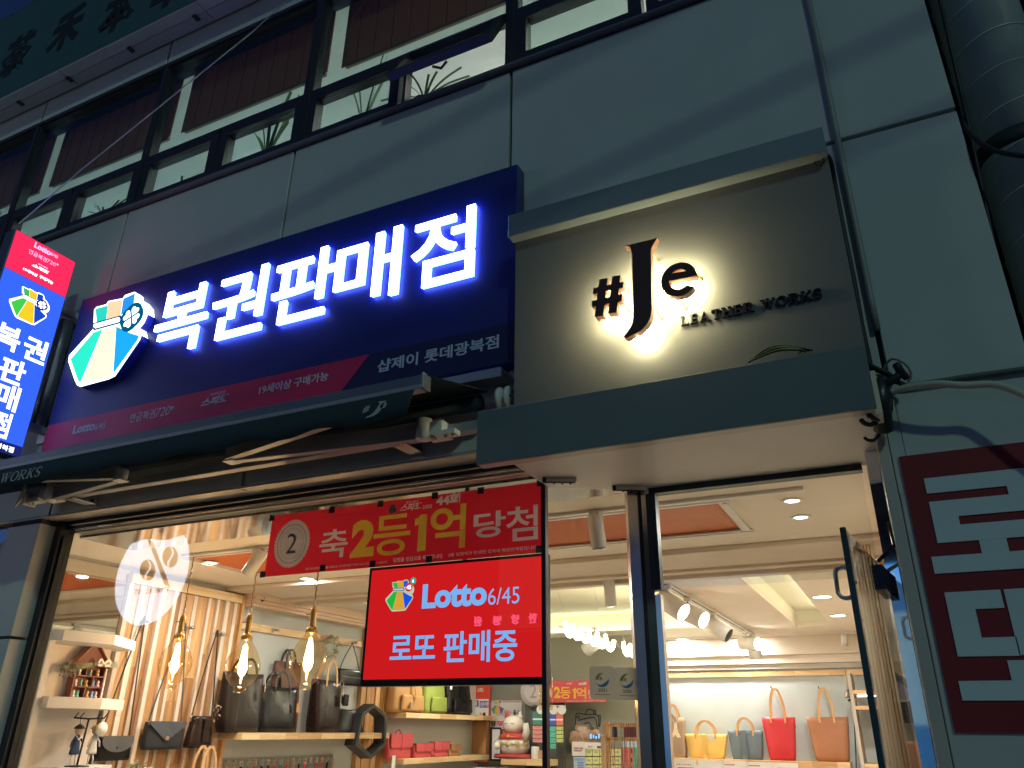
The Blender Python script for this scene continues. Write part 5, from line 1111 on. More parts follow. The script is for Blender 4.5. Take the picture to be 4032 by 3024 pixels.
# glowing wavy lamps
WAVE = glow('wave_led', (1.0,.84,.56), 22)
def wave(label, qa, qb, Y, amp):
    a, b = onY(qa,Y), onY(qb,Y); t = thing('wave_lamp', label, 'lamp', (a+b)/2, 'glowing wave lamps')
    tube('wave_tube', [a.lerp(b,k/70)+Vector((0,.04*math.cos(k*.55),amp*math.sin(k*.55))) for k in range(71)], .020, WAVE, t, 8)
    tube('bar', [a+Vector((-.05,0,.02)),b+Vector((.05,0,-.0))], .006, STEEL, t, 6)
    for f in (.12,.9):
        p = a.lerp(b,f); tube('suspension_wire', [p,Vector((p.x-.15,p.y,2.97))], .0015, STEEL, t, 4)
    lamp('wave_light','POINT',(a+b)/2,14,(1,.82,.55),t,.15)
wave('glowing wavy LED lamp hanging in front of the cove', r5(1370,440),r5(1800,585),4.6,.055)
wave('second glowing wavy LED lamp half hidden by the door post', r7(110,615),r7(460,715),5.6,.055)
# ------------------------------------------------------------------ red screen in the window
tv = thing('red_screen', 'wide television in the window showing a red lottery advert', 'television', (-1.80,.34,1.77))
TX0, TX1, TZ0, TZ1, TY = -2.27, -1.34, 1.765, 2.302, .30
box('bezel', TX0,TX1,TY,TY+.05,TZ0,TZ1, mat('tv_black',(.012,.012,.014),.25), tv, .004)
SCR = glow('screen_red', (.74,.012,.014), 1.0)
plate('screen', [(TX0+.016,TZ0+.030),(TX1-.016,TZ0+.030),(TX1-.016,TZ1-.014),(TX0+.016,TZ1-.014)], .0006, SCR, tv, org=(0,TY-.0004,0))
SCB = glow('screen_blue_print', (.22,.50,1.0), 1.05)
def fitTV(b_, qa, qb, qt, bold=0, m_=SCB, shear=0): return fit(b_, qa, qb, qt, TY, m_, tv, bold, .0008, shear, off=.0012)
fitTV('Lotto', r5(135,275), r5(700,245), r5(135,62), .042); fitTV('6/45', r5(712,240), r5(985,232), r5(735,95), -.004)
fitTV('로또', r4(1625,718), r4(2018,712), r4(1650,512), .018); fitTV('판매중', r5(320,745), r5(965,740), r5(320,475), .018)
tvc = [glow('tvc_%d'%k, c, 1) for k, c in enumerate(((.02,.55,.05),(.85,.42,.05),(.01,.10,.95),(.03,.55,.06),(.80,.42,.05),(.01,.12,.9)))]
p = onY(r4(1608,290),TY); e1_ = onY(r4(1660,10),TY)
emblem((p.x,TY-.001,p.z), (e1_.z-p.z)*.93, tv, FRONT, tvc, .0006, glow('tv_cream',(.7,.75,.6),.9), glow('tv_ink',(.02,.12,.6),.7), clover=False)
for q, rr, c, b_ in ((r4(1795,85),.020,(.75,.02,.03),'45'),(r4(1832,30),.016,(.02,.45,.30),'6')):
    p = onY(q,TY); lathe('ball', [(rr,0),(rr,.0006)], (p.x,TY-.0022,p.z), glow('ball_'+b_,c,1), tv, 20, (0,-1,0)); text('lettering', b_, (p.x,TY-.0032,p.z), WT, tv, h=rr*1.0, anchor='c', d=.0004, bold=.02)
tube('wall_mount', [Vector((-1.8,TY+.05,2.05)),Vector((-1.8,TY+.10,2.05)),Vector((-1.8,TY+.10,2.62))], .012, BLACKM, tv)
# ------------------------------------------------------------------ red prize banner stuck inside the glass
bn = thing('prize_banner', 'red prize banner with yellow and white lettering taped inside the shop window', 'banner', (-2.05,.165,2.27))
NX0, NX1, NZ0, NZ1, NY = -2.80, -1.292, 2.272, 2.580, .160
BR_ = sheer('banner_red',(.62,.020,.035),.55); BW = sheer('banner_white',(.78,.70,.68),.35); BYL = sheer('banner_yellow',(.85,.55,.05),.35)
cut = []
def fitB(b_, qa, qb, qt, m_, bold=0, shear=0): 
    o = fit(b_, qa, qb, qt, NY, m_, bn, bold, .0003, shear, off=.0003); cut.append(o); return o
fitB('축', r3(1000,890), r3(1245,880), r3(1030,640), BW, .012); fitB('2', r3(1275,880), r3(1480,870), r3(1300,560), BYL, .055); fitB('등', r3(1470,870), r3(1790,855), r3(1505,520), BYL, .012)
one_ = [r3(1862,822),r3(1935,812),r3(1950,495),r3(1900,500),r3(1870,530),r3(1845,540),r3(1843,598),r3(1878,585)]; cut.append(plate('lettering', [(onY(q,NY).x,onY(q,NY).z) for q in one_], .0003, BYL, bn, org=(0,NY-.0001,0)))
fitB('억', r3(1965,815), (1830,2160), r3(1965,440), BYL, .02); fitB('당', n3(1280,1720), (1990,2120), n3(1290,1440), BW, .02); fitB('첨', (1992,2135), r6(262,730), n3(1620,1385), BW, .012)
fitB('44회', n3(875,1368), n3(1135,1345), n3(890,1245), BW, .05); fitB('스피또', n3(480,1425), n3(720,1395), n3(485,1345), BW, .03, .35); fitB('2000', n3(728,1395), n3(830,1380), n3(728,1355), BW, .0); fitB('즉석식복권', n3(553,1340), n3(682,1318), n3(553,1310), BW, 0)
fitB('당첨을 진심으로 축하합니다.', r3(1655,918), r3(2088,878), r3(1655,880), BW, .02); fitB('2등 당첨자가 탄생한 행복의 복권판매점입니다', r3(2135,868), r6(252,805), r3(2135,838), BW, .02)
fitB('1인당 1회 10만원까지 구매할 수 있습니다.  만 19세 미만은 구매할 수 없고 당첨금을 받을 수 없습니다.', r3(890,985), r3(1605,918), r3(890,965), BW, .01)
pc = onY(r3(772,752),NY); RM = .118
MED = sheer('medal_grey',(.60,.52,.50),.35)
plate('medal', [(RM*(1+.025*math.cos(40*t))*math.cos(t)*.93, RM*(1+.025*math.cos(40*t))*math.sin(t)) for t in [2*math.pi*k/320 for k in range(320)]], .0003, MED, bn, org=(pc.x,NY-.0001,pc.z)); cut.append([c for c in bpy.data.objects if c.name.startswith('medal') and c.parent == bn][0])
for k, (ra_, rb_) in enumerate(((.83,.80),(.66,.645))):
    N = 48; V = [(pc.x+.93*RM*r_*math.cos(2*math.pi*j/N),NY-.0016,pc.z+RM*r_*math.sin(2*math.pi*j/N)) for r_ in (ra_,rb_) for j in range(N)]
    ob('medal_ring', V, [(j,(j+1)%N,N+(j+1)%N,N+j) for j in range(N)], mat('medal_dark',(.24,.19,.19),.6), bn)  # darker print tone of the medal's rings and digit
text('lettering', '2', (pc.x,NY-.0018,pc.z), MATS['medal_dark'], bn, h=.10, w=.062, anchor='c', d=.0004, bold=.0)
p = onY(n3(365,1445),NY); emblem((p.x,NY-.0012,p.z), .042, bn, FRONT, [mat('print_%d'%k,c,.6) for k, c in enumerate(((.10,.35,.10),(.70,.40,.10),(.04,.10,.40),(.10,.35,.10),(.7,.4,.1),(.04,.1,.4)))], .0004, BW, mat('print_ink',(.03,.05,.2),.6), clover=False)
for q in (r3(602,530),r3(1123,460),r3(1547,405),r3(2020,335),n3(1365,1195),n3(2013,1110),r3(520,1022),r3(1043,965),r3(1478,930),r3(1968,890),r6(275,803)):
    p = onY(q,NY); box('tape', p.x-.016,p.x+.016,NY-.0032,NY-.0008,p.z-.015,p.z+.015, RUBBER, bn)
# the red film: a rectangle with every printed letter left out, so that each spot is one layer thick
from mathutils.geometry import delaunay_2d_cdt
pts2, fcs = [Vector((NX0,NZ0)),Vector((NX1,NZ0)),Vector((NX1,NZ1)),Vector((NX0,NZ1))], [(0,1,2,3)]
for o in cut:
    me = o.data; off_ = o.location; ymin = min(v.co.y for v in me.vertices); ix = {}
    for p_ in me.polygons:
        if all(me.vertices[i].co.y < ymin+1e-5 for i in p_.vertices):
            f_ = []
            for i in p_.vertices:
                if i not in ix: ix[i] = len(pts2); pts2.append(Vector((me.vertices[i].co.x+off_.x, me.vertices[i].co.z+off_.z)))
                f_.append(ix[i])
            ar = sum(pts2[f_[i]].x*pts2[f_[(i+1)%len(f_)]].y-pts2[f_[(i+1)%len(f_)]].x*pts2[f_[i]].y for i in range(len(f_)))
            fcs.append(tuple(f_ if ar > 0 else f_[::-1]))
vo, _, fo, _, _, of_ = delaunay_2d_cdt(pts2, [], fcs, 1, 1e-6)
com = set.intersection(*[set(x) for x in of_])
ob('banner_sheet', [(v.x,NY,v.y) for v in vo], [f for f, src_ in zip(fo, of_) if not (set(src_)-com)], BR_, bn)
for o in cut:                                    # printed letters are part of the same single film
    me = o.data; ymin = min(v.co.y for v in me.vertices); bm = bmesh.new(); bm.from_mesh(me)
    bmesh.ops.delete(bm, geom=[f for f in bm.faces if any(v.co.y > ymin+1e-5 for v in f.verts)], context='FACES'); bm.to_mesh(me); bm.free()
# ------------------------------------------------------------------ stickers on the angled pane
STK = sheer('sticker_grey',(.42,.40,.34),.45)
# the pane runs from p0 to p1 in plan; pixel -> point of that pane
def onPane(q, off=0.0):
    d_ = ray(q); nn_ = Vector((dv.y,-dv.x,0)); k_ = ((p0+nn_*off)-EYE).dot(nn_)/d_.dot(nn_); return EYE+d_*k_
PF = (dv, Vector((0,0,1)))
p0 = Vector((-1.268,.155,0))
for qa, qb, yr in ((r5(1597,1058),r5(1808,775),'2021'),(r5(1814,1068),r5(2018,785),'2020')):
    LABS = {'2021':'grey award sticker marked 2021, nearer the red screen','2020':'grey award sticker marked 2020, beside the steel door post'}
    a, b = onPane(qa), onPane(qb); wd_ = (b-a).to_2d().length; ht = b.z-a.z
    s_ = thing('award_sticker', LABS[yr], 'sticker', a, 'award stickers on the pane')
    rr = .012; pts = []
    for cx_, cy_, a0 in ((wd_-rr,rr,-90),(wd_-rr,ht-rr,0),(rr,ht-rr,90),(rr,rr,180)):
        for k in range(5): t_ = math.radians(a0+22.5*k); pts.append((cx_+rr*math.cos(t_), cy_+rr*math.sin(t_)))
    nrm = dv.cross(Vector((0,0,1))); o_ = Vector((a.x,a.y,a.z))+nrm*.0055
    film('sheet', pts, STK, s_, PF, o_+nrm*.0006)
    ink = mat('sticker_ink',(.04,.04,.045),.5)
    text('lettering', yr, o_+nrm*.0012+dv*wd_*.5+Vector((0,0,ht*.27)), ink, s_, w=wd_*.34, h=ht*.10, frame=PF, d=.0004, bold=.01, anchor='c')
    text('lettering', 'KB', o_+nrm*.0012+dv*wd_*.40+Vector((0,0,ht*.62)), mat('sticker_blue_ink',(.05,.10,.16),.5), s_, w=wd_*.20, h=ht*.10, frame=PF, d=.0004, bold=.02, anchor='c')
    for col_, a0, a1, nm in (((.05,.22,.42),190,375,'swoosh'),((.42,.40,.06),60,190,'swoosh')):
        o1, o2 = [], []
        for k in range(17):
            t_ = math.radians(a0+(a1-a0)*k/16); th_ = .13*math.sin(math.pi*(k/16)**(1.4))
            o1.append((wd_*.5+wd_*.27*math.cos(t_), ht*.58+wd_*.27*math.sin(t_))); o2.append((wd_*.5+wd_*(.27-th_)*math.cos(t_), ht*.58+wd_*(.27-th_)*math.sin(t_)))
        plate(nm, o1+o2[::-1], .0004, mat('swoosh_%d'%a0,col_,.5), s_, PF, o_+nrm*.0009)
    plate('fine_print', [(wd_*.2,ht*.125),(wd_*.8,ht*.125),(wd_*.8,ht*.15),(wd_*.2,ht*.15)], .0003, mat('sticker_faint',(.17,.16,.13),.5), s_, PF, o_+nrm*.0009)
# ------------------------------------------------------------------ back wall: rail, shelf and the row of totes
br_ = thing('picture_rail', 'acacia rail along the top of the sage back wall', 'rail', (-1.7,BYW,2.24)); blocks_x(br_, -2.94,-.01,BYW-.03,BYW-.001,2.205,2.265, ACACIA_H)
bs = thing('tote_shelf', 'acacia shelf carrying the row of coloured totes at the back', 'shelf', (-1.8,BYW-.15,1.3)); blocks_x(bs, -2.94,-.74,BYW-.32,BYW-.002,1.235,1.300, ACACIA_H)
ZB = 1.301; YB = BYW-.16; YF = BYW-.26
def backtote(label, qTL, qTR, qBL, qBR, m_, hh, db=.16, dt=.09, hw=.45, nm='tote_bag', hm=None):
    x0, x1 = onY(qTL,YF).x, onY(qTR,YF).x; b0, b1 = onY(qBL,YF).x, onY(qBR,YF).x; zt = onY(qTL,YF).z
    t = tote(nm, label, ((b0+b1)/2,YB,ZB), *FR, b1-b0, x1-x0, zt-ZB, db, dt, m_, hm or NAT, hh, hw, 'totes on the back shelf', ex=5)
    return t, (b0,b1,x0,x1,zt)
t, g1 = backtote('taupe tote with tan handle behind the Eiffel tower charm', r7(440,1218),r7(640,1218),r7(460,1520),r7(655,1520), TAUP, .14)
t, g2 = backtote('wide low mustard yellow handbag with a white tag', r7(648,1360),r7(1030,1360),r7(690,1530),r7(985,1530), YELL, .14)
strap('front_tab', [Vector(((g2[0]+g2[1])/2,YF-.002,g2[4]-.01)),Vector(((g2[0]+g2[1])/2,YF-.012,g2[4]-.12)),Vector(((g2[0]+g2[1])/2+.01,YF-.02,ZB-.06))], YELL, t, .05, .006, (1,0,0))
p = onY(r7(885,1395),YF-.03); prism_w('price_tag', [p+Vector((-.045,0,.0)),p+Vector((0,0,-.045)),p+Vector((.045,0,0)),p+Vector((0,0,.045))], (0,-1,0), .003, WHITEM, t)
t, g3 = backtote('blue-grey handbag with a broad centre strap', r7(1022,1330),r7(1335,1330),r7(1060,1540),r7(1320,1540), BLUG, .13)
strap('front_tab', [Vector(((g3[0]+g3[1])/2-.01,YF-.002,g3[4])),Vector(((g3[0]+g3[1])/2-.01,YF-.012,g3[4]-.14)),Vector(((g3[0]+g3[1])/2-.01,YF-.02,ZB-.03))], BLUG, t, .055, .006, (1,0,0))
t, g4 = backtote('tall bright red tote with long tan straps', r7(1310,1215),r7(1608,1215),r7(1385,1548),r7(1610,1548), REDL, .30, hw=.42)
t, g5 = backtote('tall chestnut brown tote with long tan straps', r7(1685,1213),r7(2055,1213),r7(1790,1555),r7(2080,1555), BRWN, .30, hw=.34)
for q in (r7(1412,960),r7(1828,968)):
    p = onY(q,BYW-.02); o = tube('wall_hook', [Vector((p.x,BYW-.001,p.z)),Vector((p.x,BYW-.10,p.z+.005)),Vector((p.x,BYW-.11,p.z+.02))], .005, BLACKM)
    tag(o, 'small dark hook holding up the straps of the %s tote' % ('red' if q[0] < 3100 else 'chestnut'), 'hook', 'hooks above the totes')
# Eiffel tower charm
p = onY(r7(572,1250),YF-.35); YE = YF-.35
ei = thing('tower_charm', 'pale wooden lattice-tower charm hanging from a leather loop at the door post', 'charm', p)
ez = lambda u,v: (onY(r7(u,v),YE).x, onY(r7(u,v),YE).z)
plate('charm', [ez(563,1270),ez(588,1270),ez(588,1310),ez(600,1350),ez(622,1392),ez(592,1394),ez(578,1372),ez(563,1376),ez(558,1390),ez(538,1388),ez(555,1345),ez(562,1310)], .012, mat('birch',(.74,.60,.42),.6), ei, org=(0,YE,0))
tube('ring', [onY(r7(572+14*math.cos(a),1250+18*math.sin(a)),YE-.006) for a in [2*math.pi*k/16 for k in range(17)]], .004, STEEL, ei, 6)
strap('loop', [onY(r7(460,1180),YE),onY(r7(520,1185),YE),onY(r7(565,1225),YE-.004),onY(r7(570,1240),YE-.006)], TAUP, ei, .03, .005)
# flyers in a row under the shelf
FLY = mat('flyer_paper',(.70,.68,.66),.6)
wc_ = box('flyer_counter', -2.94,-.6,BYW-.36,BYW-.325,.9,1.232, mat('counter_white',(.66,.66,.62),.5)); tag(wc_, 'white counter front under the tote shelf', 'counter')
for k, (u0, u1) in enumerate(((552,750),(778,985),(990,1200),(1205,1422),(1428,1640))):
    x0, x1, z0, z1 = rY(r7(u0,1700),r7(u1,1586+8*k),BYW-.365)
    t = thing('flyer', ('flyer with a row of coloured number balls under the taupe tote','flyer with a blue and a red box under the mustard handbag','flyer with pale pink heading under the blue-grey handbag','flyer with a purple heading under the red tote','flyer with a small red logo at the right end of the row')[k], 'flyer', ((x0+x1)/2,BYW-.37,z0), 'lottery flyers under the tote shelf')
    box('sheet', x0,x1,BYW-.3635,BYW-.362,z0,z1, FLY, t); yq = BYW-.3645
    if k in (0,4):
        for j in range(7): lathe('ball', [(.008,0),(.008,.0006)], (x0+.06+.026*j,yq+.0008,z1-.055), mat('ballp_%d'%(j%4),((.6,.06,.06),(.1,.1,.3),(.6,.3,.05),(.25,.25,.28))[j%4],.5), t, 12, (0,-1,0))
    if k == 0: box('bar', x0+.06,x1-.03,yq,yq+.0009,z1-.10,z1-.085, mat('fly_red',(.6,.08,.08),.6), t)
    if k == 1: box('bar', x0+.03,x0+.11,yq,yq+.0009,z0,z1-.085, mat('fly_blue',(.15,.30,.6),.6), t); box('bar', x0+.14,x1-.03,yq,yq+.0009,z0,z1-.085, MATS['fly_red'], t)
    if k in (2,3): box('bar', x0+.02,x0+.14,yq,yq+.0009,z1-.045,z1-.033, mat('fly_mauve',(.42,.16,.28),.6), t)
    for j in range(3): box('print_line', x0+.04,x1-.04-.03*j,yq,yq+.0009,z1-.13-.02*j,z1-.125-.02*j, mat('fly_grey',(.35,.35,.36),.6), t)
# bell on a cord beside the shelf
p = onY(r7(2090,1010),BYW-.4); bl_ = thing('door_bell', 'bronze bell hanging with black cords at the right end of the tote shelf', 'bell', p)
lathe('bell', [(.062,-.045),(.056,-.038),(.040,.0),(.030,.035),(.010,.045),(.004,.05)], p, mat('bronze',(.16,.12,.09),.4,.7), bl_, 22)
tube('rope', [p+Vector((0,0,.05)),p+Vector((-.01,0,.17)),p+Vector((-.012,0,.24))], .010, mat('jute',(.42,.32,.14),.8), bl_)
tube('bow', curve([p+Vector((-.025,-.01,-.08)),p+Vector((.0,-.01,-.06)),p+Vector((.03,-.01,-.085)),p+Vector((0,-.01,-.075))],4), .010, BLACKM, bl_)
tube('cord', [p+Vector((.0,0,-.07)),onY(r7(2130,1200),BYW-.4),onY(r7(2150,1659),BYW-.4)], .006, RUBBER, bl_); tube('cord', [p+Vector((.02,0,-.07)),onY(r7(2160,1300),BYW-.4),onY(r7(2215,1659),BYW-.4)], .006, RUBBER, bl_)
# right bay: little shelves and bags beyond the bell
rb_ = thing('side_bay', 'wooden side bay with shelves right of the tote wall', 'shelf unit', (-.35,7,1))
for z in (2.02,1.86,1.30,1.05): box('shelf_board', -.58,-.01,6.9,7.38,z-.035,z, ACACIA_H, rb_)
box('side_board', -.62,-.585,6.95,7.45,.9,2.20, mat('bay_grey',(.46,.42,.36),.7), rb_); box('lit_strip', -.55,-.03,7.0,7.02,1.955,1.972, glow('strip_led',(1,.93,.8),8), rb_)
p = onY(r8(1230,1300),4.6); t = tote('brown_shopper', 'brown leather shopper standing in the bay behind the door', (p.x+.03,4.6,1.28), *FR, .26,.20,.26,.12,.08, BRWN, BRWN, .0, .4)
p = onY(r8(1140,960),3.4); pu = thing('wrapped_bag', 'lilac bag in clear wrapping with a black bow hanging behind the door', 'bag', p)
lathe('round_pouch', [(.004,-.02),(.075,-.016),(.085,0),(.075,.016),(.004,.02)], p, mat('lilac_leather',(.42,.33,.50),.35), pu, 26, (0,-1,0)); lathe('piping', [(.083,-.012),(.090,-.008),(.090,.008),(.083,.012)], p+Vector((0,-.001,0)), WHITEM, pu, 26, (0,-1,0))
for s_ in (-1,1): strap('wrapped_handle', [p+Vector((.045*s_,0,.06)),p+Vector((.06*s_,-.01,.14)),p+Vector((.05*s_,-.01,.24))], mat('lilac_wrap',(.60,.54,.66),.2), pu, .03, .012, (1,0,0))
prism_w('bow', [p+Vector((-.08,-.03,.10)),p+Vector((-.055,-.03,.13)),p+Vector((.065,-.03,.03)),p+Vector((.045,-.03,-.01))], (0,-1,0), .012, RUBBER, pu)
body('black_pouch', (p.x+.06,p.y+.05,p.z-.22), *FR, .16,.18,.28,.06,.05, BLK, pu)
# slatted acacia screen by the entrance
sl_ = thing('slat_screen', 'slatted pale wood screen standing inside the door', 'screen', (-.2,2.2,.12))
for k in range(7):
    a = onY(r8(770+28*k,60),2.2); box('slat', a.x-.006,a.x+.006,2.2,2.235,.12,2.645, wood('pale_slats',(.60,.38,.18),(.86,.68,.44),2), sl_, .002)
box('backing', onY(r8(770,60),2.2).x-.006,onY(r8(770+28*6,60),2.2).x+.006,2.236,2.245,.12,2.645, mat('slat_backing',(.26,.15,.07),.7), sl_)  # darker brown board closing the gaps between the slats
# ------------------------------------------------------------------ lottery corner on the partition
lb = thing('lottery_odds_board', 'tall red and white lottery odds board with glowing number windows', 'board', (-4.7,6.5,1.2))
YL = 6.50
x0,x1,z0,z1 = rY(nl(70,1570),nl(572,200),YL)
box('red_board', x0-.06,x1,YL,YL+.03,z0,z1+.14, mat('board_red',(.62,.05,.025),.5), lb, .004)
xa,xb,za,zb = rY(nl(60,1535),nl(552,455),YL-.001); box('white_sheet', xa,xb,YL-.003,YL-.0005,za,zb, mat('board_white',(.72,.70,.68),.5), lb, .0008)
PUR = mat('board_purple',(.10,.06,.34),.5)
def nbox(name, qa, qb, Y, m_, par, d=.003):
    x0,x1,z0,z1 = rY(qa,qb,Y); return box(name, x0,x1,Y-d,Y,z0,z1, m_, par)
YQ = YL-.0035
nbox('heading', nl(275,590),nl(378,478),YQ,PUR,lb,.001); nbox('heading', nl(393,605),nl(548,488),YQ,PUR,lb,.001)
def ntext(b_, qa, qb, qt, Y, m_, par, bold=0): return fit(b_, qa, qb, qt, Y, m_, par, bold, .0006, off=.0012)
ntext('효율', nl(280,570),nl(350,572),nl(280,490),YQ-.001,WHITEM,lb,.03); ntext('남은수량', nl(405,585),nl(545,590),nl(405,500),YQ-.001,WHITEM,lb,.03)
ntext('스피또', nl(350,335),nl(465,335),nl(350,255),YL-.0006,WHITEM,lb,.05)
BLWIN = mat('number_window',(.02,.02,.018),.3); DIG = glow('lit_digits',(.75,.85,.12),1.3); INKB = mat('board_ink',(.05,.12,.42),.5); INKR = mat('board_ink_red',(.42,.03,.04),.5); INKK = mat('board_ink_black',(.03,.03,.03),.5)
for qa, qb, s_ in ((nl(245,880),nl(355,735),''),(nl(230,1195),nl(345,1035),'99'),(nl(220,1505),nl(330,1345),'46')):
    nbox('number_window', qa, qb, YQ, BLWIN, lb, .006)
    if s_:
        x0,x1,z0,z1 = rY(qa,qb,YQ); text('digits', s_, ((x0+x1)/2+.01,YQ-.0065,(z0+z1)/2), DIG, lb, w=(x1-x0)*.72, h=(z1-z0)*.66, anchor='c', d=.0006, bold=.03)
for v in (690,985,1290):
    for dv_, n_ in ((0,'1등'),(120,'2등')):
        ntext(n_, nl(400-v*.02,v+dv_+60),nl(445-v*.02,v+dv_+65),nl(400,v+dv_+5),YQ,INKR,lb,.02); nbox('number_window', nl(462-v*.02,v+dv_+90),nl(510-v*.02,v+dv_),YQ,BLWIN,lb,.005)
    ntext('스피또', nl(250-v*.01,v+15),nl(330-v*.01,v+15),nl(250,v-25),YQ,INKB,lb,.03)
for v, c in ((860,(.45,.55,.15)),(1030,(.7,.22,.2)),(1330,(.72,.2,.28)),(1420,(.72,.25,.3))): nbox('ticket', nl(85,v+75),nl(165,v),YQ,mat('tick_%d'%v,c,.6),lb,.001)
# pension lottery poster
ps = thing('pension_poster', 'white pension lottery poster with red and violet lettering behind the lucky cat', 'poster', (-4.3,6.58,1.5)); YP = 6.585
nbox('sheet', nl(570,1130),nl(1130,480),YP,mat('poster_white',(.62,.60,.60),.6),ps); YP2 = YP-.003
VIO = mat('poster_violet',(.12,.07,.36),.5); PNK = mat('poster_pink',(.62,.05,.12),.5); INKB2 = INKK
nbox('border', nl(580,510),nl(1125,496),YP2,INKR,ps,.0008)
ntext('연금복권', nl(680,745),nl(845,745),nl(680,635),YP2,VIO,ps,.0); ntext('720', nl(855,745),nl(935,750),nl(855,655),YP2,PNK,ps,-.01); ntext('+', nl(938,700),nl(965,700),nl(938,675),YP2,PNK,ps,.02); ntext('출시!', nl(980,755),nl(1090,760),nl(980,640),YP2,INKK,ps,.03)
ntext('매월', nl(598,925),nl(668,925),nl(598,840),YP2,INKK,ps,.02); ntext('700만', nl(685,930),nl(855,935),nl(685,820),YP2,PNK,ps,.05); ntext('원씩 X', nl(860,935),nl(950,938),nl(860,870),YP2,INKK,ps,.0); ntext('20', nl(960,940),nl(1022,942),nl(960,842),YP2,PNK,ps,.04); ntext('년간', nl(1028,942),nl(1085,944),nl(1028,870),YP2,INKK,ps,.0)
nbox('pink_band', nl(770,1085),nl(1085,980),YP2,mat('poster_magenta',(.48,.04,.12),.5),ps,.0008); ntext('최고 1,100만', nl(790,1060),nl(1070,1062),nl(790,1000),YP2-.001,BYL,ps,.02)
p = onY(nl(610,725),YP2); emblem((p.x,YP2-.0005,p.z), .17, ps, FRONT, [mat('pprint_%d'%k,c,.6) for k, c in enumerate(((.12,.30,.12),(.62,.42,.06),(.20,.08,.36),(.45,.42,.12),(.62,.45,.1),(.3,.12,.3)))], .0006, MATS['poster_white'], VIO, clover=False)
# framed certificate
cf = thing('certificate_frame', 'narrow black framed certificate beside the lottery odds board', 'frame', onY(nl(660,1530),6.4)); YC = 6.40
nbox('frame', nl(570,1530),nl(772,950),YC,BLACKM,cf,.02); nbox('certificate', nl(605,1500),nl(752,985),YC-.0205,mat('certificate_paper',(.66,.64,.66),.5),cf,.001); ntext('S', nl(650,1290),nl(690,1290),nl(650,1180),YC-.0216,PNK,cf,.0)
# lucky cat on its cushion, shelf below
YS = 6.15
ls_ = thing('lucky_cat_shelf', 'acacia shelf under the white lucky cat', 'shelf', onY(nl(1190,1570),YS)); xa,xb,za,zb = rY(nl(760,1600),nl(1610,1515),YS); blocks_x(ls_, xa,xb,YS,PYW-.01,za,zb, ACACIA_H)
cat_ = thing('lucky_cat', 'round white porcelain lucky cat with red bib and gold coins on a red cushion', 'figurine', ((onY(nl(1000,1500),YS).x),YS+.15,zb))
CW = mat('porcelain',(.74,.68,.60),.25,coat=.4); CR = mat('porcelain_red',(.52,.06,.05),.3); CG = mat('porcelain_gold',(.66,.42,.10),.3,.4)
cxx = onY(nl(1000,1400),YS+.15).x; S_ = (onY(nl(1000,1060),YS+.15).z-onY(nl(1000,1470),YS+.15).z)/.42
lathe('body', [(.06,0),(.15,.02),(.185,.09),(.175,.16),(.12,.22),(.06,.24)], (cxx,YS+.15,zb+.035), CW, cat_, 28); 
hd_ = lathe('head', [(.004,-.105),(.08,-.085),(.125,-.03),(.128,.02),(.10,.075),(.05,.10),(.004,.105)], (cxx-.01,YS+.14,zb+.035+.325), CW, cat_, 28)
for s_ in (-1,1):
    lathe('ear', [(.036,-.01),(.024,.03),(.003,.07)], (cxx-.01+s_*.085,YS+.14,zb+.035+.41), CR if s_ < 0 else CW, hd_, 12); tube('eye', [Vector((cxx-.01+s_*.045-.02,YS+.015,zb+.37)),Vector((cxx-.01+s_*.045,YS+.010,zb+.378)),Vector((cxx-.01+s_*.045+.02,YS+.015,zb+.37))], .003, INKK, hd_, 5)
lathe('nose', [(.006,0),(.003,.006)], (cxx-.01,YS+.012,zb+.345), CR, hd_, 8, (0,-1,0))
lathe('bib', [(.128,0),(.172,-.02),(.19,-.06),(.17,-.062),(.12,-.02)], (cxx,YS+.148,zb+.27), CR, cat_, 28); lathe('bell', [(.003,-.02),(.02,-.008),(.02,.008),(.003,.02)], (cxx,YS-.03,zb+.235), CG, cat_, 12)
for k in range(9):
    a_ = math.radians(200+17.5*k); lathe('coin', [(.026,0),(.026,.006)], (cxx+.19*math.cos(a_),YS+.15+.19*math.sin(a_),zb+.15+.02*(k%2)), CW if k%2 else CG, cat_, 12, (math.cos(a_),math.sin(a_),.2))
tube('paw', [Vector((cxx+.15,YS+.10,zb+.20)),Vector((cxx+.20,YS+.06,zb+.30)),Vector((cxx+.19,YS+.05,zb+.38))], [.045,.042,.032], CW, cat_, 12)
tube('paw', [Vector((cxx-.13,YS+.08,zb+.18)),Vector((cxx-.16,YS+.0,zb+.14)),Vector((cxx-.13,YS-.04,zb+.12))], [.045,.042,.035], CW, cat_, 12)
lathe('gold_charm', [(.004,-.05),(.04,-.03),(.05,.0),(.04,.04),(.02,.055)], (onY(nl(815,1190),YS+.1).x,YS+.1,onY(nl(815,1190),YS+.1).z), CG, cat_, 14)
body('cushion', (cxx,YS+.14,zb+.001), *FR, .50,.46,.045,.30,.28, mat('cushion_red',(.40,.05,.045),.7), cat_, ex=3, open_top=False, rings=5)
p = onY(nl(1365,1515),YS+.1); mg = thing('tissue_roll', 'white paper roll standing beside the lucky cat', 'roll', (p.x,YS+.1,zb)); lathe('roll', [(.045,0),(.047,.004),(.047,.125),(.043,.13),(.02,.13),(.018,.10)], (p.x,YS+.1,zb+.001), WHITEM, mg, 20)
p = onY(nl(1475,1515),YS+.1); cbx = box('card_box', p.x-.05,p.x+.07,YS+.08,YS+.18,zb+.001,zb+.09, mat('kraft',(.46,.28,.15),.7), None, .003); tag(cbx, 'small kraft cardboard box at the right end of the cat shelf', 'box')
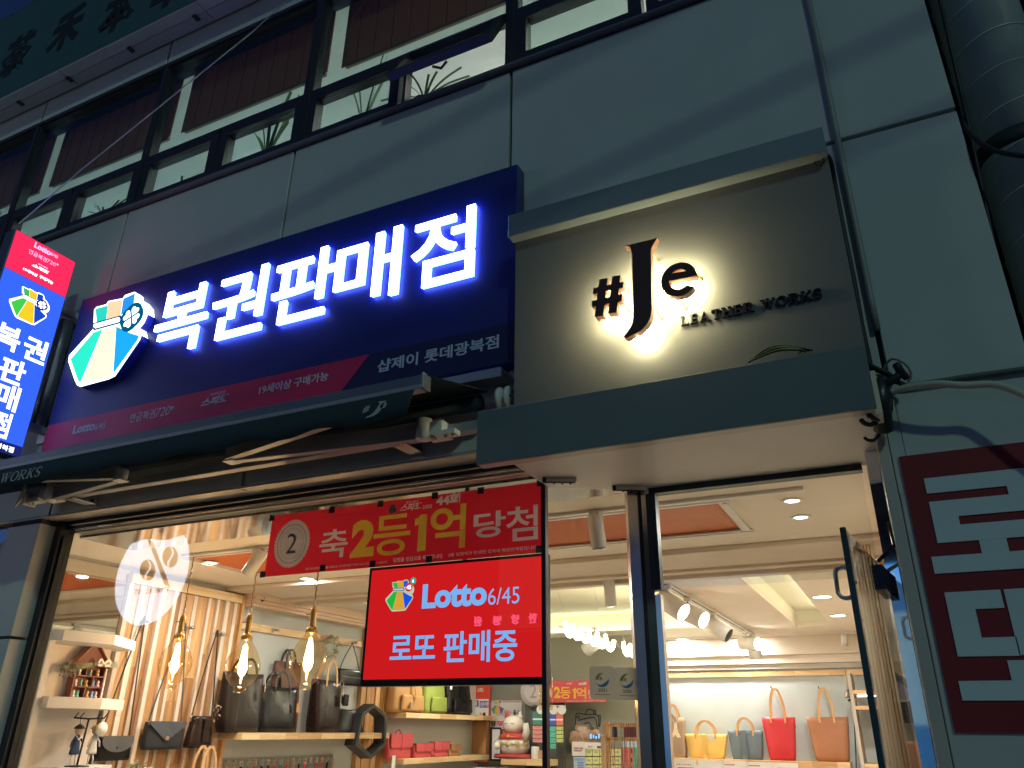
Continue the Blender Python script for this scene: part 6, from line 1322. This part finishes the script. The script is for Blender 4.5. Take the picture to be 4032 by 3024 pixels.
# ticket rolls in clear sleeves
for k, (u0,u1,v0,v1,cols,lab) in enumerate(((1320,1525,555,1215,((.05,.20,.16),(.68,.26,.24)),'clear sleeve of pink scratch tickets with a dark green header'),(1575,1715,560,1325,((.06,.09,.42),(.10,.42,.33)),'strip of green scratch tickets with a blue header behind the window seam'),(1735,1845,560,1215,((.62,.16,.13),(.48,.55,.16)),'clear sleeve of lime scratch tickets with a red header'))):
    YT = 6.0; x0,x1,z0,z1 = rY(nl(u0,v1),nl(u1,v0),YT); t = thing('ticket_sleeve', lab, 'tickets', ((x0+x1)/2,YT,z0), 'scratch ticket sleeves')
    box('sleeve', x0-.005,x1+.005,YT+.004,YT+.008,z0,z1, glass('sleeve_plastic',(.92,.93,.92)), t); zz = z1-.19; box('header', x0,x1,YT,YT+.003,zz-.02,z1-.07, mat('tk_h%d'%k,cols[0],.4), t); box('header_band', x0,x1,YT-.0008,YT,zz+.03,zz+.045, WHITEM, t)
    lathe('oval_tag', [(.05,0),(.05,.002)], ((x0+x1)/2+.03,YT-.004,z1-.05), mat('tag_grey',(.50,.48,.48),.5), t, 20, (.2,-1,.1), False)
    n_ = 4; hgt = (zz-.03-z0)/n_
    for j in range(n_):
        tk = box('ticket', x0,x1,YT,YT+.003,z0+hgt*j+.004,z0+hgt*(j+1)-.004, mat('tk_b%d'%k,cols[1],.5), t); box('barcode', x1-.02,x1-.010,YT-.0008,YT-.0001,z0+hgt*j+.02,z0+hgt*(j+1)-.03, INKK, tk)
        for q_ in range(2): box('print_line', x0+.02,x1-.05,YT-.0008,YT-.0001,z0+hgt*(j+.45+.2*q_),z0+hgt*(j+.45+.2*q_)+.006, mat('tk_line%d'%k,tuple(v*.7 for v in cols[1]),.5), tk)
hr2 = tube('sleeve_rod', [onY(nl(1300,560),6.01),onY(nl(1900,575),6.01)], .006, STEEL); tag(hr2, 'thin steel rod carrying the ticket sleeves', 'rod')
pn = box('dark_panel', onY(nk(-120,500),6.4).x,onY(nk(430,500),6.4).x,6.40,6.46,.12,onY(nk(100,430),6.4).z, mat('panel_dark_grey',(.085,.085,.08),.7)); tag(pn, 'dark grey panel standing behind the ticket sleeves', 'panel')
# second prize banner on the partition
b2 = thing('inner_prize_banner', 'smaller copy of the red prize banner hung on the partition inside', 'banner', onY(nk(400,450),6.3)); YI = 6.30
a, b = onY(nl(1180,490),YI), onY(nk(1060,440),YI); zt_ = onY(nk(820,105),YI).z; zb_ = onY(nk(400,425),YI).z
box('banner_sheet', a.x,b.x,YI,YI+.004,zb_,zt_, mat('banner_red_inner',(.50,.05,.06),.6), b2)
def fitI(b_, qa, qb, qt, m_, bold): return fit(b_, qa, qb, qt, YI, m_, b2, bold, .0008, off=.001)
fitI('2', nk(300,365),nk(395,368),nk(300,200),BYL,.05); fitI('등', nk(392,372),nk(545,375),nk(392,205),BYL,.012); plate('lettering', [(onY(q,YI).x,onY(q,YI).z) for q in (nk(585,370),nk(618,372),nk(620,218),nk(598,218),nk(585,235),nk(568,240),nk(568,265),nk(588,258))], .0008, BYL, b2, org=(0,YI-.001,0)); fitI('억', nk(625,378),nk(770,385),nk(625,212),BYL,.02); fitI('축', nk(200,355),nk(275,358),nk(205,220),BW,.06); fitI('당첨', nk(805,375),nk(1000,380),nk(805,235),BW,.06)
fitI('44회', nk(655,182),nk(772,185),nk(655,132),BW,.05); fitI('스피또', nk(475,170),nk(580,172),nk(475,140),BW,.03); fitI('당첨을 진심으로 축하합니다.  2등 당첨자가 탄생한 행복의 복권판매점입니다', nk(485,415),nk(1040,432),nk(485,400),BW,.02)
p = onY(nl(1330,320),YI); lathe('medal', [(.17,0),(.17,.001)], (p.x,YI-.001,p.z), mat('medal_inner',(.52,.47,.46),.6), b2, 40, (0,-1,0)); lathe('medal_ring', [(.13,0),(.125,.0006)], (p.x,YI-.0025,p.z), mat('medal_inner2',(.42,.37,.37),.6), b2, 40, (0,-1,0)); text('lettering','2',(p.x,YI-.0038,p.z),MATS['medal_dark'],b2,h=.15,w=.09,anchor='c',d=.0006)
# wire sewing machine with a framed photo and log slices
YW = 6.5; ZW = lambda u,v: onY(nk(u,v),YW)
sm = thing('wire_sewing_machine', 'black wire outline of a sewing machine mounted on the partition', 'wall art', ZW(780,900))
for pts in ([(620,600),(640,585),(700,590),(760,605),(860,600),(920,610),(945,640)],[(755,600),(780,540),(820,525),(870,545),(885,595)],[(620,600),(615,680),(612,760)],[(625,640),(660,620),(665,650),(640,660)],[(650,690),(720,670),(860,640),(900,655)],[(905,660),(920,740),(930,840),(945,900)],[(740,740),(800,720),(840,780),(830,870)],[(865,780),(870,880),(900,905)],[(880,590),(875,550),(905,545),(900,600)],[(940,620),(968,620),(970,700),(960,770),(945,760),(950,680),(940,620)]):
    tube('wire', curve([ZW(*p) for p in pts],5), .007, BLACKM, sm, 6)
pf = thing('photo_frame', 'small wooden frame with a family photo hung on the wire sewing machine', 'frame', ZW(710,900)); nbox('frame', nk(625,905),nk(795,760),YW-.02,mat('frame_wood',(.42,.22,.10),.5),pf,.02); nbox('photo', nk(650,885),nk(775,782),YW-.041,mat('photo_print',(.50,.44,.46),.4,var=.4),pf,.001)
lg = thing('log_slices', 'cluster of round log slices under the wire sewing machine', 'decoration', ZW(760,960))
rnd = random.Random(2)
for k in range(11):
    p = onY(nk(600+ (k%6)*66+rnd.uniform(-12,12), 900+(k//6)*70+rnd.uniform(-10,15)),YW-.02); lathe('log_slice', [(.055,0),(.057,.03),(.05,.034)], p, mat('log_end_%d'%(k%3),((.40,.24,.17),(.34,.20,.14),(.46,.30,.22))[k%3],.7), lg, 18, (rnd.uniform(-.2,.2),-1,rnd.uniform(-.1,.2)))
dc = thing('blue_reflection', 'reflection of a blue sign, made as small glowing bars on the log slices', 'reflection', ZW(920,930)); nbox('case', nk(860,950),nk(975,895),YW-.06,BLACKM,dc,.02); p = onY(nk(918,922),YW-.081); [box('lit_bar', p.x-.08+.033*k,p.x-.06+.033*k,YW-.082,YW-.0805,p.z-.025+.006*(k%2),p.z+.028-.01*(k%3), glow('reflected_blue',(.3,.55,1),1.6), dc) for k in range(5)]  # stands for a blue sign's reflection; glowing bars and case are added
# ticket display stands on the counter
YD = 5.4
for k, (qa, qb, lab, c) in enumerate(((nk(565,1200),nk(750,1000),'white leaflet card with red writing on the counter',(.66,.62,.62)),(nk(590,1420),nk(755,1222),'pale blue leaflet on the counter below the white card',(.42,.52,.66)))):
    t = thing('leaflet', lab, 'leaflet', onY(qa,YD), 'leaflets on the counter'); nbox('card', qa, qb, YD, mat('leaf_%d'%k,c,.6), t, .003)
    if k == 0: ntext('이번주 추첨', nk(585,1110),nk(720,1108),nk(585,1075),YD-.003,INKR,t,.03); nbox('print_line', nk(585,1135),nk(700,1124),YD-.0031,INKK,t,.0006)
    else: nbox('band', nk(600,1270),nk(745,1235),YD-.0031,mat('leaf_band',(.20,.36,.58),.6),t,.0006); [nbox('print_line', nk(640,1300+25*j),nk(730,1292+25*j),YD-.0031,INKB,t,.0006) for j in range(4)]
st_ = thing('ticket_stand', 'clear acrylic stand full of pale yellow lottery slips', 'stand', onY(nk(880,1400),YD)); nbox('header_card', nk(750,1100),nk(1010,1010),YD,WHITEM,st_,.004); nbox('blue_box', nk(925,1095),nk(1008,1060),YD-.0041,PUR,st_,.0006); ntext('연금복권', nk(790,1080),nk(860,1078),nk(790,1055),YD-.004,VIO,st_,.0)
nbox('acrylic', nk(750,1430),nk(1285,1100),YD+.03,glass('acrylic',(.90,.92,.86)),st_,.004)
SLIP = mat('yellow_slip',(.66,.66,.30),.6)
for r_ in range(3):
    for c_ in range(5): 
        u = 765+c_*104; v = 1105+r_*118
        if u < 1250: sp = nbox('slip_stack', nk(u,v+95),nk(u+88,v),YD+.02-.02*r_*0,SLIP,st_,.012); nbox('slip_print', nk(u+12,v+60),nk(u+66,v+30),YD+.0079,mat('slip_print',(.40,.44,.22),.6),sp,.0005)
pg = thing('scratch_ticket_rack', 'rack of red and green scratch tickets beside the necklace stand', 'rack', onY(nk(1400,1400),YD)); nbox('header_card', nk(1285,1075),nk(1530,985),YD,mat('rack_blue',(.40,.52,.66),.5),pg,.004)
for r_ in range(3):
    for c_ in range(2): tk = nbox('ticket', nk(1288+c_*164,1190+r_*130),nk(1446+c_*164,1078+r_*130),YD,mat(('rk_red','rk_green')[c_],((.62,.14,.12),(.07,.36,.26))[c_],.5),pg,.003); nbox('barcode', nk(1420+c_*164,1165+r_*130),nk(1436+c_*164,1100+r_*130),YD-.0031,INKK,tk,.0005); nbox('print_line', nk(1310+c_*164,1150+r_*130),nk(1390+c_*164,1140+r_*130),YD-.0031,mat('rk_line',(.3,.1,.1),.5),tk,.0005)
ct_ = box('sales_counter', -4.4,-2.0,5.3,5.5,.12,onY(nk(900,1440),5.3).z, mat('counter_grey',(.30,.29,.27),.6)); tag(ct_, 'grey sales counter carrying the lottery stands', 'counter')
# wooden necklace rack near the door post
YN = 3.0
nr_ = thing('necklace_rack', 'small wooden rack hung with beaded necklaces near the door post', 'rack', onY(nk(1040,1380),YN)); LW_ = wood('rack_wood',(.52,.28,.10),(.78,.52,.26),2)
for u in (1025,1920): nbox('post', nk(u-15,1379),nk(u+20,905 if u < 1100 else 705),YN,LW_,nr_,.025)
for u in (1085,): nbox('post', nk(u-18,1379),nk(u+22,695),YN+.12,LW_,nr_,.025)
for v, yo in ((755,.12),(955,0)): a, b = onY(nk(1040 if yo == 0 else 1100,v),YN+yo), onY(nk(1920,v+4),YN+yo); box('bar', a.x,b.x,YN+yo-.02,YN+yo-.004,a.z-.012,a.z+.012, LW_, nr_)
NC = [mat('cord_%d'%k,c,.6) for k, c in enumerate(((.05,.03,.03),(.35,.06,.05),(.30,.22,.12),(.10,.08,.08)))]
for k, u in enumerate((1105,1160,1215,1305,1325,1380,1440,1490)):
    yo = .12 if k%2 else 0; p = onY(nk(u,755 if yo else 955),YN+yo); L_ = random.Random(k).uniform(.25,.42)
    tube('necklace', curve([p+Vector((-.008,-.022,.012)),p+Vector((-.012,-.03,-L_*.5)),p+Vector((0,-.03,-L_)),p+Vector((.012,-.03,-L_*.5)),p+Vector((.008,-.022,.012))],6), .0022, NC[k%4], nr_, 5)
p = onY(nk(1050,955),YN)
for s_, c_ in ((0,WHITEM),(.02,STEEL)):
    for k in range(26): lathe('bead', [(.001,-.005),(.005,0),(.001,.005)], p+Vector((s_*1.0+.002*math.sin(k),-.03,-.012*k)), c_, nr_, 8)
for k, (u0,u1,v0,v1,c,lab) in enumerate(((1155,1215,780,950,(.02,.02,.03),'small black pouch hanging behind the necklace rack'),(1325,1520,785,935,(.11,.035,.06),'burgundy pouch hanging behind the necklace rack'))):
    x0,x1,z0,z1 = rY(nk(u0,v1),nk(u1,v0),YN+.6); t = thing('pouch', lab, 'bag', ((x0+x1)/2,YN+.6,z0)); body('body', ((x0+x1)/2,YN+.6,z0), *FR, x1-x0,x1-x0,z1-z0,.03,.02, leather('pouch_%d'%k,c), t, ex=6, open_top=False); strap('cord', [Vector(((x0+x1)/2,YN+.6,z1)),Vector(((x0+x1)/2,YN+.61,z1+.03))], BLK, t, .006,.003,(1,0,0))
mv = thing('mauve_shopper', 'dusty mauve shopper hanging behind the door post', 'bag', onY(nk(1830,900),3.6)); x0,x1,z0,z1 = rY(nk(1770,900),nk(1890,440),3.6); body('body', ((x0+x1)/2,3.6,z0), *FR, x1-x0,(x1-x0)*.9,z1-z0,.06,.04, leather('mauve_leather',(.28,.18,.16),.45), mv, ex=5); lathe('bag_charm', [(.003,-.03),(.03,-.02),(.034,.01),(.02,.03)], onY(nk(1830,360),3.55), mat('charm_pewter',(.4,.42,.36),.3,.5), mv, 14)
tube('bag_chain', curve([onY(nk(1775,180),3.55),onY(nk(1790,230),3.55),onY(nk(1765,400),3.55),onY(nk(1790,520),3.55),onY(nk(1830,640),3.55)],6), .004, STEEL, mv, 5)
# ------------------------------------------------------------------ the room behind the upper windows
up_ = thing('upper_room', None, None, (-4,2,4.3), kind='structure'); UW = mat('upper_cream',(.72,.75,.74),.8)
boxes('room_shell', [(-8.8,.09,.17,4.2,4.25,4.30),(-8.8,.09,.17,4.2,6.34,6.40),(-8.8,.09,4.2,4.25,4.30,6.34),(.05,.09,.17,4.2,4.30,6.34),(-8.85,-8.8,.17,4.2,4.30,6.34)], UW, up_)
boxes('window_wall_below', [(-8.8,.09,.165,.20,4.30,4.88)], UW, up_)
for x in (-6.6,-4.4,-2.0,-.6):
    t = thing('ceiling_lamp', 'ceiling lamp inside the upper room%s' % {-6.6:' at its far left end',-4.4:' behind the blinds of the middle bay',-2.0:' behind the open vent window',-.6:' at its right end'}[x], 'lamp', (x,1.6,6.33), 'lamps of the upper room')
    box('diffuser', x-.5,x+.5,1.5,1.7,6.30,6.335, glow('upper_lamp' if x < -3 else 'upper_lamp_warm',(.76,.97,1.0) if x < -3 else (1.0,1.0,.84),30 if x < -3 else 30), t)
BAMB = sheer('bamboo_blind',(.36,.17,.105),.36)
for (a, b), zz, lab in zip(bays[:4], (5.65,5.65,5.65,5.64), ('bamboo blind in the leftmost upper bay','bamboo blind in the bay behind the guy wire','bamboo blind in the bay above the lottery letters','bamboo blind in the bay above the open vent')):
    t = thing('bamboo_blind', lab, 'blind', ((a+b)/2,.16,zz), 'bamboo blinds upstairs')
    V, F = [], []; n_ = int((6.32-zz)/.016)
    for k in range(n_):
        z_ = zz+.016*k; k0 = len(V); V += corners(a+.125,b+.0,.155,.161,z_,z_+.0135); F += [tuple(i+k0 for i in f) for f in BF]
    o = ob('slats', V, F, BAMB, t); o['kind'] = 'stuff'
    for k in range(9): x = a+.20+(b-a-.3)*k/8; box('cord', x-.0013,x+.0013,.152,.1545,zz,6.32, RUBBER, t)
    box('bottom_bar', a+.12,b-.01,.150,.168,zz-.03,zz-.002, mat('blind_bar',(.20,.13,.09),.7), t)
    box('curtain_edge', a+.085,a+.1245,.150,.156,zz-.02,6.32, mat('rust_curtain',(.34,.12,.06),.8), t)
def plant(label, x, seed, n_=9, h=.42, droop=.5, y=.12, z0=4.95, w_=.014):
    rnd = random.Random(seed); t = thing('potted_plant', label, 'plant', (x,y,z0), 'plants on the upper window sill')
    lathe('pot', [(.05,0),(.07,.09),(.075,.10),(.06,.10),(.055,.085)], (x,y,z0-.06), mat('pot_dark',(.06,.05,.05),.6), t, 16)
    for k in range(n_):
        a = rnd.uniform(0,2*math.pi); L_ = h*rnd.uniform(.55,1.1); dr_ = droop*rnd.uniform(.4,1.2); u = Vector((math.cos(a),.4*math.sin(a),0)); P = []
        for j in range(9):
            s_ = j/8; P.append(Vector((x,y,z0+.02))+u*(L_*s_*(.25+dr_*s_))+Vector((0,0,L_*(s_-dr_*.55*s_*s_))))
        strap('leaf', [P[0],P[2],P[4],P[6],P[8]], mat('plant_leaf',(.06,.14,.04),.5), t, w_, .002, u.cross(Vector((0,0,1))))
for lab, q, sd, kw in (('spider plant showing green under the open vent window',c2(540,640),3,dict(n_=12,h=.30,droop=.9)),('upright blade-leaved plant left of the open vent window',c2(150,700),8,dict(n_=5,h=.66,droop=.12,w_=.02)),('bushy plant in the small window above the emblem',c1(690,1340),11,dict(n_=14,h=.26,droop=.7)),('tall blade-leaved plant in the small window above the first lit letter',c1(1740,930),15,dict(n_=9,h=.60,droop=.25,w_=.02)),('small plant at the foot of the second bay',c1(1180,1180),21,dict(n_=6,h=.20,droop=.4))):
    p = onY(q,.12); plant(lab, p.x, sd, **kw)
p = onY(c2(240,690),.30); rk = lathe('round_stone', [(.002,-.10),(.08,-.07),(.11,0),(.09,.06),(.002,.09)], (p.x,.16,4.99), mat('dark_stone',(.05,.05,.05),.7), None, 18); tag(rk, 'dark rounded pot standing in the small window beside the open vent', 'pot')
# ------------------------------------------------------------------ across the street (seen in the glass)
ob2 = thing('opposite_building', 'dark building across the street reflected in the shop window', 'building', (-6,-11,0))
box('wall', -26,16,-13,-11,0,7.5, mat('opposite_wall',(.10,.095,.09),.9), ob2)
for k in range(9):
    wv = box('window', -24+4.2*k,-21.5+4.2*k,-10.995,-10.95,3.2,5.0, FRAME, ob2); box('pane', -23.9+4.2*k,-21.6+4.2*k,-10.949,-10.94,3.3,4.9, glow('far_lit',(.9,.75,.5),.16) if k%3 == 1 else mat('far_dark',(.03,.03,.035),.2), wv)
ss = thing('street_banner', 'tall blue lit banner across the street, mirrored in the steel door jamb', 'banner', (-2.6,-9.4,.8)); box('frame', -3.6,-1.5,-9.5,-9.40,.8,3.95, BLACKM, ss)
box('lit_sheet', -3.55,-1.55,-9.399,-9.39,.85,3.9, glow('banner_blue',(.10,.36,.85),1.1), ss); box('lit_panel', -3.0,-2.2,-9.389,-9.38,1.7,3.2, glow('banner_pale',(.45,.75,1.0),1.3), ss); box('lit_disc', -2.75,-2.45,-9.389,-9.38,3.4,3.75, glow('banner_yellow_spot',(.8,.7,.1),1.1), ss)
def mirrored(q, depth): v = onY(q, GY+depth); return Vector((v.x, GY-depth, v.z))
cfs = mirrored(r1(1320,1010), 6.2); RC = (onY(r1(1640,1010),GY+6.2).x-cfs.x)
rs = thing('cafe_sign', 'round white coffee sign with a per-cent mark of beans, mirrored in the shop window', 'sign', cfs)
BK = (Vector((-1,0,0)), Vector((0,0,1)))            # faces the shop (+Y)
lathe('disc', [(RC,-.12),(RC,0)], cfs, mat('cafe_rim',(.3,.3,.32),.4), rs, 48, (0,1,0)); lathe('lit_face', [(RC*.985,.001),(.001,.0015)], cfs, glow('cafe_white',(.74,.82,1.0),9.5), rs, 48, (0,1,0))
CB = glow('cafe_brown',(.55,.10,.03),1.2); CGn = glow('cafe_green',(.02,.22,.08),1.2); CY = glow('cafe_amber',(.60,.22,.03),1.2)
def cpt(u,v): p = mirrored(r1(u,v),6.2); return (-(p.x-cfs.x), p.z-cfs.z)
plate('slash', [cpt(1290,710),cpt(1335,740),cpt(1485,1130),cpt(1440,1115)], .01, CY, rs, BK, cfs+Vector((0,.004,0))); plate('slash_tip', [cpt(1290,710),cpt(1335,740),cpt(1350,780),cpt(1305,750)], .012, CGn, rs, BK, cfs+Vector((0,.004,0)))
for cu, cv, mm in ((1290,985,CB),(1487,870,CY)):
    plate('bean', [cpt(cu+66*math.cos(t),cv+92*math.sin(t)) for t in [2*math.pi*k/28 for k in range(28)]], .01, mm, rs, BK, cfs+Vector((0,.004,0)))
    pts = [cpt(cu+22*math.sin(s*5.5),cv-85+170*s) for s in [k/12 for k in range(13)]]; pts2 = [cpt(cu+12+22*math.sin(s*5.5),cv-85+170*s) for s in [k/12 for k in range(13)]]
    plate('bean_line', pts+pts2[::-1], .014, MATS['cafe_white'], rs, BK, cfs+Vector((0,.004,0)))
a_, b_2 = cpt(1475,1175), cpt(1185,1130); text('lettering', 'TENPERCENT', cfs+BK[0]*a_[0]+Vector((0,.006,a_[1])), glow('cafe_ink',(.10,.07,.07),1), rs, w=abs(b_2[0]-a_[0]), h=.085, frame=BK, d=.004, bold=.0)
tube('sign_arm', [cfs+Vector((0,-.06,RC)),cfs+Vector((0,-.06,RC+.5)),cfs+Vector((0,-4.8,RC+.5))], .04, BLACKM, rs)
hs_ = thing('clinic_sign', 'pink lit clinic lettering across the street, mirrored in the red screen', 'sign', mirrored(r5(800,380),8.5))
for ch, (u, v) in zip('한방병원', ((1105,355),(950,365),(795,375),(630,382))):
    p = mirrored(r5(u,v),8.5); text('letter', ch, p, glow('clinic_pink',(1.0,.20,.42),7), hs_, h=.15, w=.135, frame=BK, d=.03, anchor='c', bold=.03)
p = mirrored(r5(870,370),8.5); box('rail', p.x-1.6,p.x+1.6,p.y-.10,p.y-.04,p.z-.16,p.z-.13, BLACKM, hs_); box('sign_post', p.x-.05,p.x+.05,-10.99,p.y-.04,p.z-.20,p.z-.161, BLACKM, hs_)
# overhead street cables; out of the picture themselves, their shadows cross the facade
for k, (za, zb2, lab) in enumerate(((4.08,3.42,'lowest overhead street cable, shadowing the wall'),(4.55,3.62,'middle overhead street cable, shadowing the wall'),(5.35,3.95,'highest overhead street cable, shadowing the wall'))):
    s_ = 2.1+.25*k; pts = []
    for x, z in ((-6,za-1.5*(4.6-3.4)*0-1.15),(-3,za-.75),(-1,za-.3),(.53,za),(2,za+.4)):
        pts.append(Vector((x,0,z-.25))-SUN_DIR*(s_/SUN_DIR.y))
    o = tube('overhead_cable', pts, .018+.004*k, RUBBER); tag(o, lab, 'cable', 'overhead street cables')
